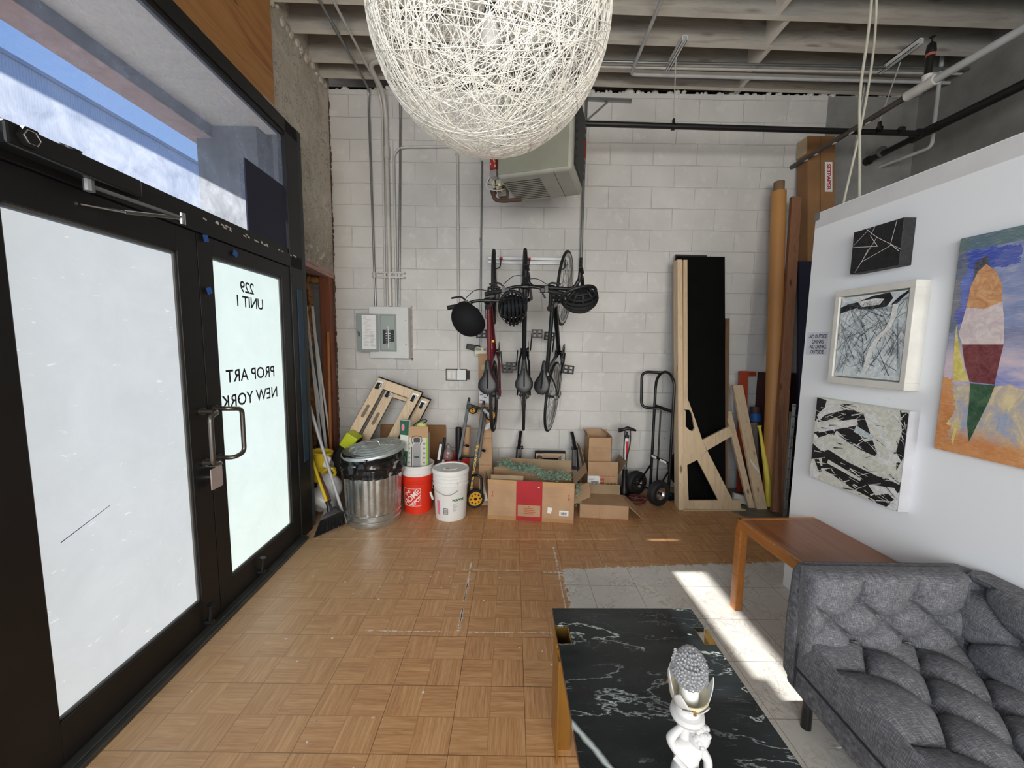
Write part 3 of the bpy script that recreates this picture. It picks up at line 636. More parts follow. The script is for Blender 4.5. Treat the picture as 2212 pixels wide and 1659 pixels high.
# scratches and smudges on the first pane
b = MB(); b.add([DP(1.345, .842, -.0292), DP(1.53, .905, -.0292), DP(1.53, .908, -.0292), DP(1.345, .846, -.0292)], [(0, 1, 2, 3)]); b.build('scratch', simple('blue_scratch', (.12, .11, .28), .6), d1, smooth=False)

# ================================================================ OUTSIDE
H_BLD = 18.1
e = MB().span((-36, -20, -.16), (-1.72, 44, -.02)); struct(e.build('pavement', 'asphalt', smooth=False))
e = MB().span((-2.54, -4, 3.15), (-2.345, 3.26, 3.156)); struct(e.build('trim_6', 'brickred', smooth=False))
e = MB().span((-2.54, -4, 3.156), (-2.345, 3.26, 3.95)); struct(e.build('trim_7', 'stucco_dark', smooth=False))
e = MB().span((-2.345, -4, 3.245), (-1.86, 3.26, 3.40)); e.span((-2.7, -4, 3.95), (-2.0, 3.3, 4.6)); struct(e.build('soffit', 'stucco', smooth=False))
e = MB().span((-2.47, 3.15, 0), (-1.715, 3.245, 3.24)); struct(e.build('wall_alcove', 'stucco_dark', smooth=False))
e = MB(); dbox(e, .4, 3.2, 3.185, 3.25, -.24, -.06); struct(e.build('trim_8', 'stucco', smooth=False))
e = thing('cladded_building', 'blue-grey corrugated building across the street, seen through the transom', 'building', (-30, 3, 0))
MB().span((-36, -20, 0), (-30, 44, H_BLD)).build('facade', 'corrugated', e, smooth=False)
MB().span((-36.1, -20.1, H_BLD), (-29.85, 44.1, H_BLD + .25)).build('parapet_cap', simple('cap_flashing', (.25, .27, .33), .5), e, smooth=False)
# ================================================================ PENDANT LAMP
pl = thing('pendant_lamp', 'large round woven pendant lamp of white resin threads hanging in front of the heater', 'lamp', (-.095, 1.498, 4.19))
cx, cy, cz, RR = -.095, 1.498, 2.739, .425
b = MB(); rr = random.Random(11)
for k in range(250):
    n_ = Vector((rr.gauss(0, 1), rr.gauss(0, 1), rr.gauss(0, 1))).normalized(); d = max(-.5, min(.5, rr.gauss(0, .13))) * RR
    u = n_.orthogonal().normalized(); w_ = n_.cross(u); rad = math.sqrt(RR * RR - d * d) * rr.uniform(.992, 1.0); C_ = Vector((cx, cy, cz)) + n_ * d
    N = 60; b.tube([C_ + u * (rad * math.cos(2 * PI * i / N)) + w_ * (rad * math.sin(2 * PI * i / N)) for i in range(N)], rr.choice([.0010, .0012, .0014]), 4, True)
tag(b.build('woven_shell', 'thread', pl), 'open shell of wound white threads')
b = MB(); b.cyl((cx, cy, 4.18), (cx, cy, 3.16), .008); b.cyl((cx, cy, 3.16), (cx, cy, 2.81), .012, 12); b.build('suspension_rod', 'chrome', pl)
b = MB(); b.lathe([(.052, 3.158), (.055, 3.168), (.05, 3.178)], 24, T(cx, cy, 0)); b.build('top_ring', 'chrome', pl)
b = MB(); b.lathe([(.014, 2.83), (.021, 2.82), (.022, 2.765), (.019, 2.76)], 20, T(cx, cy, 0)); b.build('socket', 'black_plastic', pl)
b = MB(); b.lathe([(0, 2.638), (.020, 2.643), (.033, 2.660), (.036, 2.682), (.032, 2.708), (.023, 2.735), (.017, 2.755), (.0165, 2.766)], 24, T(cx, cy, 0)); tag(b.build('bulb', 'bulb', pl), 'unlit opal bulb')
b = MB(); b.lathe([(.0, 4.195), (.055, 4.195), (.055, 4.18), (.01, 4.165)], 24, T(cx, cy, 0)); b.build('ceiling_cup', 'chrome', pl)

# ================================================================ GAS UNIT HEATER
ht = thing('unit_heater', 'grey-green gas unit heater with louvred underside hanging behind the woven lamp', 'heater', (.23, 3.35, 2.9))
HM = T(-.146, 3.189, 2.9) @ R('Z', -18.0); W_, D_, H_ = .60, .545, .62   # local x along front, y depth
b = MB(); b.M = HM; b.span((0, 0, 0), (W_, D_, H_)); b.build('cabinet', 'heater_light', ht, bevel=.032, seg=4)
b = MB(); b.M = HM; b.span((.018, -.004, .022), (W_ - .03, .004, H_ - .02)); b.build('front_panel', 'heater_green', ht, bevel=.012, seg=3)
b = MB(); b.M = HM
for k in range(11): b.span((.03, .10 + k * .037, -.0015), (.03 + .30, .109 + k * .037, .004))
tag(b.build('louver', 'slot', ht, smooth=False), 'dark louvre slots on the underside', kind='stuff')
b = MB(); b.M = HM; b.span((.455, .02, -.001), (.458, D_ - .03, .004)); b.build('seam', 'slot', ht, smooth=False)
b = MB(); b.M = HM; b.span((W_ - .004, .07, .06), (W_ + .003, D_ - .04, H_ - .03)); o = b.build('side_opening', 'slot', ht, smooth=False)
for k in range(8):
    b = MB(); b.M = HM; b.beam((W_ + .012, .08, .11 + k * .062), (W_ + .012, D_ - .05, .11 + k * .062), .036, .003, up=(-.7, 0, .75)); b.build('side_louver', 'black_metal', ht, smooth=False)
b = MB(); b.M = HM; b.span((-.065, .02, .085), (-.012, .06, .20)); b.build('circuit_board', 'pcb', ht, smooth=False)
b = MB(); b.M = HM; rr = random.Random(2)
for k in range(12): b.box((-.038 + rr.uniform(-.022, .022), .017, .10 + .0085 * k), (.009, .008, .005))
b.build('terminal', 'white_plastic', ht, smooth=False)
b = MB(); b.M = HM; b.span((-.07, .03, .03), (-.012, .10, .084)); b.build('bracket', 'alu', ht, smooth=False, bevel=.003)
b = MB(); b.M = HM
b.box((-.045, .30, -.005), (.075, .09, .07)); b.cyl((-.045, .30, .03), (-.045, .30, .06), .022); b.cyl((-.045, .24, -.0), (-.045, .27, -.0), .014)
b.build('gas_valve', simple('valve_metal', (.33, .30, .25), .4, .7), ht, bevel=.006)
b = MB(); b.M = HM; b.tube(smoothpath([(-.135, .27, .03), (-.125, .29, -.050), (-.05, .31, -.062), (.10, .36, -.045)], .03), .017, 10); b.cyl((-.135, .27, .035), (-.128, .29, -.01), .026); b.build('gas_pipe', 'rust', ht)
rr = random.Random(8)
for k, (mt, r_) in enumerate((('white_plastic', .0035), ('white_plastic', .003), ('black_plastic', .003), ('slot', .0025), ('yellow_paint', .003), ('slot', .0022))):
    b = MB(); b.M = HM; p0_ = (-.03 + rr.uniform(-.03, .03), .06, .10); p1_ = (-.05 + rr.uniform(-.03, .04), .27, .02)
    mid = [(-.06 - .05 * rr.random() - (.08 if k in (0, 3) else 0), .10 + .03 * k, .05 - .10 * rr.random()), (-.08 + .07 * rr.random(), .2, -.03 + .06 * rr.random())]
    b.tube(smoothpath([p0_] + mid + [p1_], .08, 8), r_, 6); b.build('wire', mt, ht)
b = MB(); b.M = HM; b.cyl((-.02, .12, -.0), (-.05, .20, .03), .011, 8); b.build('wire_nut', 'yellow_bright', ht)
for p in ((.06, .1), (.54, .1), (.06, .45), (.54, .45)):
    b = MB(); b.M = HM; b.cyl((p[0], p[1], H_ - .01), (p[0], p[1], 4.19 - 2.9), .006, 8); b.build('hanger_rod', 'grey_metal', ht)

# ================================================================ CONDUITS AND FIXTURES ON THE BACK WALL
def run(name, pts, r, mat, label, cat='conduit', group=None, cr=.07, couplings=()):
    b = MB(); b.tube(smoothpath(pts, cr, 6), r, 12); o = b.build(name, mat)
    for p, q in couplings:
        c = MB(); c.cyl(p, q, r * 1.35, 12); c.build('coupling', mat, o)
    return tag(o, label, cat, group)
run('conduit', [(-1.497, .5, 4.165), (-1.497, 4.20, 4.165), (-1.515, 4.225, 4.02), (-1.49, 4.225, 1.99)], .0115, 'conduit_grey', 'leftmost conduit above the breaker panel, bare grey steel', couplings=[((-1.497, 3.42, 4.165), (-1.497, 3.50, 4.165))])
run('conduit', [(-1.395, .5, 4.16), (-1.388, 4.14, 4.16), (-1.375, 4.225, 4.0), (-1.385, 4.225, 1.99)], .011, 'conduit', 'thin cream conduit second from the left above the breaker panel', couplings=[((-1.39, 3.80, 4.16), (-1.39, 3.86, 4.16))])
run('conduit', [(-1.17, 3.60, 4.30), (-1.20, 3.80, 4.17), (-1.37, 3.84, 4.17), (-1.335, 4.15, 4.10), (-1.335, 4.215, 3.9), (-1.328, 4.22, 1.99)], .022, 'conduit', 'thickest cream conduit with a gooseneck at the ceiling, centred above the breaker panel', cr=.1, couplings=[((-1.334, 4.218, 3.62), (-1.334, 4.218, 3.5))])
run('conduit', [(-1.17, 4.0, 4.30), (-1.17, 4.15, 4.15), (-1.19, 4.225, 3.9), (-1.235, 4.225, 1.99)], .0115, 'conduit_grey', 'rightmost conduit above the breaker panel, bare grey steel')
run('conduit', [(-1.262, 4.225, 1.99), (-1.267, 4.225, 3.62), (-.58, 4.225, 3.635)], .012, 'conduit', 'cream conduit that turns right in a wide bend high on the wall', cr=.14)
run('conduit', [(-.62, 4.235, 3.565), (-.600, 4.228, 3.56), (-.587, 4.228, 1.305)], .0135, 'conduit', 'cream conduit dropping straight to the white outlet boxes', cr=.02, couplings=[((-.596, 4.228, 2.85), (-.596, 4.228, 2.80))])
run('conduit', [(-.345, 4.232, 3.5), (-.355, 4.232, 1.56)], .0095, 'conduit_grey', 'thin grey conduit dropping to the cream timer box left of the bikes', couplings=[((-.352, 4.232, 2.72), (-.352, 4.232, 2.69))])
b = MB(); b.span((-1.46, 4.20, 2.332), (-1.165, 4.25, 2.348)); b.span((-1.46, 4.20, 2.286), (-1.165, 4.25, 2.302)); o = b.build('strut_channel', 'conduit', smooth=False)
tag(o, 'pair of short strut rails clamping the conduits above the breaker panel', 'bracket')
for x_, r_ in ((-1.497, .02), (-1.383, .018), (-1.33, .03), (-1.262, .018), (-1.227, .018)):
    c = MB(); c.cyl((x_, 4.222, 2.29), (x_, 4.222, 2.345), r_, 12); c.build('clamp', 'conduit', o)
# breaker panel
bp = thing('breaker_panel', 'light grey electrical breaker panel with its small door swung open', 'electrical panel', (-1.33, 4.25, 1.43))
MB().span((-1.535, 4.15, 1.430), (-1.118, 4.25, 1.975)).build('cover', 'panel_grey', bp, smooth=False, bevel=.003)
MB().span((-1.425, 4.144, 1.50), (-1.245, 4.150, 1.898)).build('inner_frame', simple('panel_inner', (.27, .31, .30), .5, var=.03), bp, smooth=False)
MB().span((-1.408, 4.139, 1.518), (-1.262, 4.145, 1.882)).build('dead_front', simple('panel_inner2', (.34, .385, .37), .5, var=.03), bp, bevel=.012, seg=3)
i_ = 0
for c_ in range(2):
    for k in range(6 if c_ == 0 else 5):
        x0 = -1.386 + c_ * .065; z1 = 1.733 - k * .0255
        s_ = MB(); s_.span((x0, 4.128, z1 - .0235), (x0 + .055, 4.14, z1)); o = s_.build('breaker', 'black_plastic', bp, smooth=False, bevel=.001)
        s_ = MB(); s_.span((x0 + (.034 if c_ == 0 else .004), 4.122, z1 - .018), (x0 + (.050 if c_ == 0 else .02), 4.13, z1 - .008)); s_.build('toggle', 'white_plastic' if k in (1, 2, 3) else 'grey_ink', o, smooth=False)
MB().span((-1.331, 4.125, 1.54), (-1.322, 4.135, 1.775)).build('centre_strip', 'panel_grey', bp, smooth=False)
dr = MB(); dr.M = T(-1.432, 4.142, 0) @ R('Z', 9); dr.span((-.228, -.004, 1.497), (0, 0, 1.898)); dr = dr.build('open_door', 'panel_door', bp, smooth=False)
s_ = MB(); s_.M = T(-1.432, 4.142, 0) @ R('Z', 9); s_.span((-.170, -.0055, 1.525), (-.028, -.004, 1.885)); s_.build('schedule_card', 'paper', dr, smooth=False)
s_ = MB(); s_.M = T(-1.432, 4.142, 0) @ R('Z', 9); rr = random.Random(4)
for k in range(26):
    z_ = 1.872 - k * .0125; a_ = -.162 + rr.uniform(0, .03); l_ = rr.uniform(.02, .07)
    s_.span((a_, -.0062, z_ - .0022), (a_ + l_, -.0055, z_))
    if k > 12: s_.span((-.085, -.0062, z_ - .0035), (-.085 + rr.uniform(.02, .05), -.0055, z_))
s_.build('handwriting', 'grey_ink', dr, smooth=False)
s_ = MB(); s_.M = T(-1.432, 4.142, 0) @ R('Z', 9); s_.box((-.200, -.012, 1.68), (.018, .018, .04)); s_.box((-.212, -.012, 1.705), (.014, .012, .012)); s_.build('latch', 'black_metal', dr, smooth=False)
for x_, z_ in ((-1.145, 1.83), (-1.145, 1.58)):
    s_ = MB(); s_.cyl((x_, 4.145, z_), (x_, 4.152, z_), .005); s_.build('screw', 'black_metal', bp)
b = MB(); b.span((-1.116, 4.246, 1.40), (-1.098, 4.25, 2.0)); b.span((-1.30, 4.246, 1.415), (-1.098, 4.25, 1.43)); tag(b.build('plaster_scar', simple('scar_taupe', (.36, .31, .27), .9, var=.3, scale=20), smooth=False), 'rough brown gap in the wall paint right of the breaker panel', 'scar')
# outlets, timer
ob = thing('outlet_box', 'white double outlet box low on the wall left of the timer', 'outlet', (-.6, 4.25, 1.19))
MB().span((-.722, 4.215, 1.197), (-.61, 4.25, 1.31)).build('outlet_cover', 'dirty_white', ob, smooth=False, bevel=.003)
for x_ in (-.692, -.642): MB().span((x_ - .016, 4.210, 1.215), (x_ + .016, 4.216, 1.292)).build('socket_face', 'paper', ob, smooth=False, bevel=.003)
MB().span((-.606, 4.205, 1.197), (-.508, 4.25, 1.312)).build('blank_cover', 'white_paint', ob, smooth=False, bevel=.003)
b = MB(); b.span((-.508, 4.24, 1.20), (-.47, 4.252, 1.30)); b.span((-.735, 4.246, 1.188), (-.50, 4.251, 1.318)); b.build('backing', 'slot', ob, smooth=False)
b = MB(); b.span((-.414, 4.19, 1.462), (-.280, 4.25, 1.562)); tb = b.build('timer_box', 'cream', bevel=.012, seg=3); tag(tb, 'cream plastic timer box with a tiny display beside the cardboard tube box', 'timer')
b = MB(); b.span((-.395, 4.187, 1.525), (-.34, 4.191, 1.548)); b.build('display', simple('lcd', (.16, .18, .12), .4), tb, smooth=False)
b = MB(); b.span((-.315, 4.187, 1.525), (-.29, 4.191, 1.548)); b.span((-.395, 4.187, 1.475), (-.37, 4.191, 1.485)); b.span((-.36, 4.187, 1.475), (-.35, 4.191, 1.485)); b.build('button', 'grey_ink', tb, smooth=False)
b = MB(); b.M = T(-.44, 4.12, 1.56) @ R('Z', 15) @ R('Y', 12); b.span((-.05, -.03, -.03), (.035, .04, .03)); o = b.build('camera_module', 'black_plastic', bevel=.005); tag(o, 'small black clip lamp poking out left of the timer box', 'device')
b = MB(); b.tube([(-.41, 4.13, 1.57), (-.37, 4.16, 1.58), (-.35, 4.2, 1.562)], .006); b.build('cable', 'black_plastic', o)
# hanging extension pole
ep = thing('extension_pole', 'grey extension pole with black grip hanging upright on the wall right of the heater', 'pole', (.715, 4.2, 2.385))
b = MB(); b.cyl((.722, 4.2, 4.17), (.716, 4.2, 2.50), .0135); b.build('shaft', 'conduit_grey', ep)
b = MB(); b.cyl((.716, 4.2, 2.52), (.7155, 4.2, 2.385), .0165); b.build('grip', 'black_plastic', ep)
b = MB(); b.cyl((.7215, 4.2, 3.70), (.720, 4.2, 3.52), .0142); b.build('red_label', 'sticker_red', ep)
b = MB(); b.beam((.735, 4.235, 3.91), (.985, 4.235, 4.125), .028, .012); b.beam((.70, 4.235, 4.12), (1.19, 4.235, 4.105), .03, .03); tag(b.build('strut_bracket', 'grey_metal', smooth=False), 'grey steel angle brace at the top of the wall right of the lamp', 'bracket')
# ================================================================ PIPES BELOW THE CEILING
bpz = 3.55
bl = thing('black_pipe', 'long black pipe running across the room below the joists', 'pipe', (2.1, 3.66, bpz))
b = MB(); b.cyl((.56, 3.63, bpz + .005), (3.70, 3.70, bpz - .005), .024, 14); b.build('pipe', 'pipe_black', bl)
for x_ in (1.41, 3.25):
    b = MB(); b.lathe([(.027, -.012), (.030, -.012), (.030, .012), (.027, .012)], 18, T(x_, 3.652, bpz) @ R('Y', 90)); b.box((x_, 3.652, bpz + .045), (.018, .024, .04)); b.build('pipe_clamp', 'black_metal', bl, smooth=False)
b = MB(); b.cyl((3.44, 3.66, bpz), (3.47, 3.66, bpz), .030); b.build('coupling', 'pipe_black', bl)
def rod(p, q, lab): b = MB(); b.cyl(p, q, .005, 8); tag(b.build('hanger_rod', 'conduit', None), lab, 'rod')
rod((1.413, 3.68, 4.14), (1.41, 3.652, bpz + .06), 'thin hanger rod from the left ceiling channel down to the black pipe')
rod((3.42, 3.70, 4.14), (3.25, 3.658, bpz + .06), 'thin hanger rod from the right ceiling channel down to the black pipe')
rod((3.42, 4.05, 4.18), (3.42, 4.10, bpz + .06), 'thin hanger rod nearest the wall holding the second black pipe')
for x_, lab in ((1.41, 'left one of two short steel channels under the ceiling joists'), (3.39, 'right one of two short steel channels under the ceiling joists')):
    b = MB(); y0, y1 = 3.50, 3.87; b.span((x_ - .022, y0, 4.150), (x_ - .017, y1, 4.195)); b.span((x_ + .017, y0, 4.150), (x_ + .022, y1, 4.195)); b.span((x_ - .022, y0, 4.188), (x_ + .022, y1, 4.195)); b.span((x_ - .022, y0, 4.150), (x_ - .008, y1, 4.154)); b.span((x_ + .008, y0, 4.150), (x_ + .022, y1, 4.154))
    tag(b.build('steel_channel', 'white_paint', smooth=False), lab, 'channel')
sp_ = thing('black_pipe', 'black pipe leaving the wall at right and rising over the white partition', 'pipe', (3.7, 4.2, bpz))
b = MB(); b.cyl((3.682, 4.25, bpz), (3.699, 3.78, bpz), .028, 14); b.cyl((3.705, 3.60, bpz), (3.86, 1.2, bpz), .036, 14); b.build('pipe', 'pipe_black', sp_)
b = MB(); b.cyl((3.699, 3.80, bpz), (3.706, 3.58, bpz), .040, 14); b.cyl((3.64, 3.70, bpz), (3.70, 3.70, bpz), .036, 14); b.build('tee_fitting', 'pipe_black', sp_)
b = MB(); b.cyl((3.682, 4.25, bpz), (3.683, 4.21, bpz), .042, 14); b.build('wall_collar', 'pipe_black', sp_)
b = MB(); b.lathe([(.033, -.01), (.052, -.01), (.052, .01), (.033, .01)], 18, T(3.688, 4.08, bpz + .02) @ R('X', 90)); b.build('ring_hanger', 'conduit_grey', sp_)
br_ = thing('sprinkler_pipe', 'brown and white sprinkler pipe slanting out of the wall over the tall cardboard boxes', 'pipe', (2.9, 4.25, 3.483))
b = MB(); b.cyl((2.905, 4.25, 3.483), (2.935, 3.06, 3.483), .022, 14); b.build('brown_pipe', 'pipe_brown', br_)
b = MB(); b.cyl((2.945, 2.92, 3.483), (3.085, 1.3, 3.483), .026, 14); b.build('white_pipe', 'pipe_white', br_)
b = MB(); b.cyl((2.932, 3.09, 3.483), (2.943, 2.90, 3.483), .036, 14); b.cyl((2.94, 2.96, 3.48), (2.94, 2.96, 3.545), .032, 14); b.build('tee_fitting', 'dirty_white', br_)
b = MB(); b.cyl((2.94, 2.96, 3.54), (2.945, 2.96, 3.68), .022, 12); b.lathe([(.026, 3.68), (.030, 3.70), (.024, 3.75), (.006, 3.77), (.004, 3.79), (.018, 3.80), (.0, 3.802)], 14, T(2.945, 2.96, 0)); b.build('sprinkler_head', 'pipe_black', br_)
b = MB(); b.cyl((2.9405, 2.96, 3.535), (2.9408, 2.96, 3.548), .0235, 12); b.cyl((2.9448, 2.96, 3.672), (2.945, 2.96, 3.688), .028, 12); b.build('red_band', simple('salmon_band', (.45, .12, .09), .6), br_)
b = MB(); rr = random.Random(6)
for y_ in (4.05, 3.93, 3.72, 3.55, 3.4): b.sphere((2.905 + (4.25 - y_) * .025, y_, 3.466), (.012, .035, .009), 8, 4)
b.build('paint_blotch', 'dirty_white', br_)
run('conduit', [(3.93, 3.84, 4.4), (3.93, 3.84, 3.50), (3.83, 4.25, 3.50)], .016, 'pipe_white', 'white conduit dropping at right and elbowing into the wall above the partition', cr=.05)
run('conduit', [(-.6, 3.775, 4.172), (4.15, 3.80, 4.162)], .0125, 'conduit_grey', 'dark bare conduit running the width of the ceiling')
run('conduit', [(-.6, 3.84, 4.172), (4.15, 3.865, 4.162)], .0125, 'conduit', 'pale conduit just behind the dark one under the joists')
run('conduit', [(1.03, .6, 4.15), (1.082, 3.915, 4.15), (4.15, 3.96, 4.142)], .0145, 'pipe_white', 'white conduit that elbows from the ceiling centre and runs to the right', cr=.05, couplings=[((1.062, 3.02, 4.15), (1.063, 3.10, 4.15))])
def rope(pts, lab, r_): b = MB(); b.tube(smoothpath(pts, .25, 8), r_, 8); tag(b.build('rope', 'rope'), lab, 'rope')
rope([(2.17, 2.6, 4.2), (2.19, 2.6, 3.6), (2.165, 2.6, 3.2), (2.20, 2.6, 2.9), (2.265, 2.6, 2.25)], 'cream flat cord hanging straight down behind the partition edge', .0075)
rope([(2.175, 2.61, 4.2), (2.245, 2.61, 3.55), (2.22, 2.61, 3.1), (2.135, 2.61, 2.5), (2.12, 2.61, 2.25)], 'twisted white rope hanging beside the flat cord and swinging left', .0065)

# ================================================================ ART AND NOTICE ON THE PARTITION
def pbox(y0, y1, z0, z1, o0, o1, mb=None):
    mb = mb or MB(); vs_ = [PP(y, z, o) for o in (o0, o1) for y in (y0, y1) for z in (z0, z1)]
    return mb.add(vs_, [(0, 1, 3, 2), (4, 6, 7, 5), (0, 4, 5, 1), (2, 3, 7, 6), (0, 2, 6, 4), (1, 5, 7, 3)])
def art_strokes(o, y0, y1, z0, z1, off, strokes):
    """strokes: (mat, poly in 0..1 with u from far edge to near edge, v up)"""
    by = {}
    for i, (mt, poly) in enumerate(strokes):
        b = by.setdefault(mt, MB()); b.add([PP(y1 + (y0 - y1) * u, z0 + (z1 - z0) * v, off + .0004 + .00004 * i) for u, v in poly], [tuple(range(len(poly)))])
    for k, (mt, b) in enumerate(by.items()): b.build('paint_layer', mt, o, smooth=False)
def bar(u0, v0, u1, v1, w, w2=None, asp=1.0):
    w2 = w if w2 is None else w2; dx, dy = u1 - u0, v1 - v0; L = math.hypot(dx, dy) or 1; nx, ny = -dy / L, dx / L
    P = [(u0 + nx * w / 2, v0 + ny * w / 2), (u1 + nx * w2 / 2, v1 + ny * w2 / 2), (u1 - nx * w2 / 2, v1 - ny * w2 / 2), (u0 - nx * w / 2, v0 - ny * w / 2)]
    return [(min(1, max(0, a)), min(1, max(0, c))) for a, c in P]
def canvas_mat(name, a, b_, scale, extra=None, bump=.4):
    n = NT(name); v = n.coord(); f = n.noise(v, scale, 6, .7, 1.5); c = n.ramp(f, [(.38, a), (.62, b_)]); n.bsdf(c, .6, 0, n.bump(f, bump, .004)); return n.m
for k_, a_, b2 in (('cv_black', (.006, .006, .007), (.018, .018, .02)), ('cv_white', (.62, .63, .62), (.86, .86, .84)), ('cv_cream', (.60, .60, .52), (.80, .79, .72)), ('cv_paleblue', (.42, .50, .54), (.70, .75, .78)), ('cv_grey', (.28, .32, .35), (.55, .60, .62)), ('cv_line', (.03, .035, .045), (.16, .18, .20)), ('cv_pale', (.50, .57, .60), (.80, .84, .85))):
    MT[k_] = canvas_mat(k_, a_, b2, 30)
# small black canvas with white lines
o = pbox(1.843, 2.085, 1.985, 2.200, 0, .06).build('small_canvas', 'cv_black', smooth=False, bevel=.002); tag(o, 'small black canvas with thin white cracked lines, topmost on the partition', 'painting')
L_ = [(0, .66, .37, 1), (0, .38, .0, .42), (.02, .64, .55, .52), (.55, .52, .38, .80), (.28, .98, .52, .73), (.52, .73, 1, .34), (.88, 1, .80, .46), (.52, .73, .24, .24), (.24, .24, .12, .02), (.36, .50, .26, .26), (.24, .24, .80, .46), (.38, .80, .46, 1), (.82, .48, .98, .30)]
art_strokes(o, 1.843, 2.085, 1.985, 2.200, .06, [('white_ink', bar(a, c, d, e, .009)) for a, c, d, e in L_])
# framed grey and white abstract
fa = thing('framed_painting', 'square grey and white abstract painting in a deep white frame, middle of the partition', 'painting', PP(1.95, 1.41, .03))
fb = pbox(1.750, 2.146, 1.872, 1.905, 0, .07); pbox(1.750, 2.146, 1.405, 1.440, 0, .07, fb); pbox(1.750, 1.774, 1.440, 1.872, 0, .07, fb); pbox(2.120, 2.146, 1.440, 1.872, 0, .07, fb); pbox(1.752, 2.144, 1.407, 1.903, 0, .03, fb)
fb.build('frame', 'dirty_white', fa, smooth=False, bevel=.002)
cvo = pbox(1.782, 2.113, 1.448, 1.864, .03, .062).build('canvas', 'cv_pale', fa, smooth=False)
rr = random.Random(31); S_ = []
for k in range(26): u, v = rr.random(), rr.random(); a_ = rr.uniform(0, PI); l_ = rr.uniform(.12, .4); S_.append((rr.choice(['cv_paleblue', 'cv_white', 'cv_grey']), bar(u, v, u + l_ * math.cos(a_), v + l_ * math.sin(a_), .07, .03)))
S_ += [('cv_black', [(0, .88), (.12, .91), (.3, .93), (.30, .86), (.08, .82), (0, .80)]), ('cv_black', [(.25, .92), (.5, .98), (.75, 1), (.80, .93), (.72, .84), (.5, .82), (.3, .84)]), ('cv_black', [(.78, .86), (.9, .95), (1, 1), (1, .97), (.9, .90), (.84, .84)]), ('cv_white', [(.28, .93), (.55, .95), (.68, .93), (.62, .87), (.35, .86)])]
for k in range(110):
    u, v = rr.random(), rr.random() * .86; a_ = rr.choice([.5, .9, 1.2, 1.9, 2.2, 2.6]) + rr.uniform(-.25, .25); l_ = rr.uniform(.12, .55); S_.append(('cv_line', bar(u, v, min(1, max(0, u + l_ * math.cos(a_))), min(.92, max(0, v + l_ * math.sin(a_))), rr.choice([.005, .007, .012]), .003)))
def curve_strip(P, w): return [(x + w * .5, y) for x, y in P] + [(x - w * .5, y) for x, y in reversed(P)]
art_strokes(fa, 1.782, 2.113, 1.448, 1.864, .062, S_ + [('cv_white', curve_strip([(.86, .86), (.84, .70), (.78, .58), (.66, .48), (.58, .36), (.54, .22), (.52, .08)], .075))])
# black and white gestural canvas
o = pbox(1.735, 2.222, .838, 1.310, 0, .05).build('gesture_canvas', 'cv_cream', smooth=False, bevel=.002); tag(o, 'bold black and white brushstroke canvas, lowest on the partition', 'painting')
S_ = [('cv_black', [(0, 1), (.13, .985), (.10, .80), (.0, .70)]), ('cv_black', [(.30, .96), (.58, .90), (.66, .82), (.68, .66), (.60, .63), (.55, .70), (.40, .72), (.28, .80), (.20, .75), (.40, .88)]),
      ('cv_black', [(.0, .56), (.20, .66), (.34, .72), (.52, .70), (.62, .60), (.72, .66), (.78, .58), (.74, .48), (.60, .50), (.40, .56), (.22, .60), (.14, .55), (.05, .50)]),
      ('cv_black', [(.92, 1), (1, .98), (1, .55), (.95, .40), (.93, .60), (.96, .80)]), ('cv_black', [(0, .42), (.12, .36), (.22, .40), (.45, .33), (.78, .28), (1, .30), (1, .20), (.9, .06), (.72, .10), (.5, .20), (.30, .22), (.16, .18), (.14, .28), (.0, .22)]),
      ('cv_black', [(.10, .16), (.30, .12), (.55, .05), (.80, .02), (.78, .14), (.5, .18), (.3, .24)]), ('cv_black', [(.04, .70), (.16, .74), (.40, .88), (.36, .92), (.14, .84), (.03, .78)]),
      ('cv_white', [(.13, .96), (.42, .93), (.30, .88), (.12, .80), (.06, .72), (.02, .78), (.12, .9)]), ('cv_white', bar(.05, .62, .52, .80, .10, .07)), ('cv_white', bar(.62, .92, .90, .45, .10, .20)), ('cv_paleblue', bar(.50, .72, .70, .66, .08, .05)),
      ('cv_cream', bar(.18, .48, 1, .30, .10, .07)), ('cv_white', bar(.0, .52, .18, .38, .08, .06)), ('cv_cream', bar(.22, .26, .62, .18, .05, .03)), ('cv_white', [(.0, .18), (.14, .08), (.08, .0), (0, 0)]), ('cv_white', [(.70, .16), (.95, .22), (1, .16), (1, 0), (.86, 0)]), ('cv_black', [(.76, .06), (.90, .14), (.97, .10), (.9, .0), (.8, 0)]), ('cv_white', bar(.28, .62, .42, .56, .07, .03)), ('cv_cream', bar(.66, .80, .84, .52, .05, .08)),
      ('cv_black', [(0, .34), (.06, .20), (.12, .10), (.16, .12), (.10, .26), (.03, .40)])]
rr = random.Random(14)
for k in range(170):   # dry-brush tails
    u, v = rr.random(), rr.random(); a_ = rr.uniform(-.5, .5) + rr.choice([.35, -.3]); l_ = rr.uniform(.05, .20); S_.append((rr.choice(['cv_black', 'cv_white', 'cv_white', 'cv_cream']), bar(u, v, u + l_ * math.cos(a_), v + l_ * math.sin(a_), rr.choice([.005, .009, .016]), .003)))
art_strokes(o, 1.735, 2.222, .838, 1.310, .05, S_)
b = MB(); pbox(1.733, 1.7355, .836, 1.312, 0, .0505, b); b.build('canvas_side', simple('canvas_edge', (.50, .50, .53), .7), o, smooth=False)
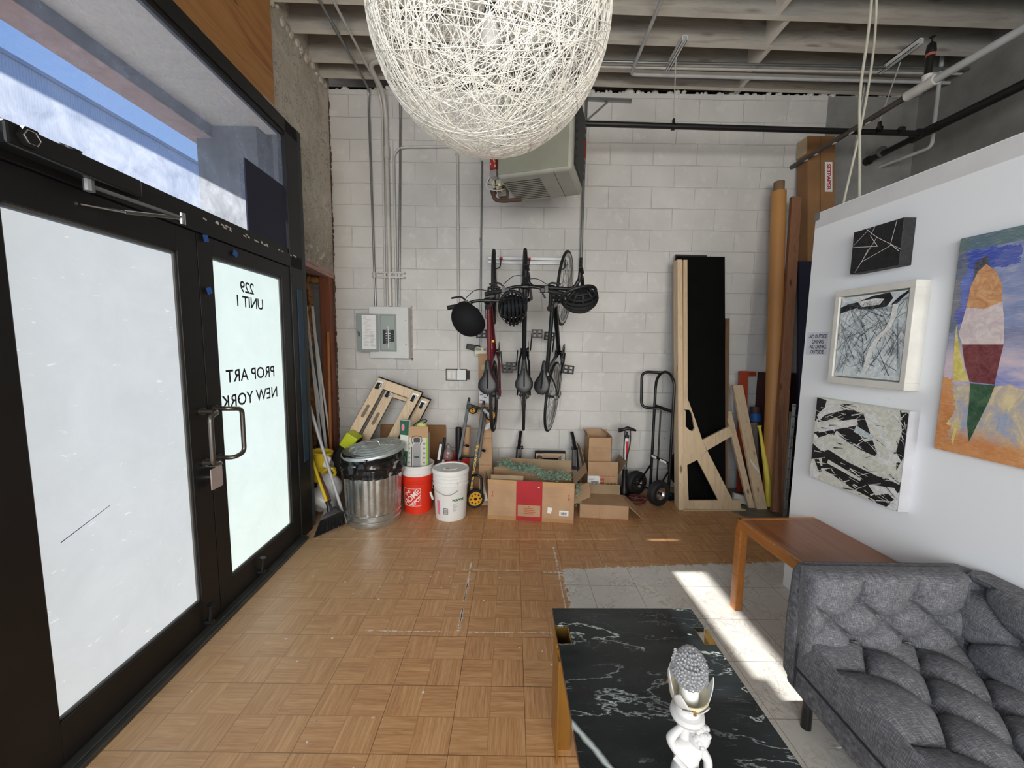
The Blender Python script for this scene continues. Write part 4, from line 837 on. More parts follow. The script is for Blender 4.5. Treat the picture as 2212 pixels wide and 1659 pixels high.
# large colour abstract
def big_mat():
    n = NT('colour_abstract'); tc = n.n('TexCoord'); sp = n.n('SeparateXYZ'); n.l(tc.outputs['Object'], sp.inputs[0]); obj = tc.outputs['Object']
    u = n.math('MULTIPLY', n.math('ADD', sp.outputs[1], -.7344), -1.0); z = sp.outputs[2]   # u: metres from the far edge, z from the bottom
    wob = n.math('MULTIPLY', n.math('SUBTRACT', n.noise(obj, 9, 5, .7), .5), .12); zz = n.math('ADD', z, wob); uu = n.math('ADD', u, wob)
    sky_ = n.ramp(n.noise(n.coord(scale=(1, 1, 2.2)), 4.2, 6, .65, .6), [(.3, (.16, .18, .30)), (.5, (.24, .30, .52)), (.62, (.46, .42, .52)), (.75, (.62, .52, .55))])
    mid = n.ramp(n.noise(n.coord(scale=(1, 1, 3)), 5, 6, .7), [(.3, (.20, .24, .58)), (.5, (.55, .48, .60)), (.7, (.78, .60, .55))])
    low = n.ramp(n.noise(n.coord(scale=(1, 2.2, 1)), 6.5, 6, .65, 1.2), [(.36, (.26, .36, .58)), (.5, (.52, .44, .36)), (.60, (.74, .60, .33)), (.8, (.80, .70, .46))])
    c = n.mix(n.ramp(n.math('MULTIPLY', zz, 1.1363), [(.45, 0.0), (.60, 1.0)]), mid, sky_)
    c = n.mix(n.math('LESS_THAN', zz, .300), c, low)
    og = n.ramp(n.noise(obj, 8, 5, .7), [(.35, (.55, .19, .045)), (.7, (.72, .36, .14))])
    c = n.mix(n.ramp(n.math('MULTIPLY', zz, 2.0), [(.10, 1.0), (.24, 0.0)]), c, og)
    c = n.mix(n.math('MULTIPLY', n.math('LESS_THAN', zz, .30), n.math('LESS_THAN', uu, .045)), c, og)
    blue = n.math('MULTIPLY', n.math('LESS_THAN', n.math('ABSOLUTE', n.math('SUBTRACT', uu, .075)), .048), n.math('GREATER_THAN', zz, .55)); c = n.mix(n.math('MULTIPLY', blue, .85), c, n.ramp(n.noise(obj, 12, 4), [(.3, (.02, .045, .35)), (.7, (.13, .20, .62))]))
    b2 = n.math('MULTIPLY', n.math('LESS_THAN', n.math('ABSOLUTE', n.math('SUBTRACT', zz, .80)), .035), n.math('LESS_THAN', uu, .20)); c = n.mix(n.math('MULTIPLY', b2, .8), c, (.035, .07, .40))
    dk = n.math('MULTIPLY', n.math('LESS_THAN', uu, .03), n.math('GREATER_THAN', zz, .52)); c = n.mix(n.math('MULTIPLY', dk, .75), c, (.12, .14, .16))
    c = n.mix(n.math('MULTIPLY', n.math('GREATER_THAN', z, .845), .85), c, (.10, .17, .16))
    weave = n.noise(n.coord(scale=(1, 1, 16)), 30, 2); c = n.mix(n.ramp(weave, [(.5, 0.0), (.7, .22)]), c, (.8, .74, .68)); n.bsdf(c, .7, 0, n.bump(weave, .2, .002)); return n.m
y0b, y1b, z0b, z1b = .20, 1.640, 1.167, 2.050
bo = pbox(y0b, y1b, z0b, z1b, 0, .030).build('large_painting', big_mat(), smooth=False, origin=PP((y0b + y1b) / 2, z0b, 0), bevel=.002)
tag(bo, 'large blue, orange and cream abstract painting with an upside-down cone shape', 'painting')
for k_, a_, b2 in (('ab_orange', (.50, .22, .10), (.72, .42, .20)), ('ab_pale', (.58, .48, .50), (.76, .66, .64)), ('ab_maroon', (.13, .025, .035), (.24, .07, .07)), ('ab_green', (.02, .065, .035), (.07, .15, .08)), ('ab_yellow', (.62, .50, .06), (.78, .68, .30)), ('ab_dark', (.05, .055, .07), (.14, .14, .17))):
    MT[k_] = canvas_mat(k_, a_, b2, 22, bump=.2)
def AP(poly): return [((y1b - y) / (y1b - y0b), (z - z0b) / (z1b - z0b)) for y, z in poly]
art_strokes(bo, y0b, y1b, z0b, z1b, .030, [('ab_dark', AP([(1.575, 1.79), (1.58, 1.94), (1.545, 1.965), (1.53, 1.90), (1.555, 1.80)])),
    ('ab_orange', AP([(1.590, 1.765), (1.585, 1.85), (1.567, 1.905), (1.545, 1.93), (1.515, 1.90), (1.492, 1.85), (1.482, 1.78), (1.53, 1.755)])),
    ('ab_pale', AP([(1.590, 1.765), (1.53, 1.755), (1.482, 1.78), (1.468, 1.70), (1.461, 1.617), (1.588, 1.617), (1.604, 1.66)])),
    ('ab_maroon', AP([(1.588, 1.617), (1.461, 1.617), (1.466, 1.55), (1.471, 1.463), (1.547, 1.466), (1.572, 1.54)])),
    ('ab_green', AP([(1.545, 1.461), (1.469, 1.460), (1.480, 1.40), (1.505, 1.30), (1.524, 1.224), (1.538, 1.30), (1.54, 1.38)])),
    ('ab_yellow', AP([(1.616, 1.70), (1.600, 1.62), (1.575, 1.53), (1.548, 1.466), (1.600, 1.467), (1.612, 1.56)])),
    ('ab_yellow', AP([(1.575, 1.30), (1.566, 1.295), (1.575, 1.20), (1.583, 1.22)]))])
# notice
o = pbox(2.243, 2.388, 1.556, 1.690, 0, .0015).build('paper_notice', simple('notice_paper', (.70, .71, .80), .8, var=.04), smooth=False); tag(o, 'small lilac paper notice about drinks taped left of the framed painting', 'notice')
b = MB()
for k, (tx, dy) in enumerate((('-NO OUTSIDE', 0), ('DRINKS', .004), ('-NO DRINKS', .004), ('OUTSIDE', .004))):
    v, f = text_geo(tx, .040, spacing=.95, bold=.0006); wd = max(p[0] for p in v) - min(p[0] for p in v); k2 = (.124, .080, .118, .090)[k] / wd
    b.add([PP(2.312 - a * k2 - dy, 1.654 - k * .0305 + c * .80, .0022) for a, c, _ in v], f)
b.build('lettering', 'ink', o, smooth=False)
# ================================================================ BICYCLES
def ring(r, n=48, l=0.0, c=(0, 0)):  # circle in the bike plane: (l, -h, u)
    return [(l, -(c[0] + r * math.cos(2 * PI * i / n)), c[1] + r * math.sin(2 * PI * i / n)) for i in range(n)]
def P3(l, h, u): return (l, -h, u)
def loft(b, secs, n=12, mi=0):
    """secs: list of (centre, half-vector A, half-vector B) ellipses"""
    vs_ = []; fs = []
    for c, A, B in secs:
        for k in range(n): t = 2 * PI * k / n; vs_.append(Vector(c) + Vector(A) * math.cos(t) + Vector(B) * math.sin(t))
    for i in range(len(secs) - 1):
        for k in range(n): fs.append((i * n + k, i * n + (k + 1) % n, (i + 1) * n + (k + 1) % n, (i + 1) * n + k))
    fs.append(tuple(range(n - 1, -1, -1))); fs.append(tuple((len(secs) - 1) * n + k for k in range(n)))
    b.add(vs_, fs, mi)
MT['spoke'] = simple('spoke_steel', (.10, .10, .105), .35, .9)
MT['rim_black'] = simple('rim_black', (.02, .02, .022), .3, .4)
MT['rim_silver'] = simple('rim_silver', (.45, .46, .47), .3, .8)
MT['saddle_black'] = simple('saddle_black', (.014, .014, .016), .42)
MT['frame_gloss'] = simple('frame_gloss_black', (.010, .012, .014), .22, .2)
def bicycle(label, frame_mat, bars, saddle_w, X0, Z0, yaw, lean, steer, bar_u, rim, tyre_r, crank, S=1.05):
    root = thing('bicycle', label, 'bicycle', (0, 0, 0), 'bicycles hanging nose up from the wall rack')
    FW = .345; ax_r, ax_f = (.345, 0.0), (.345, 1.03)
    def wheel(c, l_rot, nm):
        M = T(0, -c[0], c[1]) @ R('Z', l_rot)
        b = MB(); b.M = M; b.tube([(0, -p, q) for p, q in [((FW - tyre_r) * math.cos(2 * PI * i / 56), (FW - tyre_r) * math.sin(2 * PI * i / 56)) for i in range(56)]], tyre_r, 10, True); w_ = b.build(nm, 'rubber', root)
        b = MB(); b.M = M; rr_ = FW - 2 * tyre_r - .004; vs_ = []; fs = []; N = 56
        for l, r_ in ((-.010, rr_ + .006), (.010, rr_ + .006), (.008, rr_ - .018), (-.008, rr_ - .018)):
            for i in range(N): t = 2 * PI * i / N; vs_.append((l, -r_ * math.cos(t), r_ * math.sin(t)))
        for k in range(4):
            for i in range(N): fs.append((k * N + i, k * N + (i + 1) % N, ((k + 1) % 4) * N + (i + 1) % N, ((k + 1) % 4) * N + i))
        b.add(vs_, fs); b.build('rim', rim, w_)
        b = MB(); b.M = M
        for i in range(24):
            t = 2 * PI * i / 24; t2 = t + (.5 if i % 4 < 2 else -.5); l = .028 if i % 2 else -.028
            b.tube([(l, -.022 * math.cos(t2), .022 * math.sin(t2)), (0, -(rr_ - .015) * math.cos(t), (rr_ - .015) * math.sin(t))], .0013, 4)
        tag(b.build('spokes', 'spoke', w_, smooth=False), 'thin steel spokes')
        b = MB(); b.M = M; b.cyl((-.045, 0, 0), (.045, 0, 0), .012); b.cyl((-.032, 0, 0), (-.026, 0, 0), .024); b.cyl((.026, 0, 0), (.032, 0, 0), .024); b.build('hub', 'black_metal', w_)
        return w_
    wheel(ax_r, 0, 'rear_wheel'); wheel(ax_f, steer, 'front_wheel')
    BB = (.28, .43); SCl = (.80, .28); HT = (.90, .81); HB = (.76, .85)
    b = MB()
    b.cyl(P3(0, *BB), P3(0, *SCl), .016); b.cyl(P3(0, SCl[0] - .01, SCl[1]), P3(0, HT[0] - .03, HT[1]), .018); b.cyl(P3(0, BB[0], BB[1]), P3(0, HB[0] + .02, HB[1]), .021)
    b.cyl(P3(0, *HT), P3(0, *HB), .023)
    for s_ in (-1, 1):
        b.tube([P3(s_ * .02, BB[0], BB[1]), P3(s_ * .05, BB[0] + .02, BB[1] - .12), P3(s_ * .062, ax_r[0], ax_r[1])], [.011, .010, .008]); b.tube([P3(s_ * .014, SCl[0], SCl[1]), P3(s_ * .045, .62, .17), P3(s_ * .062, ax_r[0], ax_r[1])], [.009, .008, .007])
    b.cyl(P3(-.035, *BB), P3(.035, *BB), .021); b.build('frame', frame_mat, root)
    b = MB(); b.M = T(0, -ax_f[0], ax_f[1]) @ R('Z', steer) @ T(0, ax_f[0], -ax_f[1]); b.tube([P3(0, HB[0], HB[1]), P3(0, HB[0] - .03, HB[1] + .01)], .018)
    for s_ in (-1, 1): b.tube([P3(s_ * .018, HB[0] - .02, HB[1] + .01), P3(s_ * .045, HB[0] - .07, HB[1] + .025), P3(s_ * .052, ax_f[0], ax_f[1])], [.016, .014, .010])
    b.build('fork', 'black_metal', root)
    b = MB(); b.cyl(P3(0, SCl[0], SCl[1]), P3(0, .93, .235), .0135); b.build('seatpost', 'black_metal', root)
    b = MB(); u0 = .095
    prof = [(0, .35), (.02, .72), (.05, 1.0), (.09, 1.0), (.12, .82), (.15, .55), (.19, .36), (.24, .29), (.27, .24), (.278, .10)]
    loft(b, [((0, -(.955 - .012 * math.sin(min(1, t_ / .27) * PI)), u0 + t_), (saddle_w * k_, 0, 0), (0, .016 if t_ > .005 and t_ < .275 else .007, 0)) for t_, k_ in prof], 16)
    sd = b.build('saddle', 'saddle_black', root)
    b = MB(); b.span((-.005, -.979, u0 + .05), (.005, -.966, u0 + .20)); b.build('centre_groove', 'black_matte', sd)
    # stem and bars
    hb = 1.0; b = MB(); b.tube(smoothpath([P3(0, HT[0] - .02, HT[1] + .01), P3(0, .965, HT[1] - .015), P3(0, hb, bar_u)], .02, 4), .016); b.cyl(P3(-.022, hb, bar_u), P3(.022, hb, bar_u), .022); b.cyl(P3(0, .995, HT[1] - .025), P3(0, .96, HT[1] - .012), .021); b.build('stem', 'black_metal', root)
    if bars == 'flat':
        b = MB(); pts = [P3(-.31, hb - .01, bar_u - .055), P3(-.17, hb, bar_u - .03), P3(-.09, hb, bar_u), P3(.09, hb, bar_u), P3(.17, hb, bar_u - .03), P3(.31, hb - .01, bar_u - .055)]
        b.tube(smoothpath(pts, .05, 5), .0125, 12); hbar = b.build('handlebar', 'black_metal', root)
        for s_ in (-1, 1):
            g = MB(); g.cyl(P3(s_ * .195, hb - .002, bar_u - .035), P3(s_ * .312, hb - .010, bar_u - .056), .0175, 14); g.build('grip', 'rubber', hbar)
            g = MB(); g.box(P3(s_ * .165, hb, bar_u - .02), (.028, .03, .045)); g.tube(smoothpath([P3(s_ * .165, hb, bar_u), P3(s_ * .20, hb + .015, bar_u + .03), P3(s_ * .275, hb + .02, bar_u + .015)], .03), .0075, 8); g.build('brake_lever', 'black_metal', hbar)
            g = MB(); g.box(P3(s_ * .135, hb + .02, bar_u - .03), (.035, .035, .035)); g.tube([P3(s_ * .135, hb + .02, bar_u - .05), P3(s_ * .16, hb + .01, bar_u - .09)], .007); g.build('shifter', 'black_plastic', hbar, bevel=.004)
        g = MB(); g.tube(smoothpath([P3(-.165, hb, bar_u + .02), P3(-.08, hb + .05, bar_u + .085), P3(.02, hb + .02, bar_u + .07), P3(.02, .80, HB[1] + .08)], .06, 6), .0028, 6); g.build('cable', 'black_plastic', hbar)
        g = MB(); g.tube(smoothpath([P3(.165, hb, bar_u + .02), P3(.09, hb + .05, bar_u + .06), P3(-.02, hb, bar_u + .05), P3(-.03, .8, HT[1] - .1)], .06, 6), .0028, 6); g.build('cable', 'black_plastic', hbar)
    else:
        b = MB()
        for s_ in (-1, 1):
            pts = [P3(0, hb, bar_u), P3(s_ * .175, hb, bar_u), P3(s_ * .21, hb, bar_u + .085), P3(s_ * .215, hb - .06, bar_u + .115), P3(s_ * .22, hb - .13, bar_u + .06), P3(s_ * .225, hb - .14, bar_u - .06)]
            b.tube(smoothpath(pts, .05, 6), .015, 12)
        hbar = b.build('handlebar', 'black_metal', root)
        for s_ in (-1, 1):
            g = MB(); loft(g, [(P3(s_ * .21, hb, bar_u + .06), (.016, 0, 0), (0, .018, 0)), (P3(s_ * .212, hb + .01, bar_u + .12), (.018, 0, 0), (0, .02, 0)), (P3(s_ * .213, hb + .05, bar_u + .155), (.014, 0, 0), (0, .017, .006))], 10); g.tube(smoothpath([P3(s_ * .213, hb + .02, bar_u + .15), P3(s_ * .215, hb - .02, bar_u + .175), P3(s_ * .22, hb - .10, bar_u + .14)], .03), .006, 8); g.build('brake_hood', 'black_plastic', hbar)
    # brakes, drivetrain
    b = MB(); b.box(P3(0, .70, .905), (.075, .02, .03)); b.box(P3(0, .735, .88), (.03, .03, .02)); b.build('front_brake', 'black_metal', root, bevel=.004)
    b = MB(); b.box(P3(0, .70, .215), (.075, .02, .03)); b.build('rear_brake', 'black_metal', root, bevel=.004)
    b = MB(); b.lathe([(.062, -.0015), (.092, -.0015), (.092, .0015), (.062, .0015), (.062, -.0015)], 40, T(.045, -BB[0], BB[1]) @ R('Y', 90)); b.cyl((.03, -BB[0], BB[1]), (.05, -BB[0], BB[1]), .028)
    for k in range(5): a_ = 2 * PI * k / 5; b.beam((.045, -BB[0] - .02 * math.cos(a_), BB[1] + .02 * math.sin(a_)), (.045, -BB[0] - .068 * math.cos(a_), BB[1] + .068 * math.sin(a_)), .014, .004, up=(1, 0, 0))
    b.build('chainring', 'black_metal', root)
    b = MB(); b.lathe([(.012, -.014), (.040, -.014), (.034, 0), (.026, .012), (.012, .012)], 24, T(.042, -ax_r[0], ax_r[1]) @ R('Y', 90)); b.build('cassette', 'grey_metal', root)
    b = MB(); b.tube([P3(.046, BB[0] + .092, BB[1]), P3(.044, ax_r[0] + .042, ax_r[1])], .0035, 6); b.tube([P3(.046, BB[0] - .092, BB[1]), P3(.044, ax_r[0] - .06, ax_r[1] + .03)], .0035, 6); b.build('chain', 'spoke', root)
    b = MB(); b.box(P3(.055, ax_r[0] - .07, ax_r[1] + .02), (.02, .085, .028)); b.cyl(P3(.05, ax_r[0] - .11, ax_r[1] + .03), P3(.06, ax_r[0] - .11, ax_r[1] + .03), .018); b.build('derailleur', 'black_metal', root, bevel=.003)
    for s_ in (-1, 1):
        a_ = math.radians(crank + (0 if s_ > 0 else 180)); e_ = (BB[0] + .17 * math.sin(a_), BB[1] + .17 * math.cos(a_)); l = s_ * .062
        b = MB(); b.beam(P3(l, *BB), P3(l + s_ * .012, *e_), .022, .012, up=(1, 0, 0)); cr_ = b.build('crank_arm', 'black_metal', root, bevel=.003)
        b = MB(); c_ = (l + s_ * .062); b.cyl(P3(l + s_ * .01, *e_), P3(c_ + s_ * .045, *e_), .007)
        for dl, dh, wl, wu in ((-.045, 0, .016, .078), (.045, 0, .016, .078), (0, .034, .10, .014), (0, -.034, .10, .014), (0, 0, .022, .07)): b.box(P3(c_ + dl * 1.0, e_[0], e_[1] + dh), (wl, .022, wu))
        b.build('pedal', 'black_plastic', cr_, smooth=False)
    root.scale = (S, S, S); root.location = (X0, 4.238, Z0); root.rotation_euler = (0, math.radians(lean), math.radians(yaw))
    return root
bk1 = bicycle('burgundy framed bicycle with flat bars, leftmost on the rack', 'burgundy', 'flat', .078, -.170, 1.07, -2.0, -.4, 3, .835, 'rim_black', .016, 185)
bk2 = bicycle('black bicycle with flat bars hanging in the middle of the rack', 'black_matte', 'flat', .072, .130, 1.085, -1.5, -.5, 2, .93, 'rim_black', .015, 20)
bk3 = bicycle('black bicycle with curved drop bars, rightmost on the rack', 'frame_gloss', 'drop', .066, .515, 1.07, -16.0, 5.2, -2, .945, 'rim_silver', .0125, 150)
MB().box((-.172, 3.405, 1.62), (.02, .012, .02)).build('decal', 'yellow_ink', bk1)
# rack
rk = thing('bike_rack', 'silver wall rail with red-capped hooks holding the three bicycles', 'rack', (.16, 4.25, 2.45))
b = MB(); b.span((-.275, 4.228, 2.495), (.592, 4.25, 2.528)); b.span((-.275, 4.22, 2.452), (.592, 4.25, 2.480)); b.span((-.275, 4.240, 2.48), (.592, 4.25, 2.495)); b.build('rail', 'alu', rk, smooth=False, bevel=.003)
for x_ in (-.135, .165, .545):
    b = MB(); b.tube(smoothpath([(x_, 4.225, 2.50), (x_, 4.205, 2.50), (x_ - .004, 4.13, 2.40), (x_ - .05, 4.08, 2.37), (x_ - .07, 4.08, 2.40)], .03, 5), .0055, 8); hk = b.build('hook', 'black_metal', rk)
    b = MB(); b.box((x_, 4.212, 2.505), (.034, .018, .024)); b.build('red_cap', 'sticker_red', hk, bevel=.003)
# helmets
def helmet(label, loc, axis, roll, vents, mat='black_plastic', sc=(1, 1, 1)):
    root = thing('bike_helmet', label, 'helmet', (0, 0, 0), 'bike helmets hung on the handlebars')
    ex, ey, ez = .135 * sc[0], .105 * sc[1], .118 * sc[2]
    def dome(b, k, nu=28, nv=12, low=-.25):
        vs_ = []
        for j in range(nv + 1):
            a = PI / 2 - (PI / 2 - math.asin(low)) * j / nv
            for i in range(nu): t = 2 * PI * i / nu; vs_.append((ex * k * math.cos(a) * math.cos(t), ey * k * math.cos(a) * math.sin(t), ez * k * math.sin(a)))
        b.add(vs_, [(j * nu + i, j * nu + (i + 1) % nu, (j + 1) * nu + (i + 1) % nu, (j + 1) * nu + i) for j in range(nv) for i in range(nu)])
    if not vents:
        b = MB(); dome(b, 1.0, 36, 16, -.35); sh = b.build('shell', mat, root); so = sh.modifiers.new('s', 'SOLIDIFY'); so.thickness = .012; so.offset = -1
        b = MB(); b.tube([(ex * math.cos(math.asin(-.35)) * math.cos(2 * PI * i / 40), ey * math.cos(math.asin(-.35)) * math.sin(2 * PI * i / 40), -.35 * ez) for i in range(40)], .006, 8, True); b.build('rim', 'rubber', root)
        for s_ in (-1, 1):
            b = MB(); b.box((.35 * ex, s_ * .50 * ey, .80 * ez), (.046, .012, .012), R('Y', 22) @ R('X', -s_ * 35)); b.build('vent_slot', 'slot', root, bevel=.004)
        b = MB(); b.tube([(ex * 1.0 * math.cos(a), 0, ez * 1.0 * math.sin(a)) for a in [PI * (.35 + .3 * i / 10) for i in range(11)]], .004, 6); b.build('crease', mat, root)
    else:
        b = MB()
        for yf in (-.86, -.58, -.29, 0, .29, .58, .86):
            q = math.sqrt(1 - yf * yf * .96); pts = []
            for i in range(17):
                a = math.radians(-18 + 216 * i / 16); pts.append((ex * q * math.cos(a) * (1.08 if math.cos(a) < 0 else 1), ey * yf * (1 - .12 * abs(math.cos(a))), ez * max(q, .35) * math.sin(a)))
            b.tube(pts, [.006 + .007 * math.sin(PI * i / 16) for i in range(17)], 8)
        for a in (28, 62, 100, 135, 160):
            a = math.radians(a); b.tube([(ex * math.cos(a) * .97 * math.sqrt(1 - y * y * .9), ey * y * .97, ez * .97 * math.sin(a) * math.sqrt(1 - y * y * .9)) for y in [-.93 + 1.86 * k / 12 for k in range(13)]], .0085, 8)
        b.tube([(ex * 1.0 * math.cos(2 * PI * i / 40) * (1.06 if math.cos(2 * PI * i / 40) < 0 else 1), ey * math.sin(2 * PI * i / 40), -.012 - .01 * math.cos(4 * PI * i / 40)) for i in range(40)], .014, 8, True)
        b.build('shell', mat, root)
        b = MB(); dome(b, .86, 24, 8, -.05); b.build('liner', 'black_matte', root)
    for s_ in (-1, 1):
        b = MB(); b.tube([(-.03, s_ * ey * .88, -.03), (.01, s_ * .07, -.08), (.02, s_ * .01, -.115)], .004, 6); b.build('strap', 'blk_fabric', root)
    q = Vector(axis).normalized().to_track_quat('Z', 'Y'); root.rotation_mode = 'QUATERNION'; root.rotation_quaternion = q @ Matrix.Rotation(math.radians(roll), 4, 'Z').to_quaternion()
    root.location = loc; return root
helmet('matte black skate helmet hanging from the left end of the lowest handlebar', (-.35, 3.08, 1.79), (-.55, -.50, -.62), 100, False, 'black_matte', (1.0, 1.15, 1.0))
helmet('glossy black vented helmet hanging between the left and middle bicycles', (-.002, 3.13, 1.885), (.05, -.80, -.55), 95, True, 'frame_gloss')
helmet('black vented helmet hanging tilted from the drop bar at the right', (.525, 3.06, 1.965), (.25, -.62, -.70), 20, True, 'black_plastic')
# ================================================================ CLUTTER, LEFT HALF
def skew_box(b, P0, ux, uy, uz, mi=0):
    P0, ux, uy, uz = map(Vector, (P0, ux, uy, uz)); vs_ = [P0 + ux * a + uy * c + uz * e for a in (0, 1) for c in (0, 1) for e in (0, 1)]
    return b.add(vs_, [(0, 1, 3, 2), (4, 6, 7, 5), (0, 4, 5, 1), (2, 3, 7, 6), (0, 2, 6, 4), (1, 5, 7, 3)], mi)
def mono(name, mb, mat, label, cat, group=None, **kw): return tag(mb.build(name, mat, **kw), label, cat, group)
# --- trash can
tc_ = thing('trash_can', 'ribbed galvanized steel trash can lined with a black bag', 'trash can', (-1.235, 3.35, 0))
def ribs(t, z): return 1 + (.024 * (abs(math.sin(11 * t)) - .5) if .125 < z < .53 else 0)
b = MB(); b.lathe([(.20, .004), (.222, .0), (.228, .01), (.228, .045), (.236, .052), (.236, .062), (.229, .068), (.230, .098), (.238, .104), (.238, .114), (.231, .12), (.231, .13), (.234, .15), (.246, .50), (.247, .52), (.25, .545), (.255, .555), (.255, .565), (.248, .57)], 272, T(-1.235, 3.35, 0), 0, ribs); b.build('body', 'galv', tc_)
b = MB(); rr = random.Random(77); ph = [(rr.uniform(0, 6.28), rr.choice([3, 5, 7, 9, 13, 17])) for _ in range(8)]
def crumple(t, z): return 1 + sum(.018 * math.sin(f_ * t + p_ + z * 31 * (i % 3 - 1)) for i, (p_, f_) in enumerate(ph)) * (1 if z < .64 else .4)
b.lathe([(.249, .445), (.262, .45), (.258, .47), (.268, .50), (.262, .525), (.272, .55), (.262, .575), (.268, .60), (.256, .62), (.262, .63), (.252, .648), (.20, .65)], 90, T(-1.235, 3.35, 0), 0, crumple); tag(b.build('bin_liner', 'trash_bag', tc_), 'black plastic bin bag folded over the rim')
LM = T(-1.228, 3.345, .662) @ R('Y', -5.5) @ R('X', 5)
b = MB(); b.M = LM; b.lathe([(.262, -.022), (.268, -.024), (.270, -.002), (.265, .004), (.250, .004), (.246, .010), (.238, .005), (.205, .009), (.200, .016), (.192, .011), (.158, .015), (.153, .022), (.145, .017), (.110, .020), (.105, .027), (.097, .022), (.06, .024), (0, .026)], 72); li = b.build('lid', 'galv_lid', tc_, angle=60); tag(li, 'round galvanized lid with concentric ridges, lying tilted')
b = MB(); b.M = LM; b.tube(smoothpath([(-.062, 0, .022), (-.055, 0, .060), (.055, 0, .060), (.062, 0, .022)], .022, 5), .0085, 8); b.build('lid_handle', 'grey_metal', li)
b = MB(); b.M = LM
for a_ in range(8): b.beam((.06 * math.cos(a_ * PI / 4), .06 * math.sin(a_ * PI / 4), .025), (.20 * math.cos(a_ * PI / 4), .20 * math.sin(a_ * PI / 4), .012), .004, .006)
b.build('radial_ribs', 'galv_lid', li)
# --- orange bucket with white inner bucket
def bucket(name, label, cx, cy, r0, r1, h, mat, rings=(.82, .88, .94), cat='bucket', z0=0):
    t_ = thing(name, label, cat, (cx, cy, z0)); pr = [(r0 * .96, z0 + .002), (r0, z0)]
    for k in (0, .2, .4, .6, .78): pr.append((r0 + (r1 - r0) * k, z0 + h * k + .003))
    for k in rings: rr_ = r0 + (r1 - r0) * k; pr += [(rr_, z0 + h * k - .006), (rr_ + .006, z0 + h * k - .004), (rr_ + .006, z0 + h * k + .004), (rr_, z0 + h * k + .006)]
    pr += [(r1, z0 + h - .008), (r1 + .006, z0 + h - .006), (r1 + .006, z0 + h), (r1 - .004, z0 + h), (r1 - .006, z0 + h - .01), (r0 - .004, z0 + .012), (0, z0 + .01)]
    b = MB(); b.lathe(pr, 64, T(cx, cy, 0)); b.build('body', mat, t_); return t_
ob_ = bucket('bucket', 'bright orange-red bucket with a white square store logo, beside the trash can', -.895, 3.585, .128, .148, .362, 'bucket_orange', (.80, .86))
lg = MB()
def on_bucket(v, f, ang, zc, r=.1395, cx=-.895, cy=3.585, off=.0015, taper=.055, mb=None): mb.add(wrap_cyl(v, cx, cy, r + off, zc, ang, taper), f)
side = .172
sq = []
for (x0, y0), (x1, y1) in (((-1, -1), (1, -1)), ((1, -1), (1, 1)), ((1, 1), (-1, 1)), ((-1, 1), (-1, -1))):
    for k in range(8):
        a, c = k / 8, (k + 1) / 8; h_ = side / 2; w_ = .0035
        xa, ya, xb, yb = (x0 + (x1 - x0) * a) * h_, (y0 + (y1 - y0) * a) * h_, (x0 + (x1 - x0) * c) * h_, (y0 + (y1 - y0) * c) * h_
        nx, ny = (0, w_) if y0 == y1 else (w_, 0); s_ = 1 if (x0 + y0 + x1 + y1) < 0 else -1
        on_bucket([(xa, ya, 0), (xb, yb, 0), (xb + nx * s_, yb + ny * s_, 0), (xa + nx * s_, ya + ny * s_, 0)], [(0, 1, 2, 3)], -100, .165, mb=lg)
for body, size, dx, dy in (('THE', .040, -.040, .042), ('HOME', .074, -.004, -.0), ('DEPOT', .050, .036, -.042)):
    v, f = text_geo(body, size, spacing=.92, bold=.0010); cA, sA = math.cos(math.radians(44)), math.sin(math.radians(44))
    v = [(dx + x * cA - (y - size * .35) * sA, dy + x * sA + (y - size * .35) * cA, 0) for x, y, _ in v]; v = [(max(-side / 2 + .004, min(side / 2 - .004, x)), max(-side / 2 + .004, min(side / 2 - .004, y)), 0) for x, y, _ in v]
    on_bucket(v, f, -100, .165, mb=lg)
lg.build('printed_logo', 'white_ink', ob_, smooth=False)
ib = bucket('bucket', 'white bucket nested inside the orange-red one, holding the sprayer box', -.895, 3.585, .118, .152, .40, 'white_plastic', (.80, .92), z0=.06)
# sprayer box and seed bag in it
sb_ = thing('sprayer_box', 'open printed cardboard box with a grey garden sprayer picture standing in the nested buckets', 'box', (-.87, 3.56, .30))
BM = T(-.985, 3.505, .30) @ R('Z', 4) @ R('Y', 1.0); bw_, bd_, bh_ = .200, .12, .45
b = MB(); b.M = BM; b.span((0, 0, 0), (bw_, .003, bh_)); b.span((0, bd_ - .003, 0), (bw_, bd_, bh_)); b.span((0, 0, 0), (.003, bd_, bh_)); b.span((bw_ - .003, 0, 0), (bw_, bd_, bh_)); b.span((0, 0, 0), (bw_, bd_, .004)); b.build('carton', simple('carton_white', (.60, .59, .54), .7, var=.04), sb_, smooth=False)
b = MB(); b.M = BM; b.span((0, -.002, bh_), (bw_, .001, bh_ + .072)); b.span((-.001, -.0035, bh_ - .03), (bw_ + .001, -.0005, bh_ + .075)); b.build('flap', 'card', sb_, smooth=False)
b = MB(); b.M = BM; b.span((0, -.0015, .02), (.008, 0, bh_ - .03)); b.span((bw_ - .014, -.0015, .02), (bw_, 0, bh_ - .03)); b.build('green_stripe', simple('lime_print', (.28, .50, .05), .6), sb_, smooth=False)
b = MB(); b.M = BM @ T(.098, -.0025, .235) @ R('X', 90)
b.prism([(-.034, -.10), (.034, -.10), (.034, .095), (.028, .118), (.018, .132), (-.018, .132), (-.028, .118), (-.034, .095)], .001); b.build('sprayer_print', simple('print_grey', (.34, .33, .34), .6, var=.1), sb_, smooth=False)
b = MB(); b.M = BM @ T(.098, -.004, .235) @ R('X', 90)
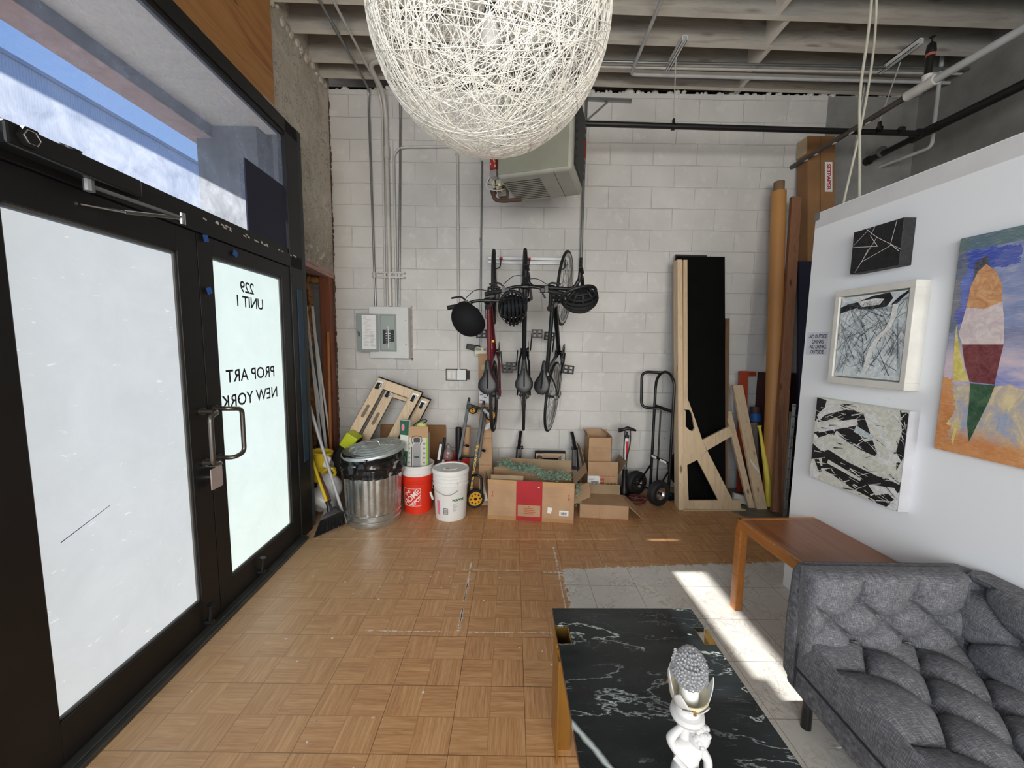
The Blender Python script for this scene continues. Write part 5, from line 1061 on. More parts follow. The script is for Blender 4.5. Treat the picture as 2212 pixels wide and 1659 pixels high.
for pl_ in ([(-.028, .14), (.028, .14), (.03, .175), (.02, .185), (-.02, .185), (-.03, .175)],): b.prism(pl_, .001)
b.tube([(x, y, .001) for x, y in ((-.035, .12), (-.05, .16), (-.04, .195), (0, .205), (.04, .195), (.048, .16), (.03, .12))], .003, 6); b.prism([(-.05, .10), (-.042, .10), (-.042, -.09), (-.05, -.09)], .001); b.build('sprayer_head_print', simple('print_dark', (.06, .055, .07), .6), sb_, smooth=False)
b = MB(); b.M = BM @ T(.098, -.005, .235) @ R('X', 90); b.prism([(.026 * math.cos(t), .009 * math.sin(t) + .0) for t in [2 * PI * k / 20 for k in range(20)]], .001); b.build('oval_logo_print', simple('print_green_dark', (.02, .09, .05), .6), sb_, smooth=False)
b = MB(); b.M = BM
for k in range(6):
    for x_ in (.016, .155): b.span((x_, -.0028, .13 + k * .045), (x_ + .022, -.0015, .145 + k * .045))
b.build('small_print', 'grey_ink', sb_, smooth=False)
b = MB(); b.M = BM; b.tube(smoothpath([(.02, .06, bh_ - .02), (.06, .05, bh_ + .09), (.16, .04, bh_ + .14), (.19, .05, bh_ + .12), (.10, .06, bh_ + .07), (.05, .07, bh_ - .02)], .05, 6), .0045, 8); mono('hose', b, 'black_plastic', 'thin black hose looping out of the sprayer box', 'hose')
b = MB(); b.M = BM; b.sphere((.13, .07, bh_ + .035), (.06, .045, .07), 12, 8); mono('lime_glove', b, simple('lime_glove_mat', (.62, .72, .22), .7, bump=.5, bscale=30), 'pale lime packet poking out of the sprayer box', 'packet')
b = MB(); b.M = T(-1.052, 3.50, .42) @ R('Y', 3) @ R('Z', -14); b.span((0, 0, 0), (.085, .045, .47)); sd_ = b.build('seed_packet', simple('packet_white', (.66, .68, .60), .6, var=.1), smooth=False, bevel=.008); tag(sd_, 'white and dark green packet standing between the lid and the sprayer box', 'packet')
b = MB(); b.M = T(-1.052, 3.50, .42) @ R('Y', 3) @ R('Z', -14); b.span((-.001, -.0015, .33), (.086, .002, .465)); pg_ = simple('packet_green', (.02, .12, .065), .6, var=.3, scale=20); b.build('green_print', pg_, sd_, smooth=False)
b = MB(); b.M = T(-1.052, 3.50, .42) @ R('Y', 3) @ R('Z', -14); b.span((.0, -.0015, .0), (.085, .002, .18)); b.build('green_print', pg_, sd_, smooth=False)
b = MB(); b.M = T(-1.052, 3.50, .42) @ R('Y', 3) @ R('Z', -14); b.sphere((.03, -.001, .40), (.018, .002, .035), 8, 6); b.build('flower_print', 'pink_ink', sd_)
# odds and ends behind the bucket: level, knife handle
b = MB(); b.M = T(-.755, 3.72, .33) @ R('Y', 9); b.span((0, 0, 0), (.045, .02, .30)); o = mono('spirit_level', b, 'black_plastic', 'dark tool with a white face leaning behind the orange bucket', 'tool', smooth=False, bevel=.003)
b = MB(); b.M = T(-.755, 3.72, .33) @ R('Y', 9); b.span((.004, -.002, .12), (.028, 0, .28)); b.build('white_face', 'white_plastic', o, smooth=False)
b = MB(); b.tube([(-.70, 3.78, .40), (-.672, 3.78, .62), (-.668, 3.78, .66)], [.006, .015, .013], 10); o = mono('putty_knife', b, 'black_plastic', 'black handled putty knife standing upright in front of the cardboard sheet', 'tool')
b = MB(); b.M = T(-.735, 3.76, .30) @ R('Y', 6); b.span((0, 0, 0), (.055, .003, .14)); mono('paint_scraper', b, 'chrome', 'steel blade leaning beside the white-faced tool', 'tool', smooth=False)
# cardboard sheet against wall
b = MB(); skew_box(b, (-1.46, 4.12, 0), (.73, .0, 0), (0, .012, 0), (0, .09, .69)); mono('cardboard_sheet', b, 'card_dark', 'flat brown cardboard sheet leaning on the wall behind the buckets', 'cardboard', smooth=False, bevel=.004)
# second, squat orange bucket with tubes
ob2 = bucket('bucket', 'orange-red bucket behind the white pail, holding tubes', -.585, 3.93, .125, .150, .42, 'red_plastic', (.85, .92))
b = MB(); b.lathe([(.030, .06), (.033, .06), (.033, .735), (.027, .735), (.027, .70), (0, .70)], 20, T(-.545, 3.90, 0)); mono('black_tube', b, 'black_plastic', 'black plastic tube standing in the rear orange bucket', 'tube')
b = MB(); b.M = T(-.49, 3.96, .05) @ R('Y', 2) @ R('X', 4); b.lathe([(.041, 0), (.044, 0), (.044, .70), (.038, .70), (.038, .66), (0, .66)], 22); mono('cardboard_tube', b, 'card', 'brown cardboard tube standing behind the folding cart', 'tube')
b = MB(); b.sphere((-.655, 3.87, .45), (.055, .04, .08), 10, 8); b.sphere((-.645, 3.87, .53), (.022, .02, .045), 8, 6); mono('clear_bag', b, 'clear_plastic', 'crumpled clear plastic bag in the rear orange bucket', 'bag')
# --- white pail
wp = thing('paint_pail', 'white lidded joint compound pail with green ALL PURPOSE print and a wire handle', 'bucket', (-.555, 3.45, 0)); cx, cy = -.555, 3.45
b = MB(); pr = [(.13, .003), (.138, 0), (.141, .01)] + [(.141 + .014 * k, .02 + .31 * k) for k in (.2, .4, .6, .8, 1)]
for z_ in (.325, .365, .395, .42): pr += [(.156, z_ - .012), (.163, z_ - .010), (.163, z_ - .002), (.156, z_)]
b.lathe(pr + [(.158, .44)], 72, T(cx, cy, 0)); b.build('body', 'white_plastic', wp)
b = MB(); b.lathe([(.160, .425), (.168, .427), (.170, .448), (.165, .462), (.158, .466), (.148, .463), (.145, .455), (.07, .455), (.066, .460), (0, .460)], 72, T(cx, cy, 0)); ld = b.build('lid', 'white_plastic', wp)
b = MB(); b.sphere((cx - .02, cy - .05, .458), (.022, .012, .006), 10, 5); b.build('dried_drip', simple('rust_drip', (.40, .20, .12), .8), ld)
b = MB(); b.tube([(cx - .155, cy - .05, .345)] + [(cx - .158 + .245 * k / 12, cy - .155 - .02 * math.sin(PI * k / 12), .345 - .16 * math.sin(PI * min(1, k / 12 * .62)) + .10 * (k / 12)) for k in range(1, 13)], .0022, 6); hn = b.build('wire_bail', 'grey_metal', wp)
b = MB(); b.cyl((cx - .168, cy - .10, .255), (cx - .135, cy - .155, .215), .010, 10); b.build('bail_grip', 'white_plastic', hn)
b = MB(); b.box((cx + .075, cy - .148, .345), (.018, .014, .03)); b.build('bail_ear', 'white_plastic', wp, bevel=.003)
def on_pail(mb, v, f, ang, zc, off=.0015): mb.add(wrap_cyl(v, cx, cy, .1475 + off, zc, ang, .045), f)
for body, size, ang, z_, mt, bo_ in (('ALL', .034, -72, .215, 'green_ink', .0016), ('PURPOSE', .030, -66, .188, 'green_ink', .0014)):
    b = MB(); v, f = text_geo(body, size, align='LEFT', spacing=.9, bold=bo_); on_pail(b, [(x - .01, y, 0) for x, y, _ in v], f, ang if body == 'ALL' else -72, z_); b.build('print', mt, wp, smooth=False)
b = MB()
for k in range(9): w_ = .045 - .012 * (k % 3); on_pail(b, [(-.01, 0, 0), (-.01 + w_, 0, 0), (-.01 + w_, .0025, 0), (-.01, .0025, 0)], [(0, 1, 2, 3)], -70, .165 - k * .0085)
for k in range(6): w_ = .032 - .010 * (k % 2); on_pail(b, [(0, 0, 0), (w_, 0, 0), (w_, .002, 0), (0, .002, 0)], [(0, 1, 2, 3)], -106, .235 - k * .008)
b.build('small_print', 'grey_ink', wp, smooth=False)
b = MB(); q_ = [(-.021, -.028), (.021, -.028), (.021, .028), (-.021, .028)]
for i in range(4):
    (x0, y0), (x1, y1) = q_[i], q_[(i + 1) % 4]; nx, ny = ((0, .004 * (1 if y0 < 0 else -1)) if y0 == y1 else (.004 * (1 if x0 < 0 else -1), 0)); on_pail(b, [(x0, y0, 0), (x1, y1, 0), (x1 + nx, y1 + ny, 0), (x0 + nx, y0 + ny, 0)], [(0, 1, 2, 3)], -99, .10)
for k in range(9): on_pail(b, [(-.014, -.018 + k * .004, 0), (.014, -.018 + k * .004, 0), (.014, -.0165 + k * .004, 0), (-.014, -.0165 + k * .004, 0)], [(0, 1, 2, 3)], -99, .10)
b.build('barcode', 'ink', wp, smooth=False)
b = MB()
for k in range(6): on_pail(b, [(-.014, .012 * 0 + k * .022, 0), (.018, k * .022, 0), (.018, (k + 1) * .022, 0), (-.014, (k + 1) * .022, 0)], [(0, 1, 2, 3)], -128, .06)
b.build('pink_panel_print', 'pink_ink', wp, smooth=False)
b = MB(); v = [(-.01, 0, 0), (.0, .004, 0), (.012, 0, 0), (.035, .006, 0), (.035, .011, 0), (.012, .006, 0), (.0, .011, 0), (-.01, .006, 0)]; on_pail(b, v, [tuple(range(8))], -72, .250); b.build('red_swoosh_print', 'red_ink', wp, smooth=False)
# --- folding cart standing on end
ct = thing('folding_cart', 'black folding cart standing on end with yellow-hubbed wheels and yellow lettering', 'cart', (-.40, 3.7, 0))
A0, A1, B0, B1 = Vector((-.535, 3.74, .33)), Vector((-.440, 3.90, 1.012)), Vector((-.395, 3.62, .10)), Vector((-.288, 3.87, .985))
b = MB(); b.beam(A0, A1, .030, .030, up=(1, 0, 0)); b.build('rail', 'black_metal', ct, smooth=False, bevel=.003)
b = MB(); b.beam(B0, B1, .030, .030, up=(1, 0, 0)); rl = b.build('rail', 'black_metal', ct, smooth=False, bevel=.003)
b = MB(); b.beam(B0 + (B1 - B0) * .42 + Vector((.032, -.01, 0)), B1 + Vector((.026, -.005, -.06)), .018, .024, up=(1, 0, 0)); b.build('rail', 'black_metal', ct, smooth=False, bevel=.003)
b = MB(); b.tube([A1 + Vector((0, 0, -.05)), B1 + Vector((0, 0, -.05)), B1 + Vector((.06, -.02, -.07))], .014, 10); b.cyl(A1, A1 + Vector((.003, .01, .035)), .013); b.cyl(B1, B1 + Vector((.003, .01, .035)), .013); b.box(A1 + Vector((.01, -.02, -.05)), (.05, .04, .05)); b.box(B1 + Vector((.02, -.02, -.05)), (.06, .045, .05)); b.build('corner_joint', 'black_plastic', ct, smooth=False, bevel=.005)
b = MB(); b.tube(smoothpath([A0 + Vector((.02, 0, .12)), A0 + Vector((.06, -.01, .15)), B0 + (B1 - B0) * .42], .03), .011, 8); b.build('cross_brace', 'black_metal', ct)
for p in (B0 + (B1 - B0) * .50 + Vector((.06, -.01, 0)), A0 + (A1 - A0) * .36 + Vector((.05, -.01, 0))):
    b = MB(); b.cyl(p, p + Vector((.02, -.02, 0)), .014, 8); b.cyl(p + Vector((-.03, 0, 0)), p, .006, 8); b.build('lock_knob', 'black_plastic', ct)
b = MB(); b.tube(smoothpath([(-.38, 3.66, .31), (-.33, 3.64, .325), (-.285, 3.63, .30), (-.28, 3.63, .10)], .05, 6), .012, 10); b.build('kickstand_loop', 'black_metal', ct)
def cartwheel(c, r, ax, nm='wheel'):
    M = T(*c) @ Vector(ax).normalized().to_track_quat('Z', 'Y').to_matrix().to_4x4()
    b = MB(); b.M = M; b.lathe([(r * .74, -.014), (r * .96, -.015), (r, -.008), (r, .008), (r * .96, .015), (r * .74, .014), (r * .74, -.014)], 36); w_ = b.build(nm, 'rubber', ct)
    b = MB(); b.M = M; b.lathe([(0, -.011), (r * .74, -.011), (r * .74, .011), (0, .011)], 32); h_ = b.build('hub', 'wheel_yellow', w_)
    b = MB(); b.M = M
    for k in range(8): a_ = 2 * PI * k / 8; b.cyl((r * .5 * math.cos(a_), r * .5 * math.sin(a_), -.0125), (r * .5 * math.cos(a_), r * .5 * math.sin(a_), .0125), r * .095, 10)
    b.cyl((0, 0, -.016), (0, 0, .016), r * .16, 10); b.build('hub_holes', 'black_metal', h_); return w_
cartwheel((-.345, 3.62, .092), .092, (.35, -1, .05)); cartwheel((-.210, 3.81, .885), .055, (.35, -1, .1)); cartwheel((-.400, 3.93, .92), .048, (-.4, -1, .1))
b = MB(); b.beam((-.280, 3.81, .945), (-.217, 3.785, .885), .028, .030); b.build('caster_fork', 'alu', ct, smooth=False, bevel=.004)
d_ = (B1 - B0).normalized(); b = MB(); v, f = text_geo('ROCK N ROLLER MULTI-CART R2', .034, align='LEFT', spacing=.9, bold=.0006); v, f = text_geo('MULTI-CART R2', .036, align='LEFT', spacing=.95, bold=.0008)
sd2 = Vector((0, -1, 0)).cross(d_).normalized(); nrm = sd2.cross(d_).normalized(); nrm = nrm if nrm.y < 0 else -nrm; wd = max(p[0] for p in v)
cen = B0 + (B1 - B0) * .10; up_ = nrm.cross(d_)
b.add([cen + d_ * (x * .42 / wd) + up_ * (y - .013) * .85 + nrm * .0165 for x, y, _ in v], f); b.build('lettering', 'yellow_ink', rl, smooth=False)
# --- tall narrow cardboard box
tb_ = thing('narrow_cardboard_box', 'tall narrow upright cardboard box leaning on the wall left of the bicycles', 'box', (-.25, 3.75, 0))
vX, vY, vZ = Vector((.135, 0, 0)), Vector((0, .085, -.012)), Vector((-.055, .50, 1.485)); P0 = Vector((-.312, 3.655, .006))
b = MB(); skew_box(b, P0, vX, vY, vZ); b.build('carton', 'card', tb_, smooth=False, bevel=.003)
def onbox(u0, u1, t0, t1, off=.0015): nn = vX.cross(vZ).normalized(); nn = nn if nn.y < 0 else -nn; return [P0 + vX * u + vZ * t + nn * off for u, t in ((u0, t0), (u1, t0), (u1, t1), (u0, t1))]
b = MB(); b.add(onbox(.04, .99, .655, .80), [(0, 1, 2, 3)]); b.build('document_pouch', simple('clear_pouch', (.66, .68, .72), .25, var=.12, scale=25), tb_, smooth=False)
b = MB()
for k in range(6): b.add(onbox(.10 + .3 * (k % 2), .35 + .3 * (k % 2), .67 + .019 * k, .678 + .019 * k, .0022), [(0, 1, 2, 3)])
b.build('pouch_print', 'grey_ink', tb_, smooth=False)
b = MB(); b.add(onbox(.22, .70, .885, .92), [(0, 1, 2, 3)]); b.build('label', simple('tan_label', (.52, .40, .27), .8), tb_, smooth=False)
b = MB(); b.add([p for p in onbox(.50, .88, .455, .515)], [(0, 1, 2, 3)]); q = onbox(.42, .80, .475, .515); b = MB(); b.add([q[0], q[1] + Vector((.01, 0, .02)), q[2] + Vector((.012, 0, .02)), q[3] + Vector((.02, 0, -.005))], [(0, 1, 2, 3)]); b.build('sticker', 'paper', tb_, smooth=False)
b = MB(); b.add(onbox(.2, .75, .03, .12), [(0, 1, 2, 3)]); b.build('sticker', 'paper', tb_, smooth=False)
for t_ in (.25, .42, .60):
    b = MB(); b.add(onbox(0, 1, t_, t_ + .003), [(0, 1, 2, 3)]); b.build('crease', 'card_dark', tb_, smooth=False)
b = MB(); b.span((-.40, 3.88, 0), (-.22, 4.06, .30)); mono('cardboard_box', b, 'card', 'brown cardboard box on the floor behind the folding cart', 'box', smooth=False, bevel=.003)
# --- two furniture dollies leaning
def dolly(P, u, v, label):
    """P top-left corner, u short direction, v long direction; planks on the viewer's side, felt behind"""
    t_ = thing('furniture_dolly', label, 'dolly', tuple(P), 'furniture dollies leaning behind the trash can'); P, u, v = Vector(P), Vector(u), Vector(v); n_ = u.cross(v).normalized(); n_ = n_ if n_.y < 0 else -n_
    uu, vv = u.normalized(), v.normalized(); W = .095; L, S_ = v.length, u.length
    for a in (0, S_ - W):
        b = MB(); skew_box(b, P + uu * a, uu * W, vv * L, n_ * .024); s_ = b.build('side_plank', 'pine', t_, smooth=False, bevel=.003)
        if a == 0:
            b = MB(); M_ = Matrix((uu, vv, n_)).transposed().to_4x4(); M_.translation = P + uu * (W / 2) + vv * .36 + n_ * .0245
            b.M = M_; b.prism([(.016 * math.cos(t), (.055 if math.sin(t) > 0 else -.055) + .016 * math.sin(t)) for t in [2 * PI * k / 24 for k in range(24)]], .0012); b.build('hand_slot', simple('slot_shadow', (.20, .17, .13), .9), s_, smooth=False)
    for a in (.0, L - W):
        b = MB(); skew_box(b, P + uu * W + vv * a, uu * (S_ - 2 * W), vv * W, n_ * .020); b.build('end_plank', 'pine', t_, smooth=False, bevel=.003)
    b = MB(); skew_box(b, P - uu * .008 - vv * .012 - n_ * .022, uu * (S_ + .016), vv * (W + .02), n_ * .02); skew_box(b, P - uu * .008 - n_ * .022, uu * (W + .01), vv * L, n_ * .02); skew_box(b, P + uu * (S_ - W) - n_ * .022, uu * (W + .008), vv * L, n_ * .02); b.build('felt_pad', 'blk_fabric', t_, smooth=False, bevel=.004)
    for a in (W / 2, S_ - W / 2):
        c = P + uu * a + vv * .065 + n_ * .025
        b = MB(); M_ = Matrix((uu, vv, n_)).transposed().to_4x4(); M_.translation = c; b.M = M_; b.box((0, 0, .004), (.058, .075, .006)); b.cyl((0, 0, .005), (0, 0, .022), .026, 16); b.box((.018, 0, .04), (.004, .04, .05)); b.box((-.018, 0, .04), (.004, .04, .05)); k_ = b.build('caster', 'grey_metal', t_, smooth=False)
        b = MB(); b.M = M_; b.cyl((-.013, .012, .055), (.013, .012, .055), .034, 20); b.build('caster_wheel', 'rubber', k_)
dolly((-1.345, 3.86, 1.245), (.43, .03, -.155), (-.39, -.12, -.76), 'upper of two wooden furniture dollies with black felt, leaning behind the trash can')
dolly((-1.29, 3.98, 1.145), (.43, .03, -.145), (-.36, -.12, -.72), 'lower and rear of two wooden furniture dollies, behind the first')
# --- left corner: lime tool case, bags, broom, sticks
b = MB(); b.M = T(-1.80, 3.60, .38) @ R('Y', 33); b.span((0, 0, 0), (.13, .14, .42)); lt = mono('tool_bag', b, 'black_plastic', 'lime green and black tool case wedged behind the trash can', 'tool case', smooth=False, bevel=.014)
b = MB(); b.M = T(-1.80, 3.60, .38) @ R('Y', 33)
b.span((-.003, -.006, -.006), (.10, .145, .07)); b.build('lime_end', 'lime', lt, smooth=False, bevel=.008)
b = MB(); b.M = T(-1.80, 3.60, .38) @ R('Y', 33); b.span((-.003, -.006, .28), (.12, .145, .425)); b.build('lime_end', 'lime', lt, smooth=False, bevel=.008)
b = MB(); b.M = T(-1.80, 3.60, .38) @ R('Y', 33); b.cyl((.04, -.01, .02), (.04, -.004, .02), .009, 10); b.cyl((.07, -.01, .02), (.07, -.004, .02), .009, 10); b.build('screw', 'black_metal', lt)
def lumpy(name, c, r, mat, label, cat, seed, amp=.12, n=28, m_=18, flat=.0):
    rr = random.Random(seed); w_ = [(rr.uniform(1, 5), rr.uniform(1, 5), rr.uniform(1, 5), rr.uniform(0, 6)) for _ in range(7)]; b = MB(); b.sphere((0, 0, 0), 1, n, m_)
    out = []
    for x, y, z in b.v:
        k = 1 + amp * sum(math.sin(a * x + b_ * y + c_ * z + d) for a, b_, c_, d in w_) / 3; out.append((c[0] + r[0] * x * k, c[1] + r[1] * y * k, max(c[2] + r[2] * z * k, .002)))
    b.v = out; return mono(name, b, mat, label, cat)
lumpy('plastic_sack', (-1.74, 3.44, .17), (.15, .12, .17), 'bag_plastic', 'crumpled grey plastic sack on the floor in the left corner', 'sack', 3, .26)
lumpy('plastic_bag', (-1.80, 3.60, .40), (.085, .08, .10), 'bag_plastic', 'small pale plastic bag above the grey sack', 'bag', 4, .18)
b = MB(); b.M = T(-1.60, 3.66, 0) @ R('Y', -10) @ R('Z', -12); b.span((0, 0, 0), (.10, .16, .42)); rb_ = mono('cement_bag', b, simple('bag_blue_grey', (.20, .27, .34), .5, var=.3, scale=15), 'upright blue-grey and red bag between the broom and the trash can', 'bag', bevel=.02)
b = MB(); b.M = T(-1.60, 3.66, 0) @ R('Y', -10) @ R('Z', -12); b.span((-.003, -.003, .20), (.04, .0, .40)); b.span((.06, -.003, .04), (.10, 0, .14)); b.build('red_print', 'red_ink', rb_, smooth=False)
b = MB(); b.M = T(-1.60, 3.66, 0) @ R('Y', -10) @ R('Z', -12); v, f = text_geo('SAKRETE', .075, align='LEFT', bold=.002); v, f = text_geo('OGAI', .08, align='LEFT', bold=.002); b.add([(.045 + y, -.004, .40 - x) for x, y, _ in v], f); b.build('lettering', 'white_ink', rb_, smooth=False)
mp_ = thing('mop_bucket', 'yellow mop wringer bucket half hidden in the left corner', 'mop bucket', (-1.80, 3.5, .2))
b = MB(); b.M = T(-1.80, 3.50, .30) @ R('Y', 8); b.lathe([(.06, .0), (.085, .26), (.095, .27), (.095, .285), (.08, .285), (.055, .02), (0, .02)], 20); b.build('body', 'yellow_paint', mp_)
b = MB(); b.tube(smoothpath([(-1.72, 3.42, .42), (-1.63, 3.40, .46), (-1.60, 3.42, .40), (-1.68, 3.44, .33)], .04, 5), .014, 8); b.build('handle_loop', 'yellow_paint', mp_)
b = MB(); b.M = T(-1.72, 3.44, .44) @ R('Y', 20); b.span((-.03, 0, 0), (.03, .03, .11)); b.build('wringer', 'white_plastic', mp_, bevel=.012)
# broom
br = thing('broom', 'black angled broom with a yellow handle leaning by the door frame', 'broom', (-1.47, 3.06, 0))
fx = Vector((-1.515, 3.09, .235))
b = MB(); b.tube([fx + Vector((.0, 0, -.03)), (-1.735, 3.30, .50), (-1.86, 3.42, .65)], .0125, 12); b.build('handle', 'yellow_paint', br)
b = MB(); b.tube([fx + Vector((-.02, .012, .03)), fx, fx + Vector((.012, -.01, -.045))], [.017, .019, .024], 12)
b.add([(-1.560, 3.045, .155), (-1.44, 3.125, .165), (-1.49, 3.10, .215), (-1.54, 3.075, .215), (-1.57, 3.03, .125), (-1.43, 3.14, .14), (-1.545, 3.065, .155), (-1.435, 3.145, .165), (-1.475, 3.12, .215), (-1.525, 3.09, .215), (-1.555, 3.055, .125), (-1.415, 3.17, .14)], [(4, 5, 1, 0), (0, 1, 2, 3), (10, 6, 7, 11), (6, 9, 8, 7), (3, 2, 8, 9), (4, 0, 6, 10), (1, 5, 11, 7), (0, 3, 9, 6), (2, 1, 7, 8), (5, 4, 10, 11)]); b.build('broom_head', 'black_plastic', br, smooth=False)
b = MB(); rr = random.Random(15)
for i in range(110):
    k = i / 109; top = Vector((-1.562, 3.045, .135)).lerp(Vector((-1.424, 3.150, .148)), k); bot = Vector((-1.600, 2.99, .004)).lerp(Vector((-1.415, 3.165, .040)), k) + Vector((rr.uniform(-.006, .006), rr.uniform(-.012, .012), rr.uniform(-.002, .004)))
    b.tube([top, top.lerp(bot, .5) + Vector((0, -.004, 0)), bot], [.0036, .0030, .0022], 5)
tag(b.build('bristles', 'black_matte', br), 'stiff black bristles')
b = MB(); b.cyl((-1.43, 3.20, .03), (-1.79, 3.33, 1.10), .013, 12); mono('grey_stick', b, 'grey_handle', 'long grey metal handle crossing in front of the mop bucket', 'handle')
b = MB(); b.cyl((-1.86, 3.86, .02), (-1.965, 4.12, 1.70), .0155, 12); mono('wooden_handle', b, 'broom_handle', 'orange-brown wooden broom handle standing in the left niche', 'handle')
b = MB(); b.tube([(-1.60, 3.28, .19), (-1.66, 3.34, .26), (-1.86, 3.52, .50), (-1.92, 3.6, .60)], .014, 10); mono('curved_handle', b, simple('rust_brown', (.16, .07, .04), .6), 'short rusty brown handle slanting behind the grey one', 'handle')
for i, (x0, x1, h_, w_, lab) in enumerate(((-1.885, -2.185, 1.97, .024, 'leftmost and tallest of the white metal strips in the niche'), (-1.86, -2.11, 1.965, .026, 'second white metal strip from the left in the niche'), (-1.835, -2.145, 1.55, .022, 'shorter white metal strip in front in the niche'), (-1.815, -2.06, 1.60, .018, 'thin white metal strip nearest the orange-brown handle'))):
    b = MB(); b.beam((x0, 3.80 + .03 * i, .03), (x1, 4.12 - .02 * i, h_), w_, .010, up=(0, 1, 0)); mono('metal_strip', b, 'white_paint', lab, 'metal strip', 'white metal strips standing in the left niche', smooth=False, bevel=.002)
# --- big cardboard box with garland
gb = thing('cardboard_box', 'large open cardboard box with a wide red printed band, full of green garland', 'box', (.18, 3.55, 0))
BX = T(-.209, 3.388, 0) @ R('Z', -5.8); L_, D2, H2 = .782, .36, .372; th = .005
def bx(name, mat, mb, par=gb, **kw): mb.M = BX; return mb.build(name, mat, par, smooth=False, **kw)
b = MB(); b.M = BX; b.span((0, 0, 0), (L_, th, H2)); b.span((0, D2 - th, 0), (L_, D2, H2)); b.span((0, 0, 0), (th, D2, H2)); b.span((L_ - th, 0, 0), (L_, D2, H2)); b.span((0, 0, 0), (L_, D2, th)); b.build('carton', 'card', gb, smooth=False)
b = MB(); b.M = BX; skew_box(b, (.05, D2, H2), (L_ - .06, 0, 0), (0, th, 0), (0, .03, .09)); b.build('back_flap', 'card_in', gb, smooth=False)
b = MB(); b.M = BX; skew_box(b, (.02, .03, H2 - .06), (.30, 0, 0), (0, th, 0), (0, .03, .085)); b.build('inner_flap', 'card_in', gb, smooth=False)
b = MB(); b.M = BX; skew_box(b, (L_, .02, H2 - .02), (.10, -.04, .14), (0, .16, .03), (.003, .003, 0)); b.build('side_flap', 'card', gb, smooth=False)
b = MB(); b.M = BX; skew_box(b, (L_, .0, H2 - .19), (.13, -.05, .09), (0, .13, .09), (.004, .003, 0)); b.build('side_flap', 'card', gb, smooth=False)
b = MB(); b.M = BX; skew_box(b, (0, .01, H2 - .19), (-.045, .0, .17), (0, .17, .04), (-.004, .0, 0)); b.build('side_flap', 'card_in', gb, smooth=False)
def onfront(name, mat, x0, x1, z0, z1, off=.001): b = MB(); b.M = BX; b.span((x0, -off, z0), (x1, -off + .0008, z1)); return b.build(name, mat, gb, smooth=False)
band = simple('red_band_print', (.40, .018, .025), .7, var=.1)
onfront('red_band_print', band, .262, .498, 0, H2); onfront('print_panel', 'card', .278, .482, .042, .148, .0018)
onfront('brown_tape', simple('packing_tape', (.42, .235, .10), .35), 0, .262, .0, .035); onfront('brown_tape', MT['kraft'] if False else simple('packing_tape2', (.42, .235, .10), .35), .498, L_, 0, .035)
onfront('brown_tape', simple('packing_tape3', (.47, .28, .13), .35), .50, L_, H2 - .038, H2 - .004); onfront('brown_tape', simple('packing_tape4', (.47, .28, .13), .35), 0, .26, H2 - .034, H2 - .002)
onfront('barcode_label', 'paper', .652, .735, .065, .115)
b = MB(); b.M = BX; rr = random.Random(1)
for k in range(13): b.span((.667 + k * .004, -.003, .072), (.667 + k * .004 + rr.choice([.0012, .0022]), -.002, .10))
b.build('barcode', 'ink', gb, smooth=False)
b = MB(); b.M = BX; b.add([(.545, -.0022, .085), (.578, -.0022, .08), (.590, -.0022, .135), (.548, -.0022, .14)], [(0, 1, 2, 3)]); b.build('torn_label', 'paper', gb, smooth=False)
b = MB(); b.M = BX; b.add([(.455, -.003, .325), (.475, -.003, .325), (.465, -.003, .312)], [(0, 1, 2)]); b.build('printed_mark', 'white_ink', gb, smooth=False)
b = MB(); b.M = BX
for k in range(4): b.span((.34 - .01 * (k % 2), -.0035, .118 - k * .017), (.42 + .012 * (k % 3), -.0028, .121 - k * .017))
b.span((.374, -.0035, .128), (.386, -.0028, .138)); b.build('small_print', 'red_ink', gb, smooth=False)
for x_ in (.045, .735):
    b = MB(); b.M = BX; b.tube([(x_ - .006, -.001, .265), (x_ + .006, -.001, .225)], .0015, 5); b.tube([(x_ + .006, -.001, .265), (x_ - .006, -.001, .225)], .0015, 5); b.tube([(x_ + .010 * math.cos(t), -.001, .218 + .007 * math.sin(t)) for t in [2 * PI * k / 12 for k in range(12)]], .0012, 5, True); b.build('scissors_print', 'red_ink', gb, smooth=False)
b = MB(); rr = random.Random(44); b.M = BX
path = [Vector((.08, .25, .43)), Vector((.14, .24, .435)), Vector((.20, .21, .42)), Vector((.26, .16, .42)), Vector((.32, .12, .43)), Vector((.38, .10, .44)), Vector((.44, .10, .42)), Vector((.49, .10, .385)), Vector((.54, .12, .37)), Vector((.60, .11, .39)), Vector((.66, .10, .40)), Vector((.73, .11, .37))]
for i in range(len(path) - 1):
    for k in range(46):
        p = path[i].lerp(path[i + 1], rr.random()) + Vector((rr.gauss(0, .016), rr.gauss(0, .022), rr.gauss(.008, .015))); d = Vector((rr.gauss(0, 1), rr.gauss(0, 1) - .3, abs(rr.gauss(0, 1)) * .8)).normalized(); q = p + d * rr.uniform(.03, .055)
        b.tube([p, q], .0012, 4)
        for j in range(9):
            t_ = p.lerp(q, .15 + .85 * j / 9); dd = (d + Vector((rr.gauss(0, .8), rr.gauss(0, .8), rr.gauss(0, .8)))).normalized(); s_ = dd.orthogonal().normalized() * .0027
            b.add([t_ - s_, t_ + s_, t_ + dd * .015 + s_ * .4, t_ + dd * .015 - s_ * .4], [(0, 1, 2, 3)])
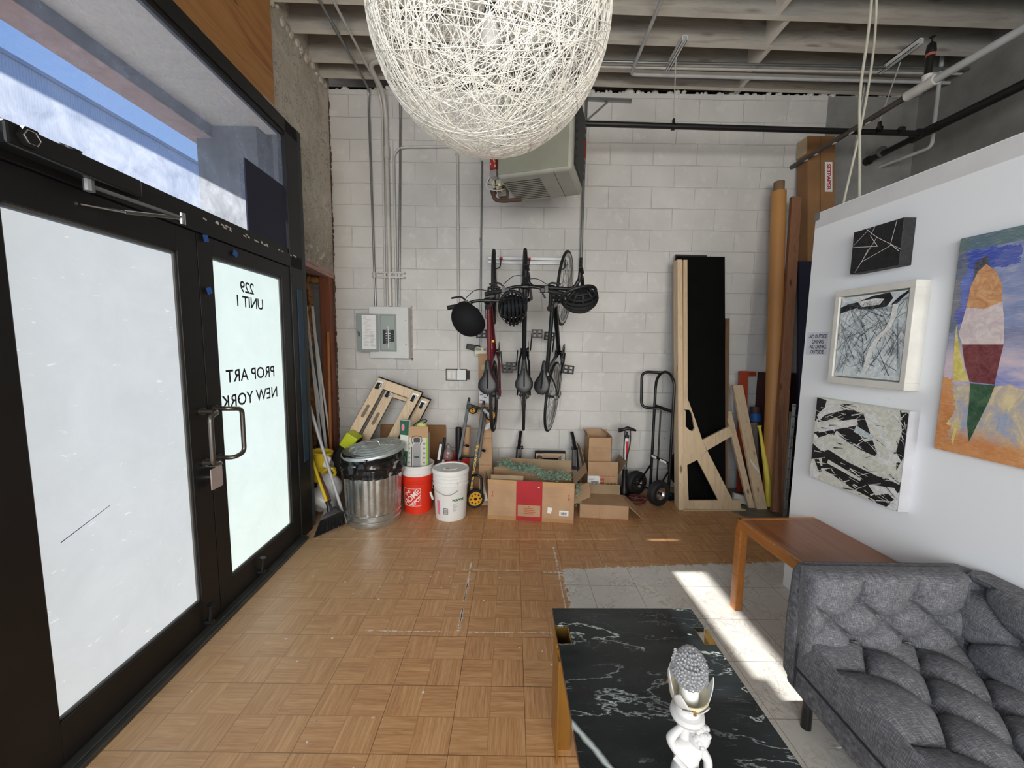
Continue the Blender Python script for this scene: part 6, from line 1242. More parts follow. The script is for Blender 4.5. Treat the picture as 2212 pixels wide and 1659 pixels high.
for k in range(80):   # sprigs falling out on the right
    p = Vector((L_ + .02 + rr.uniform(0, .05), .05 + rr.uniform(-.04, .12), .22 + rr.uniform(-.06, .1)))
    for j in range(8):
        dd = Vector((rr.gauss(0, 1), rr.gauss(0, 1), rr.gauss(0, 1))).normalized(); s_ = dd.orthogonal().normalized() * .0027; b.add([p - s_, p + s_, p + dd * .017 + s_ * .4, p + dd * .017 - s_ * .4], [(0, 1, 2, 3)])
g_ = b.build('garland', 'needle', smooth=False); tag(g_, 'green artificial pine garland heaped in the large cardboard box', 'garland')
# stand behind
st = thing('folding_stand', 'black steel folding stand with two bent arms behind the garland box', 'stand', (.38, 4.0, 0))
for x_, s_ in ((.095, 1), (.68, -1)):
    b = MB(); b.beam((x_, 4.05, .29), (x_, 4.08, .50), .036, .03); b.build('upright', 'black_metal', st, smooth=False, bevel=.003)
    b = MB(); b.beam((x_ - s_ * .012, 4.05, .48), (x_ + s_ * .0, 4.12, .55), .034, .03); b.beam((x_ - s_ * .008, 4.10, .53), (x_ + s_ * .012, 4.18, .64), .032, .026); b.build('bent_arm', 'black_metal', st, smooth=False, bevel=.003)
    b = MB(); b.cyl((x_ + s_ * .015, 4.03, .495), (x_ + s_ * .035, 4.03, .50), .018, 10); b.build('knob', 'black_plastic', st)
    b = MB(); b.beam((x_ - s_ * .055, 3.98, .0), (x_ - s_ * .03, 4.05, .50), .016, .01); b.build('strap_leg', 'black_metal', st, smooth=False)
b = MB(); b.beam((.04, 4.02, .29), (.74, 4.02, .28), .03, .028); b.build('crossbar', 'black_metal', st, smooth=False, bevel=.003)
b = MB(); b.cyl((.205, 4.0, .30), (.205, 4.0, .335), .006); b.cyl((.205, 4.0, .335), (.205, 4.0, .352), .024, 10); b.build('knob', 'black_plastic', st)
sd3 = thing('small_dolly', 'small carpeted wooden dolly standing on edge behind the garland box', 'dolly', (.43, 4.15, .0))
b = MB(); b.span((.262, 4.12, .0), (.598, 4.15, .435)); b.build('carpet_deck', 'blk_fabric', sd3, smooth=False, bevel=.006)
for z_ in (.365, .05):
    b = MB(); b.span((.272, 4.098, z_), (.588, 4.12, z_ + .05)); b.build('cross_plank', 'pine_x', sd3, smooth=False)
for x_ in (.272, .518):
    b = MB(); b.span((x_, 4.088, .05), (x_ + .07, 4.12, .415)); b.build('side_plank', 'pine', sd3, smooth=False)
    b = MB(); b.lathe([(0, -.03), (.030, -.03), (.030, -.01), (.024, 0)], 18, T(x_ + .035, 4.086, .375) @ R('X', -90)); b.beam((x_ + .035, 4.055, .37), (x_ + .038, 4.04, .30), .028, .02); b.build('caster', 'chrome', sd3)
    b = MB(); b.cyl((x_ + .02, 4.045, .305), (x_ + .05, 4.045, .305), .034, 18); b.build('caster_wheel', 'rubber', sd3)
# ================================================================ CLUTTER, RIGHT HALF
def flat_box(nm, label, x0, x1, y0, y1, h, rot=0, cat='box', mat='card'):
    t_ = thing(nm, label, cat, ((x0 + x1) / 2, (y0 + y1) / 2, 0)); return t_
# low box on the floor
fb_ = thing('cardboard_box', 'low flat cardboard box on the floor right of the garland box, one flap dropped open', 'box', (.86, 3.55, 0))
FM = T(.645, 3.435, 0) @ R('Z', -5)
b = MB(); b.M = FM; b.span((0, 0, 0), (.445, .28, .128)); b.build('carton', 'card', fb_, smooth=False, bevel=.003)
b = MB(); b.M = FM; skew_box(b, (.02, .28, .125), (.40, 0, 0), (0, .004, 0), (.0, .03, .09)); b.build('back_flap', 'card_in', fb_, smooth=False)
b = MB(); b.M = FM; skew_box(b, (.445, .0, .125), (.125, -.02, -.105), (0, .26, .01), (.003, 0, .004)); b.build('side_flap', 'card', fb_, smooth=False)
b = MB(); b.M = FM; b.span((.18, -.0012, 0), (.1825, 0, .128)); b.build('seam', 'card_in', fb_, smooth=False)
# printed box with 249
pb_ = thing('cardboard_box', 'open cardboard box with a 249 label and red print, behind the low flat box', 'box', (.945, 3.95, 0))
b = MB(); X0, X1, Y0, Y1, Z1 = .785, 1.10, 3.82, 4.12, .275
b.span((X0, Y0, 0), (X1, Y0 + .004, Z1)); b.span((X0, Y1 - .004, 0), (X1, Y1, Z1)); b.span((X0, Y0, 0), (X0 + .004, Y1, Z1)); b.span((X1 - .004, Y0, 0), (X1, Y1, Z1)); b.span((X0 + .006, Y0 + .006, .004), (X1 - .006, Y1 - .006, .228)); b.build('carton', 'card', pb_, smooth=False)
b = MB(); skew_box(b, (X0 + .005, Y0, Z1), (X1 - X0 - .01, 0, 0), (0, .004, 0), (0, .0, .14)); b.build('front_flap', 'card', pb_, smooth=False)
b = MB(); skew_box(b, (X0, Y0 + .01, Z1), (0, .27, 0), (.004, 0, 0), (-.07, .03, .27)); b.build('side_flap', 'card_in', pb_, smooth=False)
b = MB(); skew_box(b, (X1, Y0 + .01, Z1 - .02), (0, .27, 0), (-.004, 0, 0), (.085, .0, .16)); b.build('side_flap', 'card_in', pb_, smooth=False)
b = MB(); skew_box(b, (X0, Y1, Z1), (X1 - X0, 0, 0), (0, .004, 0), (0, .03, .12)); b.build('back_flap', 'card_in', pb_, smooth=False)
def ft(mat, x0, x1, z0, z1, o=.001, nm='print'): b = MB(); b.span((x0, Y0 - o, z0), (x1, Y0 - o + .0008, z1)); return b.build(nm, mat, pb_, smooth=False)
lb = ft('paper', .788, .915, .145, .268, nm='white_label')
b = MB(); v, f = text_geo('249', .040, bold=.0012); b.add([(.862 + x, Y0 - .0018, .158 + y) for x, y, _ in v], f); b.span((.825, Y0 - .0018, .200), (.90, Y0 - .001, .208)); b.build('number', 'ink', lb, smooth=False)
b = MB(); b.span((.80, Y0 - .0018, .235), (.87, Y0 - .001, .238)); b.span((.80, Y0 - .0018, .225), (.85, Y0 - .001, .228)); b.build('small_print', 'grey_ink', lb, smooth=False)
b = MB()
for k in range(14): b.span((.90 + k * .0135, Y0 - .0018, .262), (.908 + k * .0135, Y0 - .001, .267))
v, f = text_geo('FILE', .052, bold=.001); b.add([(.935 - y + .02, Y0 - .0018, .20 + x) for x, y, _ in v], f); b.build('red_print', 'red_ink', pb_, smooth=False)
b = MB()
for k in range(3): b.span((.985 + k * .036, Y0 - .0018, .175), (1.008 + k * .036, Y0 - .001, .195)); b.span((.985 + k * .036, Y0 - .0018, .205), (1.01 + k * .036, Y0 - .001, .2065))
b.span((.975, Y0 - .0018, .168), (1.085, Y0 - .001, .1695)); b.span((.975, Y0 - .0018, .218), (1.085, Y0 - .001, .2195)); b.build('symbol_print', 'card_dark', pb_, smooth=False)
sb2 = thing('cardboard_box', 'small open cardboard box standing inside the box labelled 249', 'box', (.91, 3.98, .23))
b = MB(); x0, x1, y0, y1 = .795, 1.035, 3.87, 4.08; b.span((x0, y0, .235), (x1, y0 + .004, .655)); b.span((x0, y1 - .004, .235), (x1, y1, .70)); b.span((x0, y0, .235), (x0 + .004, y1, .665)); b.span((x1 - .004, y0, .235), (x1, y1, .665)); b.span((x0 + .006, y0 + .006, .236), (x1 - .006, y1 - .006, .50)); b.build('carton', 'card', sb2, smooth=False)
b = MB(); skew_box(b, (x0, y0, .655), (0, .20, 0), (.004, 0, 0), (-.02, .0, .05)); skew_box(b, (x1, y0 + .02, .665), (0, .18, 0), (.004, 0, 0), (-.06, .02, .035)); b.build('flap', 'card_in', sb2, smooth=False)
b = MB(); b.span((x0, y0 - .001, .545), (x1, y0, .548)); b.build('crease', 'card_in', sb2, smooth=False)
# floor pump
fp = thing('floor_pump', 'bicycle floor pump with a white and red barrel and black T handle', 'pump', (1.20, 3.97, 0))
b = MB(); b.cyl((1.205, 3.96, .05), (1.212, 3.96, .64), .022, 16); b.build('barrel', 'white_plastic', fp)
b = MB(); b.span((1.203, 3.935, .42), (1.225, 3.94, .60)); v, f = text_geo('BONTRAGER', .03, bold=.0005); b.build('red_print', 'red_ink', fp, smooth=False)
b = MB(); b.cyl((1.212, 3.96, .62), (1.214, 3.96, .70), .012, 12); b.cyl((1.212, 3.96, .635), (1.212, 3.96, .665), .025, 14); b.tube([(1.125, 3.955, .715), (1.15, 3.955, .718), (1.18, 3.955, .728), (1.215, 3.955, .738), (1.26, 3.955, .728), (1.305, 3.955, .715)], [.026, .019, .017, .022, .017, .010], 12); b.build('handle', 'black_plastic', fp)
b = MB(); b.tube(smoothpath([(1.24, 3.94, .72), (1.245, 3.93, .60), (1.205, 3.92, .40), (1.215, 3.92, .12)], .08, 6), .007, 8); b.tube(smoothpath([(1.185, 3.94, .72), (1.178, 3.935, .5), (1.19, 3.92, .3)], .08, 5), .006, 8); b.build('hose', 'black_plastic', fp)
b = MB(); b.box((1.215, 3.94, .03), (.20, .11, .02)); b.lathe([(.05, .02), (.045, .08), (.028, .12), (.026, .30)], 16, T(1.207, 3.955, 0)); b.build('foot_base', 'black_plastic', fp)
# hand truck
hk_ = thing('hand_truck', 'black hand truck with pneumatic tyres and a looped handle', 'hand truck', (1.50, 3.95, 0))
nL, nR = (1.525, 4.06), (1.640, 3.86)    # the two rails, axle direction between them
def H(k, z, o=0.0): return (nL[0] + (nR[0] - nL[0]) * k + o, nL[1] + (nR[1] - nL[1]) * k - o * .4, z)
b = MB(); pts = [H(0, .06), H(0, 1.15)] + [H(.5 - .5 * math.cos(PI * i / 10), 1.17 + .165 * math.sin(PI * i / 10)) for i in range(1, 10)] + [H(1, 1.15), H(1, .06)]; b.tube(pts, .0145, 12); b.build('frame_tube', 'black_metal', hk_)
b = MB(); b.tube(smoothpath([H(.30, 1.325, -.0), H(.28, 1.325, -.18), H(.28, .945, -.17), H(.32, .945, .0)], .07, 6), .0145, 12); b.build('loop_handle', 'black_metal', hk_)
b = MB(); b.cyl(H(.35, .93), H(.35, .08), .009, 8); b.build('centre_rod', 'black_metal', hk_)
for z_ in (.945, .40):
    b = MB(); b.beam(H(0, z_ + .02), H(1, z_ - .01), .006, .035 if z_ > .5 else .028); c_ = b.build('cross_bar', 'black_metal', hk_, smooth=False)
    if z_ < .5:
        b = MB(); b.add([Vector(H(k, z_ + .02 - .03 * k)) + Vector((-.012, -.008, dz)) for k, dz in ((.02, -.010), (.30, -.010), (.30, .012), (.02, .012))], [(0, 1, 2, 3)]); b.add([Vector(H(k, z_ + .02 - .03 * k)) + Vector((-.012, -.008, dz)) for k, dz in ((.5, -.010), (.85, -.010), (.85, .012), (.5, .012))], [(0, 1, 2, 3)]); b.build('sticker', 'paper', c_, smooth=False)
def tyre(c, ax=(.45, -.89, 0), r=.128):
    M = T(*c) @ Vector(ax).normalized().to_track_quat('Z', 'Y').to_matrix().to_4x4()
    b = MB(); b.M = M; b.lathe([(.062, -.030), (.085, -.040), (.110, -.040), (.124, -.030), (.1275, -.022), (.124, -.018), (.1275, -.012), (.124, -.008), (.1275, 0), (.124, .008), (.1275, .012), (.124, .018), (.1275, .022), (.124, .030), (.110, .040), (.085, .040), (.062, .030), (.062, -.030)], 48); w_ = b.build('tyre', 'rubber', hk_)
    b = MB(); b.M = M; b.lathe([(0, -.012), (.02, -.012), (.02, .012), (.035, .014), (.048, .030), (.058, .036), (.064, .034), (.064, -.034), (.048, -.034), (.048, -.012), (0, -.012)], 32); rm = b.build('wheel_rim', 'chrome', w_)
    b = MB(); b.M = M; b.cyl((0, 0, -.02), (0, 0, .034), .014, 12); b.build('axle_nut', 'black_metal', rm)
tyre((1.488, 3.735, .129)); tyre((1.352, 4.02, .129))
b = MB(); b.cyl((1.352, 4.02, .129), (1.488, 3.735, .129), .009, 8); b.build('axle', 'black_metal', hk_)
for k, q in ((0, (1.37, 3.98, .15)), (1, (1.48, 3.76, .15))):
    b = MB(); b.beam(H(k, .33), q, .006, .022); b.build('strut', 'black_metal', hk_, smooth=False)
b = MB(); skew_box(b, (nL[0] - .01, nL[1] + .02, .004), (nR[0] - nL[0] + .02, nR[1] - nL[1] - .04, 0), (.19, .09, 0), (0, 0, .005)); b.build('toe_plate', 'black_metal', hk_, smooth=False)
# cords on the floor
def coil(label, c, mat, n_, r, seed, rad):
    rr = random.Random(seed); pts = []
    for i in range(n_ * 14):
        a_ = 2 * PI * i / 14; k = rad * (.55 + .45 * math.sin(i * .13 + 1)); pts.append((c[0] + k * 1.3 * math.cos(a_) + rr.uniform(-.006, .006), c[1] + k * math.sin(a_), r + .006 + .0007 * i + rr.uniform(0, .005)))
    b = MB(); b.tube(pts, r, 6); mono('extension_cord', b, mat, label, 'cord')
coil('tangle of dark red cord on the floor between the low box and the hand truck', (1.28, 3.78, 0), simple('dark_red_cord', (.11, .022, .022), .5), 7, .006, 3, .085)
coil('teal cord lying on the floor behind the hand truck wheel', (1.66, 3.97, 0), simple('teal_cord', (.01, .12, .11), .5), 4, .006, 5, .05)
# tall black panel with the pine edge and plywood cut-out in front
bp_ = thing('large_board', 'tall matte black flat board leaning against the wall at right', 'board', (1.97, 3.9, 0))
b = MB(); skew_box(b, (1.700, 3.80, .015), (.505, 0, 0), (0, .018, 0), (.0, .33, 2.52)); b.build('face_board', 'black_board', bp_, smooth=False)
b = MB(); skew_box(b, (1.712, 3.83, .005), (.34, .02, 0), (0, .016, 0), (.0, .35, 2.56)); mono('backing_board', b, 'slot', 'dark brown board peeking out above and behind the tall black panel', 'board', smooth=False)
b = MB(); skew_box(b, (2.222, 3.88, .005), (.045, 0, 0), (0, .02, 0), (.062, .30, 1.90)); mono('brown_board', b, wood('thin_brown_board', (.16, .085, .04), (.22, .12, .06)), 'narrow brown board standing at the right edge of the black panel', 'board', smooth=False)
cu = thing('plywood_bracket', 'pale plywood and pine leg bracket with a diagonal arm, leaning on the black panel', 'bracket', (1.9, 3.7, 0))
LEAN = .13
def CP(x, z, o=0.0): return (x, 3.655 + LEAN * z - o, z)
def cpoly(b, P, o0=.0, o1=.022):
    n = len(P); vs_ = [CP(x, z, o0) for x, z in P] + [CP(x, z, o1) for x, z in P]; b.add(vs_, [tuple(range(n)), tuple(range(2 * n - 1, n - 1, -1))] + [(i, n + i, n + (i + 1) % n, (i + 1) % n) for i in range(n)])
b = MB()
cpoly(b, [(1.700, 2.46), (1.738, 2.46), (1.742, 1.10), (1.700, 1.10)])
# upper web with the hand hole left open
cpoly(b, [(1.700, 1.10), (1.742, 1.10), (1.760, .975), (1.700, .975)]); cpoly(b, [(1.700, .975), (1.722, .965), (1.722, .81), (1.700, .80)]); cpoly(b, [(1.785, .935), (1.760, .975), (1.742, 1.06), (1.752, 1.06), (1.835, .83), (1.812, .79)])
cpoly(b, [(1.700, .80), (1.722, .81), (1.735, .80), (1.760, .775), (1.790, .765), (1.812, .79), (1.835, .83), (1.888, .680), (1.700, .60)])
cpoly(b, [(1.700, .60), (1.888, .680), (1.930, .58), (1.865, .50), (1.838, .488), (1.700, .415)])
cpoly(b, [(1.888, .680), (2.150, .815), (2.192, .730), (1.935, .580)]); cpoly(b, [(1.838, .488), (1.865, .50), (1.935, .58), (2.185, .10), (2.045, .095)])
cpoly(b, [(1.700, .415), (1.738, .435), (1.752, .09), (1.700, .09)]); cpoly(b, [(1.700, .09), (2.265, .10), (2.265, .012), (1.700, .012)])
b.build('cut_panel', 'ply', cu, smooth=False)
b = MB(); skew_box(b, (1.652, 3.625, .0), (.048, .0, 0), (0, .105, 0), (.0, .36, 2.47)); b.build('side_board', 'pine', cu, smooth=False, bevel=.002)
b = MB(); b.add([(1.69, 3.63, .0), (1.70, 3.60, .0), (2.315, 3.635, .0), (2.26, 3.72, .0), (1.69, 3.72, 0), (1.69, 3.63, .015), (1.70, 3.60, .012), (2.315, 3.635, .012), (2.26, 3.72, .015), (1.69, 3.72, .015)], [(0, 4, 3, 2, 1), (5, 6, 7, 8, 9), (0, 1, 6, 5), (1, 2, 7, 6), (2, 3, 8, 7), (3, 4, 9, 8), (4, 0, 5, 9)]); b.build('foot_plate', 'ply', cu, smooth=False)
# boards, bat, tubes to the right
b = MB(); skew_box(b, (2.445, 3.665, .0), (.108, .008, 0), (0, .035, 0), (-.118, .36, 1.20)); o = mono('pine_board', b, 'pine', 'pale knotty pine board leaning left, with a smear of white paint', 'board', smooth=False, bevel=.002)
b = MB(); pq = Vector((2.445, 3.662, 0)); vv_ = Vector((-.118, .36, 1.20)); b.add([pq + vv_ * t + Vector((u, -.002, 0)) for u, t in ((.028, .40), (.045, .37), (.085, .315), (.098, .285), (.088, .285), (.05, .33), (.024, .37))], [tuple(range(7))]); b.build('paint_smear', 'white_paint', o, smooth=False)
b = MB(); skew_box(b, (2.385, 3.70, .0), (.062, .0, 0), (0, .035, 0), (-.11, .34, .92)); mono('pine_board', b, 'pine', 'shorter pine board with red paint drops, tucked left of the pale pine board', 'board', smooth=False, bevel=.002)
b = MB(); skew_box(b, (2.475, 4.06, .02), (.095, .0, 0), (0, .02, 0), (.0, .12, 1.32)); skew_box(b, (2.475, 4.175, 1.285), (.185, .0, 0), (0, .02, 0), (.0, .004, .05)); mono('orange_bracket', b, 'orange_steel', 'rusty orange steel post with a short arm at the top', 'post', smooth=False, bevel=.003)
b = MB(); b.tube([(2.60, 3.95, .0), (2.645, 4.13, .955)], .052, 22); o = mono('brown_tube', b, 'brown_tube', 'dark brown cardboard tube with a band of blue tape', 'tube')
b = MB(); b.tube([(2.6375, 4.095, .80), (2.641, 4.112, .88)], .0532, 22); b.build('blue_tape_band', 'bluetape', o)
b = MB(); b.beam((2.55, 3.86, .0), (2.565, 4.02, .80), .075, .03, up=(0, 1, 0)); o = mono('grey_board', b, wood('weathered_board', (.16, .13, .10), (.24, .20, .16)), 'short weathered board behind the yellow bat', 'board', smooth=False)
b = MB(); b.tube([(2.585, 3.70, .015), (2.586, 3.705, .02), (2.58, 3.73, .25), (2.568, 3.79, .46), (2.556, 3.85, .66), (2.551, 3.885, .775), (2.550, 3.89, .785), (2.549, 3.892, .80)], [.018, .030, .031, .024, .015, .0135, .021, .021], 16); mono('plastic_bat', b, 'yellow_bright', 'yellow plastic bat leaning against the orange paper roll', 'bat')
pr_ = thing('paper_roll', 'tall orange-brown kraft paper roll leaning in the corner', 'paper roll', (2.62, 3.74, 0))
b = MB(); b.cyl((2.628, 3.755, .003), (2.668, 4.06, 3.16), .066, 32); b.build('wrapped_paper', 'kraft', pr_)
b = MB(); b.cyl((2.667, 4.055, 3.12), (2.670, 4.07, 3.26), .048, 28); b.build('core', simple('core_brown', (.22, .14, .075), .8), pr_)
b = MB(); b.beam((2.600, 3.615, .0), (2.822, 4.03, 3.10), .098, .040, up=(0, 1, 0)); mono('timber_plank', b, 'redwood', 'long reddish-brown timber plank leaning right of the paper roll', 'plank', smooth=False, bevel=.003)
def tallbox(x0, x1, label, lab):
    t_ = thing('tall_cardboard_box', label, 'box', ((x0 + x1) / 2, 3.8, 0)); b = MB(); skew_box(b, (x0, 3.66, .0), (x1 - x0, 0, 0), (0, .145, 0), (.0, .44, 3.72)); b.build('carton', 'card_dark', t_, smooth=False, bevel=.003)
    def q(u0, u1, z0, z1, o=.0016): return [(x0 + (x1 - x0) * u, 3.66 + .44 * z / 3.72 - o, z) for u, z in ((u0, z0), (u1, z0), (u1, z1), (u0, z1))]
    b = MB(); b.add(q(0, 1, 3.55, 3.72), [(0, 1, 2, 3)]); b.build('tape', simple('dark_tape', (.24, .12, .05), .35), t_, smooth=False)
    if lab:
        b = MB(); b.add(q(.28, .80, 3.16, 3.46), [(0, 1, 2, 3)]); s_ = b.build('label', 'paper', t_, smooth=False)
        b = MB(); v, f = text_geo('SETPAPER', .052, spacing=.9, bold=.0014); wd = max(p[0] for p in v); xc = x0 + (x1 - x0) * .54 - .017
        b.add([(xc + y, 3.66 + .44 * (3.31 - x * .135 / wd) / 3.72 - .003, 3.31 - x * .135 / wd) for x, y, _ in v], f); b.build('lettering', 'red_ink', s_, smooth=False)
    return t_
ta = tallbox(2.940, 3.062, 'very tall brown cardboard box standing in the corner under the slanting pipe', False); tallbox(3.070, 3.215, 'very tall brown cardboard box with a white SETPAPER label', True)
b = MB(); b.add([(2.9385, 4.095, 3.55), (2.9385, 4.23, 3.55), (2.9385, 4.24, 3.715), (2.9385, 4.105, 3.715)], [(0, 1, 2, 3)]); b.build('pale_tape', simple('pale_tape', (.50, .38, .24), .6), ta, smooth=False)
b = MB(); skew_box(b, (2.80, 3.60, 0), (.16, .0, 0), (0, .03, 0), (.02, .30, 2.45)); mono('navy_board', b, 'navy', 'dark navy board standing behind the reddish plank', 'board', smooth=False)
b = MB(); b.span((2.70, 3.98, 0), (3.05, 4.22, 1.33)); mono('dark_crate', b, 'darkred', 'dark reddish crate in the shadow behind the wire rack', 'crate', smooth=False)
wr = thing('wire_rack', 'grey wire grid panels standing beside the white partition', 'rack', (2.60, 3.5, 0))
for k in range(5):
    b = MB(); x_, y_ = 2.603 + .016 * k, 3.52 + .012 * k; b.cyl((x_, y_, .0), (x_ + .01, y_ + .02, 1.08 - .002 * k), .004, 6); b.build('upright_wire', 'conduit_grey', wr)
for k in range(11):
    b = MB(); b.cyl((2.595, 3.51, .06 + k * .1), (2.69, 3.58, .06 + k * .1), .0032, 6); b.build('cross_wire', 'conduit_grey', wr)
b = MB(); skew_box(b, (2.612, 3.535, 0), (.025, .0, 0), (0, .02, 0), (.0, .02, 1.0)); b.build('channel', 'grey_metal', wr, smooth=False)
b = MB(); skew_box(b, (2.29, 3.80, .02), (.14, -.05, -.02), (0, .04, 0), (.03, .05, .07)); b.cyl((2.425, 3.745, .05), (2.43, 3.735, .05), .03, 16); mono('white_clamp', b, 'dirty_white', 'small white plastic fixture on the floor behind the plywood foot', 'fixture', bevel=.01)
b = MB(); b.lathe([(.19, -.02), (.215, -.02), (.225, 0), (.215, .02), (.19, .02), (.19, -.02)], 36, T(1.985, 4.20, .235) @ R('X', 78)); mono('spare_tyre', b, 'rubber', 'dark hoop standing on the wall behind the pine side board', 'tyre')

# ================================================================ SIDE TABLE
tt = thing('side_table', 'square-legged brown wooden table with a dark worn top, against the partition', 'table', (1.6, 1.95, 0))
TM = T(1.365, 2.235, 0) @ R('Z', 3.2)    # far-left corner; x to the right, y towards the viewer is negative
TW, TL, TH = .495, .62, .566
b = MB(); b.M = TM; b.span((.030, -TL + .02, TH - .028), (TW, -.03, TH)); b.build('top_panel', 'tablewood', tt, smooth=False, bevel=.002)
b = MB(); b.M = TM; b.span((0, -TL, TH - .055), (.032, 0, TH + .001)); b.span((.0, -.032, TH - .055), (TW, .0, TH + .001)); b.span((0, -TL, TH - .055), (TW, -TL + .03, TH + .001)); b.build('edge_frame', 'tableedge', tt, smooth=False, bevel=.008, seg=3)
for x_, y_ in ((.0, .0), (TW - .052, 0), (0, -TL + .052), (TW - .052, -TL + .052)):
    b = MB(); b.M = TM; b.span((x_ + .001, y_ - .052, 0), (x_ + .051, y_ - .001, TH - .03)); b.build('leg', 'tableedge', tt, smooth=False, bevel=.007, seg=3)
b = MB(); b.M = TM; rr = random.Random(10)
for k in range(14): y_ = -rr.random() * .55; b.add([(.001, y_, TH + .0018), (.007, y_ - .004, TH + .0018), (.006, y_ + .012, TH + .0018)], [(0, 1, 2)])
b.build('chipped_edge', 'dirty_white', tt, smooth=False)

# ================================================================ TUFTED SOFA
so_ = thing('sofa', 'grey tweed button-tufted sofa with black round legs', 'sofa', (1.75, .7, 0))
def tuft(s_, t_): return (abs(math.sin(PI * s_)) * abs(math.sin(PI * t_))) ** .42
def pad(name, O, U, V, N, lu, lv, th, du, dv, off=(0, 0), edge=.05, amp=.03, nu=120, nv=90, parent=None, buttons=True, rest=.06, top=None, side='v'):
    """upholstered pad: U,V in-plane unit axes, N outward; du,dv diamond spacing"""
    O, U, V, N = map(Vector, (O, U, V, N))
    def prof(t, L):    # rounded side profile: returns position and height factor
        k = .16
        if t < k / 2: return 0.0, t / (k / 2) * .35
        if t < k: a = (t - k / 2) / (k / 2) * PI / 2; return edge * (1 - math.cos(a)), .35 + .65 * math.sin(a)
        if t > 1 - k / 2: return L, (1 - t) / (k / 2) * .35
        if t > 1 - k: a = (1 - t - k / 2) / (k / 2) * PI / 2; return L - edge * (1 - math.cos(a)), .35 + .65 * math.sin(a)
        return edge + (L - 2 * edge) * (t - k) / (1 - 2 * k), 1.0
    def fn(i, j):
        x, hx = prof(i, lu); y, hy = prof(j, lv); h = min(hx, hy)
        a = (x - off[0]) / du; c = (y - off[1]) / dv; s_, t_ = (a + c) / 2, (a - c) / 2
        inner = min(1, max(0, min(x, lu - x) / rest)) * min(1, max(0, min(y, lv - y) / rest))
        tf = tuft(s_, t_)
        if top is not None and ((y > top[1]) if side == 'v' else (x < top[1])):
            q_ = abs(math.sin(PI * ((x - top[0]) / (2 * du) if side == 'v' else (y - top[0]) / (2 * dv)))) ** .45; far = min(1, (abs((y if side == 'v' else x) - top[1])) / .03); tf = tf * (1 - far) + q_ * far
        gk = 2 * du * dv / math.hypot(du, dv); cs = min(abs(s_ - round(s_)), abs(t_ - round(t_))) * gk
        if top is not None and ((y > top[1]) if side == 'v' else (x < top[1])):
            w_ = ((x - top[0]) / (2 * du) if side == 'v' else (y - top[0]) / (2 * dv)); cs = abs(w_ - round(w_)) * 2 * (du if side == 'v' else dv) if far > .5 else min(cs, abs(w_ - round(w_)) * 2 * (du if side == 'v' else dv))
        d = (1 - tf) * amp + .009 * math.exp(-(cs / .005) ** 2)
        # distance to the nearest button
        bs, bt = round(s_), round(t_); bx_, by_ = (bs + bt) * du + off[0], (bs - bt) * dv + off[1]; rr_ = math.hypot(x - bx_, y - by_)
        dd = .032 * math.exp(-(rr_ / .026) ** 2) if (top[1] + .02 if side == 'u' and top else rest * .6) < bx_ < lu - rest * .6 and rest * .6 < by_ < lv - rest * .6 else 0
        return O + U * x + V * y + N * (th * h - (d * (.5 + .5 * inner) + dd) * (1 if h > .9 else 0))
    b = MB(); b.grid(fn, nu, nv); p_ = b.build(name, 'fabric_uv', parent or so_, angle=80)
    uvl = p_.data.uv_layers.new(name='uv')
    for lp in p_.data.loops: i_, j_ = divmod(lp.vertex_index, nv + 1); uvl.data[lp.index].uv = (i_ / nu * lu, j_ / nv * lv)
    if buttons:
        for i in range(-8, 14):
            for j in range(-8, 14):
                x, y = (i + j) * du + off[0], (i - j) * dv + off[1]
                if rest * .8 < x < lu - rest * .8 and rest * .8 < y < lv - rest * .8:
                    c = O + U * x + V * y + N * (th - amp - .028); q = N.to_track_quat('Z', 'Y').to_matrix().to_4x4(); b = MB(); b.sphere(tuple(c), (.011, .011, .006), 10, 6, q); b.build('button', 'fabric', p_)
    return p_
XF, XB = 1.185, 1.905      # front and back of the sofa in x
YA = 1.545                 # outer face of the far arm
YN = -.45                  # near end (behind the camera)
# base rail under the seat
b = MB(); b.span((XF + .012, YN, .165), (XB - .02, YA - .02, .30)); b.build('base', 'fabric', so_, smooth=False, bevel=.015)
# far arm: outer shell and tufted inner face
b = MB(); prof_a = [(XF + .03, .17), (XF + .002, .22), (XF - .004, .45), (XF + .006, .66), (XF + .03, .705), (XB - .02, .705), (XB, .66), (XB, .17)]
n = len(prof_a); vs_ = [(x, YA, z) for x, z in prof_a] + [(x, YA - .085, z) for x, z in prof_a]; b.add(vs_, [tuple(range(n - 1, -1, -1)), tuple(range(n, 2 * n))] + [(i, (i + 1) % n, n + (i + 1) % n, n + i) for i in range(n)]); b.build('arm', 'fabric', so_, bevel=.022, seg=4)
pad('arm_padding', (XF, YA - .065, .36), (1, 0, 0), (0, 0, 1), (0, -1, 0), XB - XF - .10, .355, .085, .105, .088, off=(.10, .155), edge=.03, amp=.042, nu=230, nv=130, rest=.055, top=(.205, .243))
# back
b = MB(); b.span((XB - .06, YN, .17), (XB, YA - .01, .70)); b.build('backrest', 'fabric', so_, bevel=.02, seg=3)
pad('back_padding', (XB - .045, YA - .09, .37), (0, -1, 0), (.16, 0, .987), (-.987, 0, .16), YA - .09 - YN, .345, .115, .145, .115, off=(.19, .175), edge=.035, amp=.030, nu=420, nv=110, rest=.06)
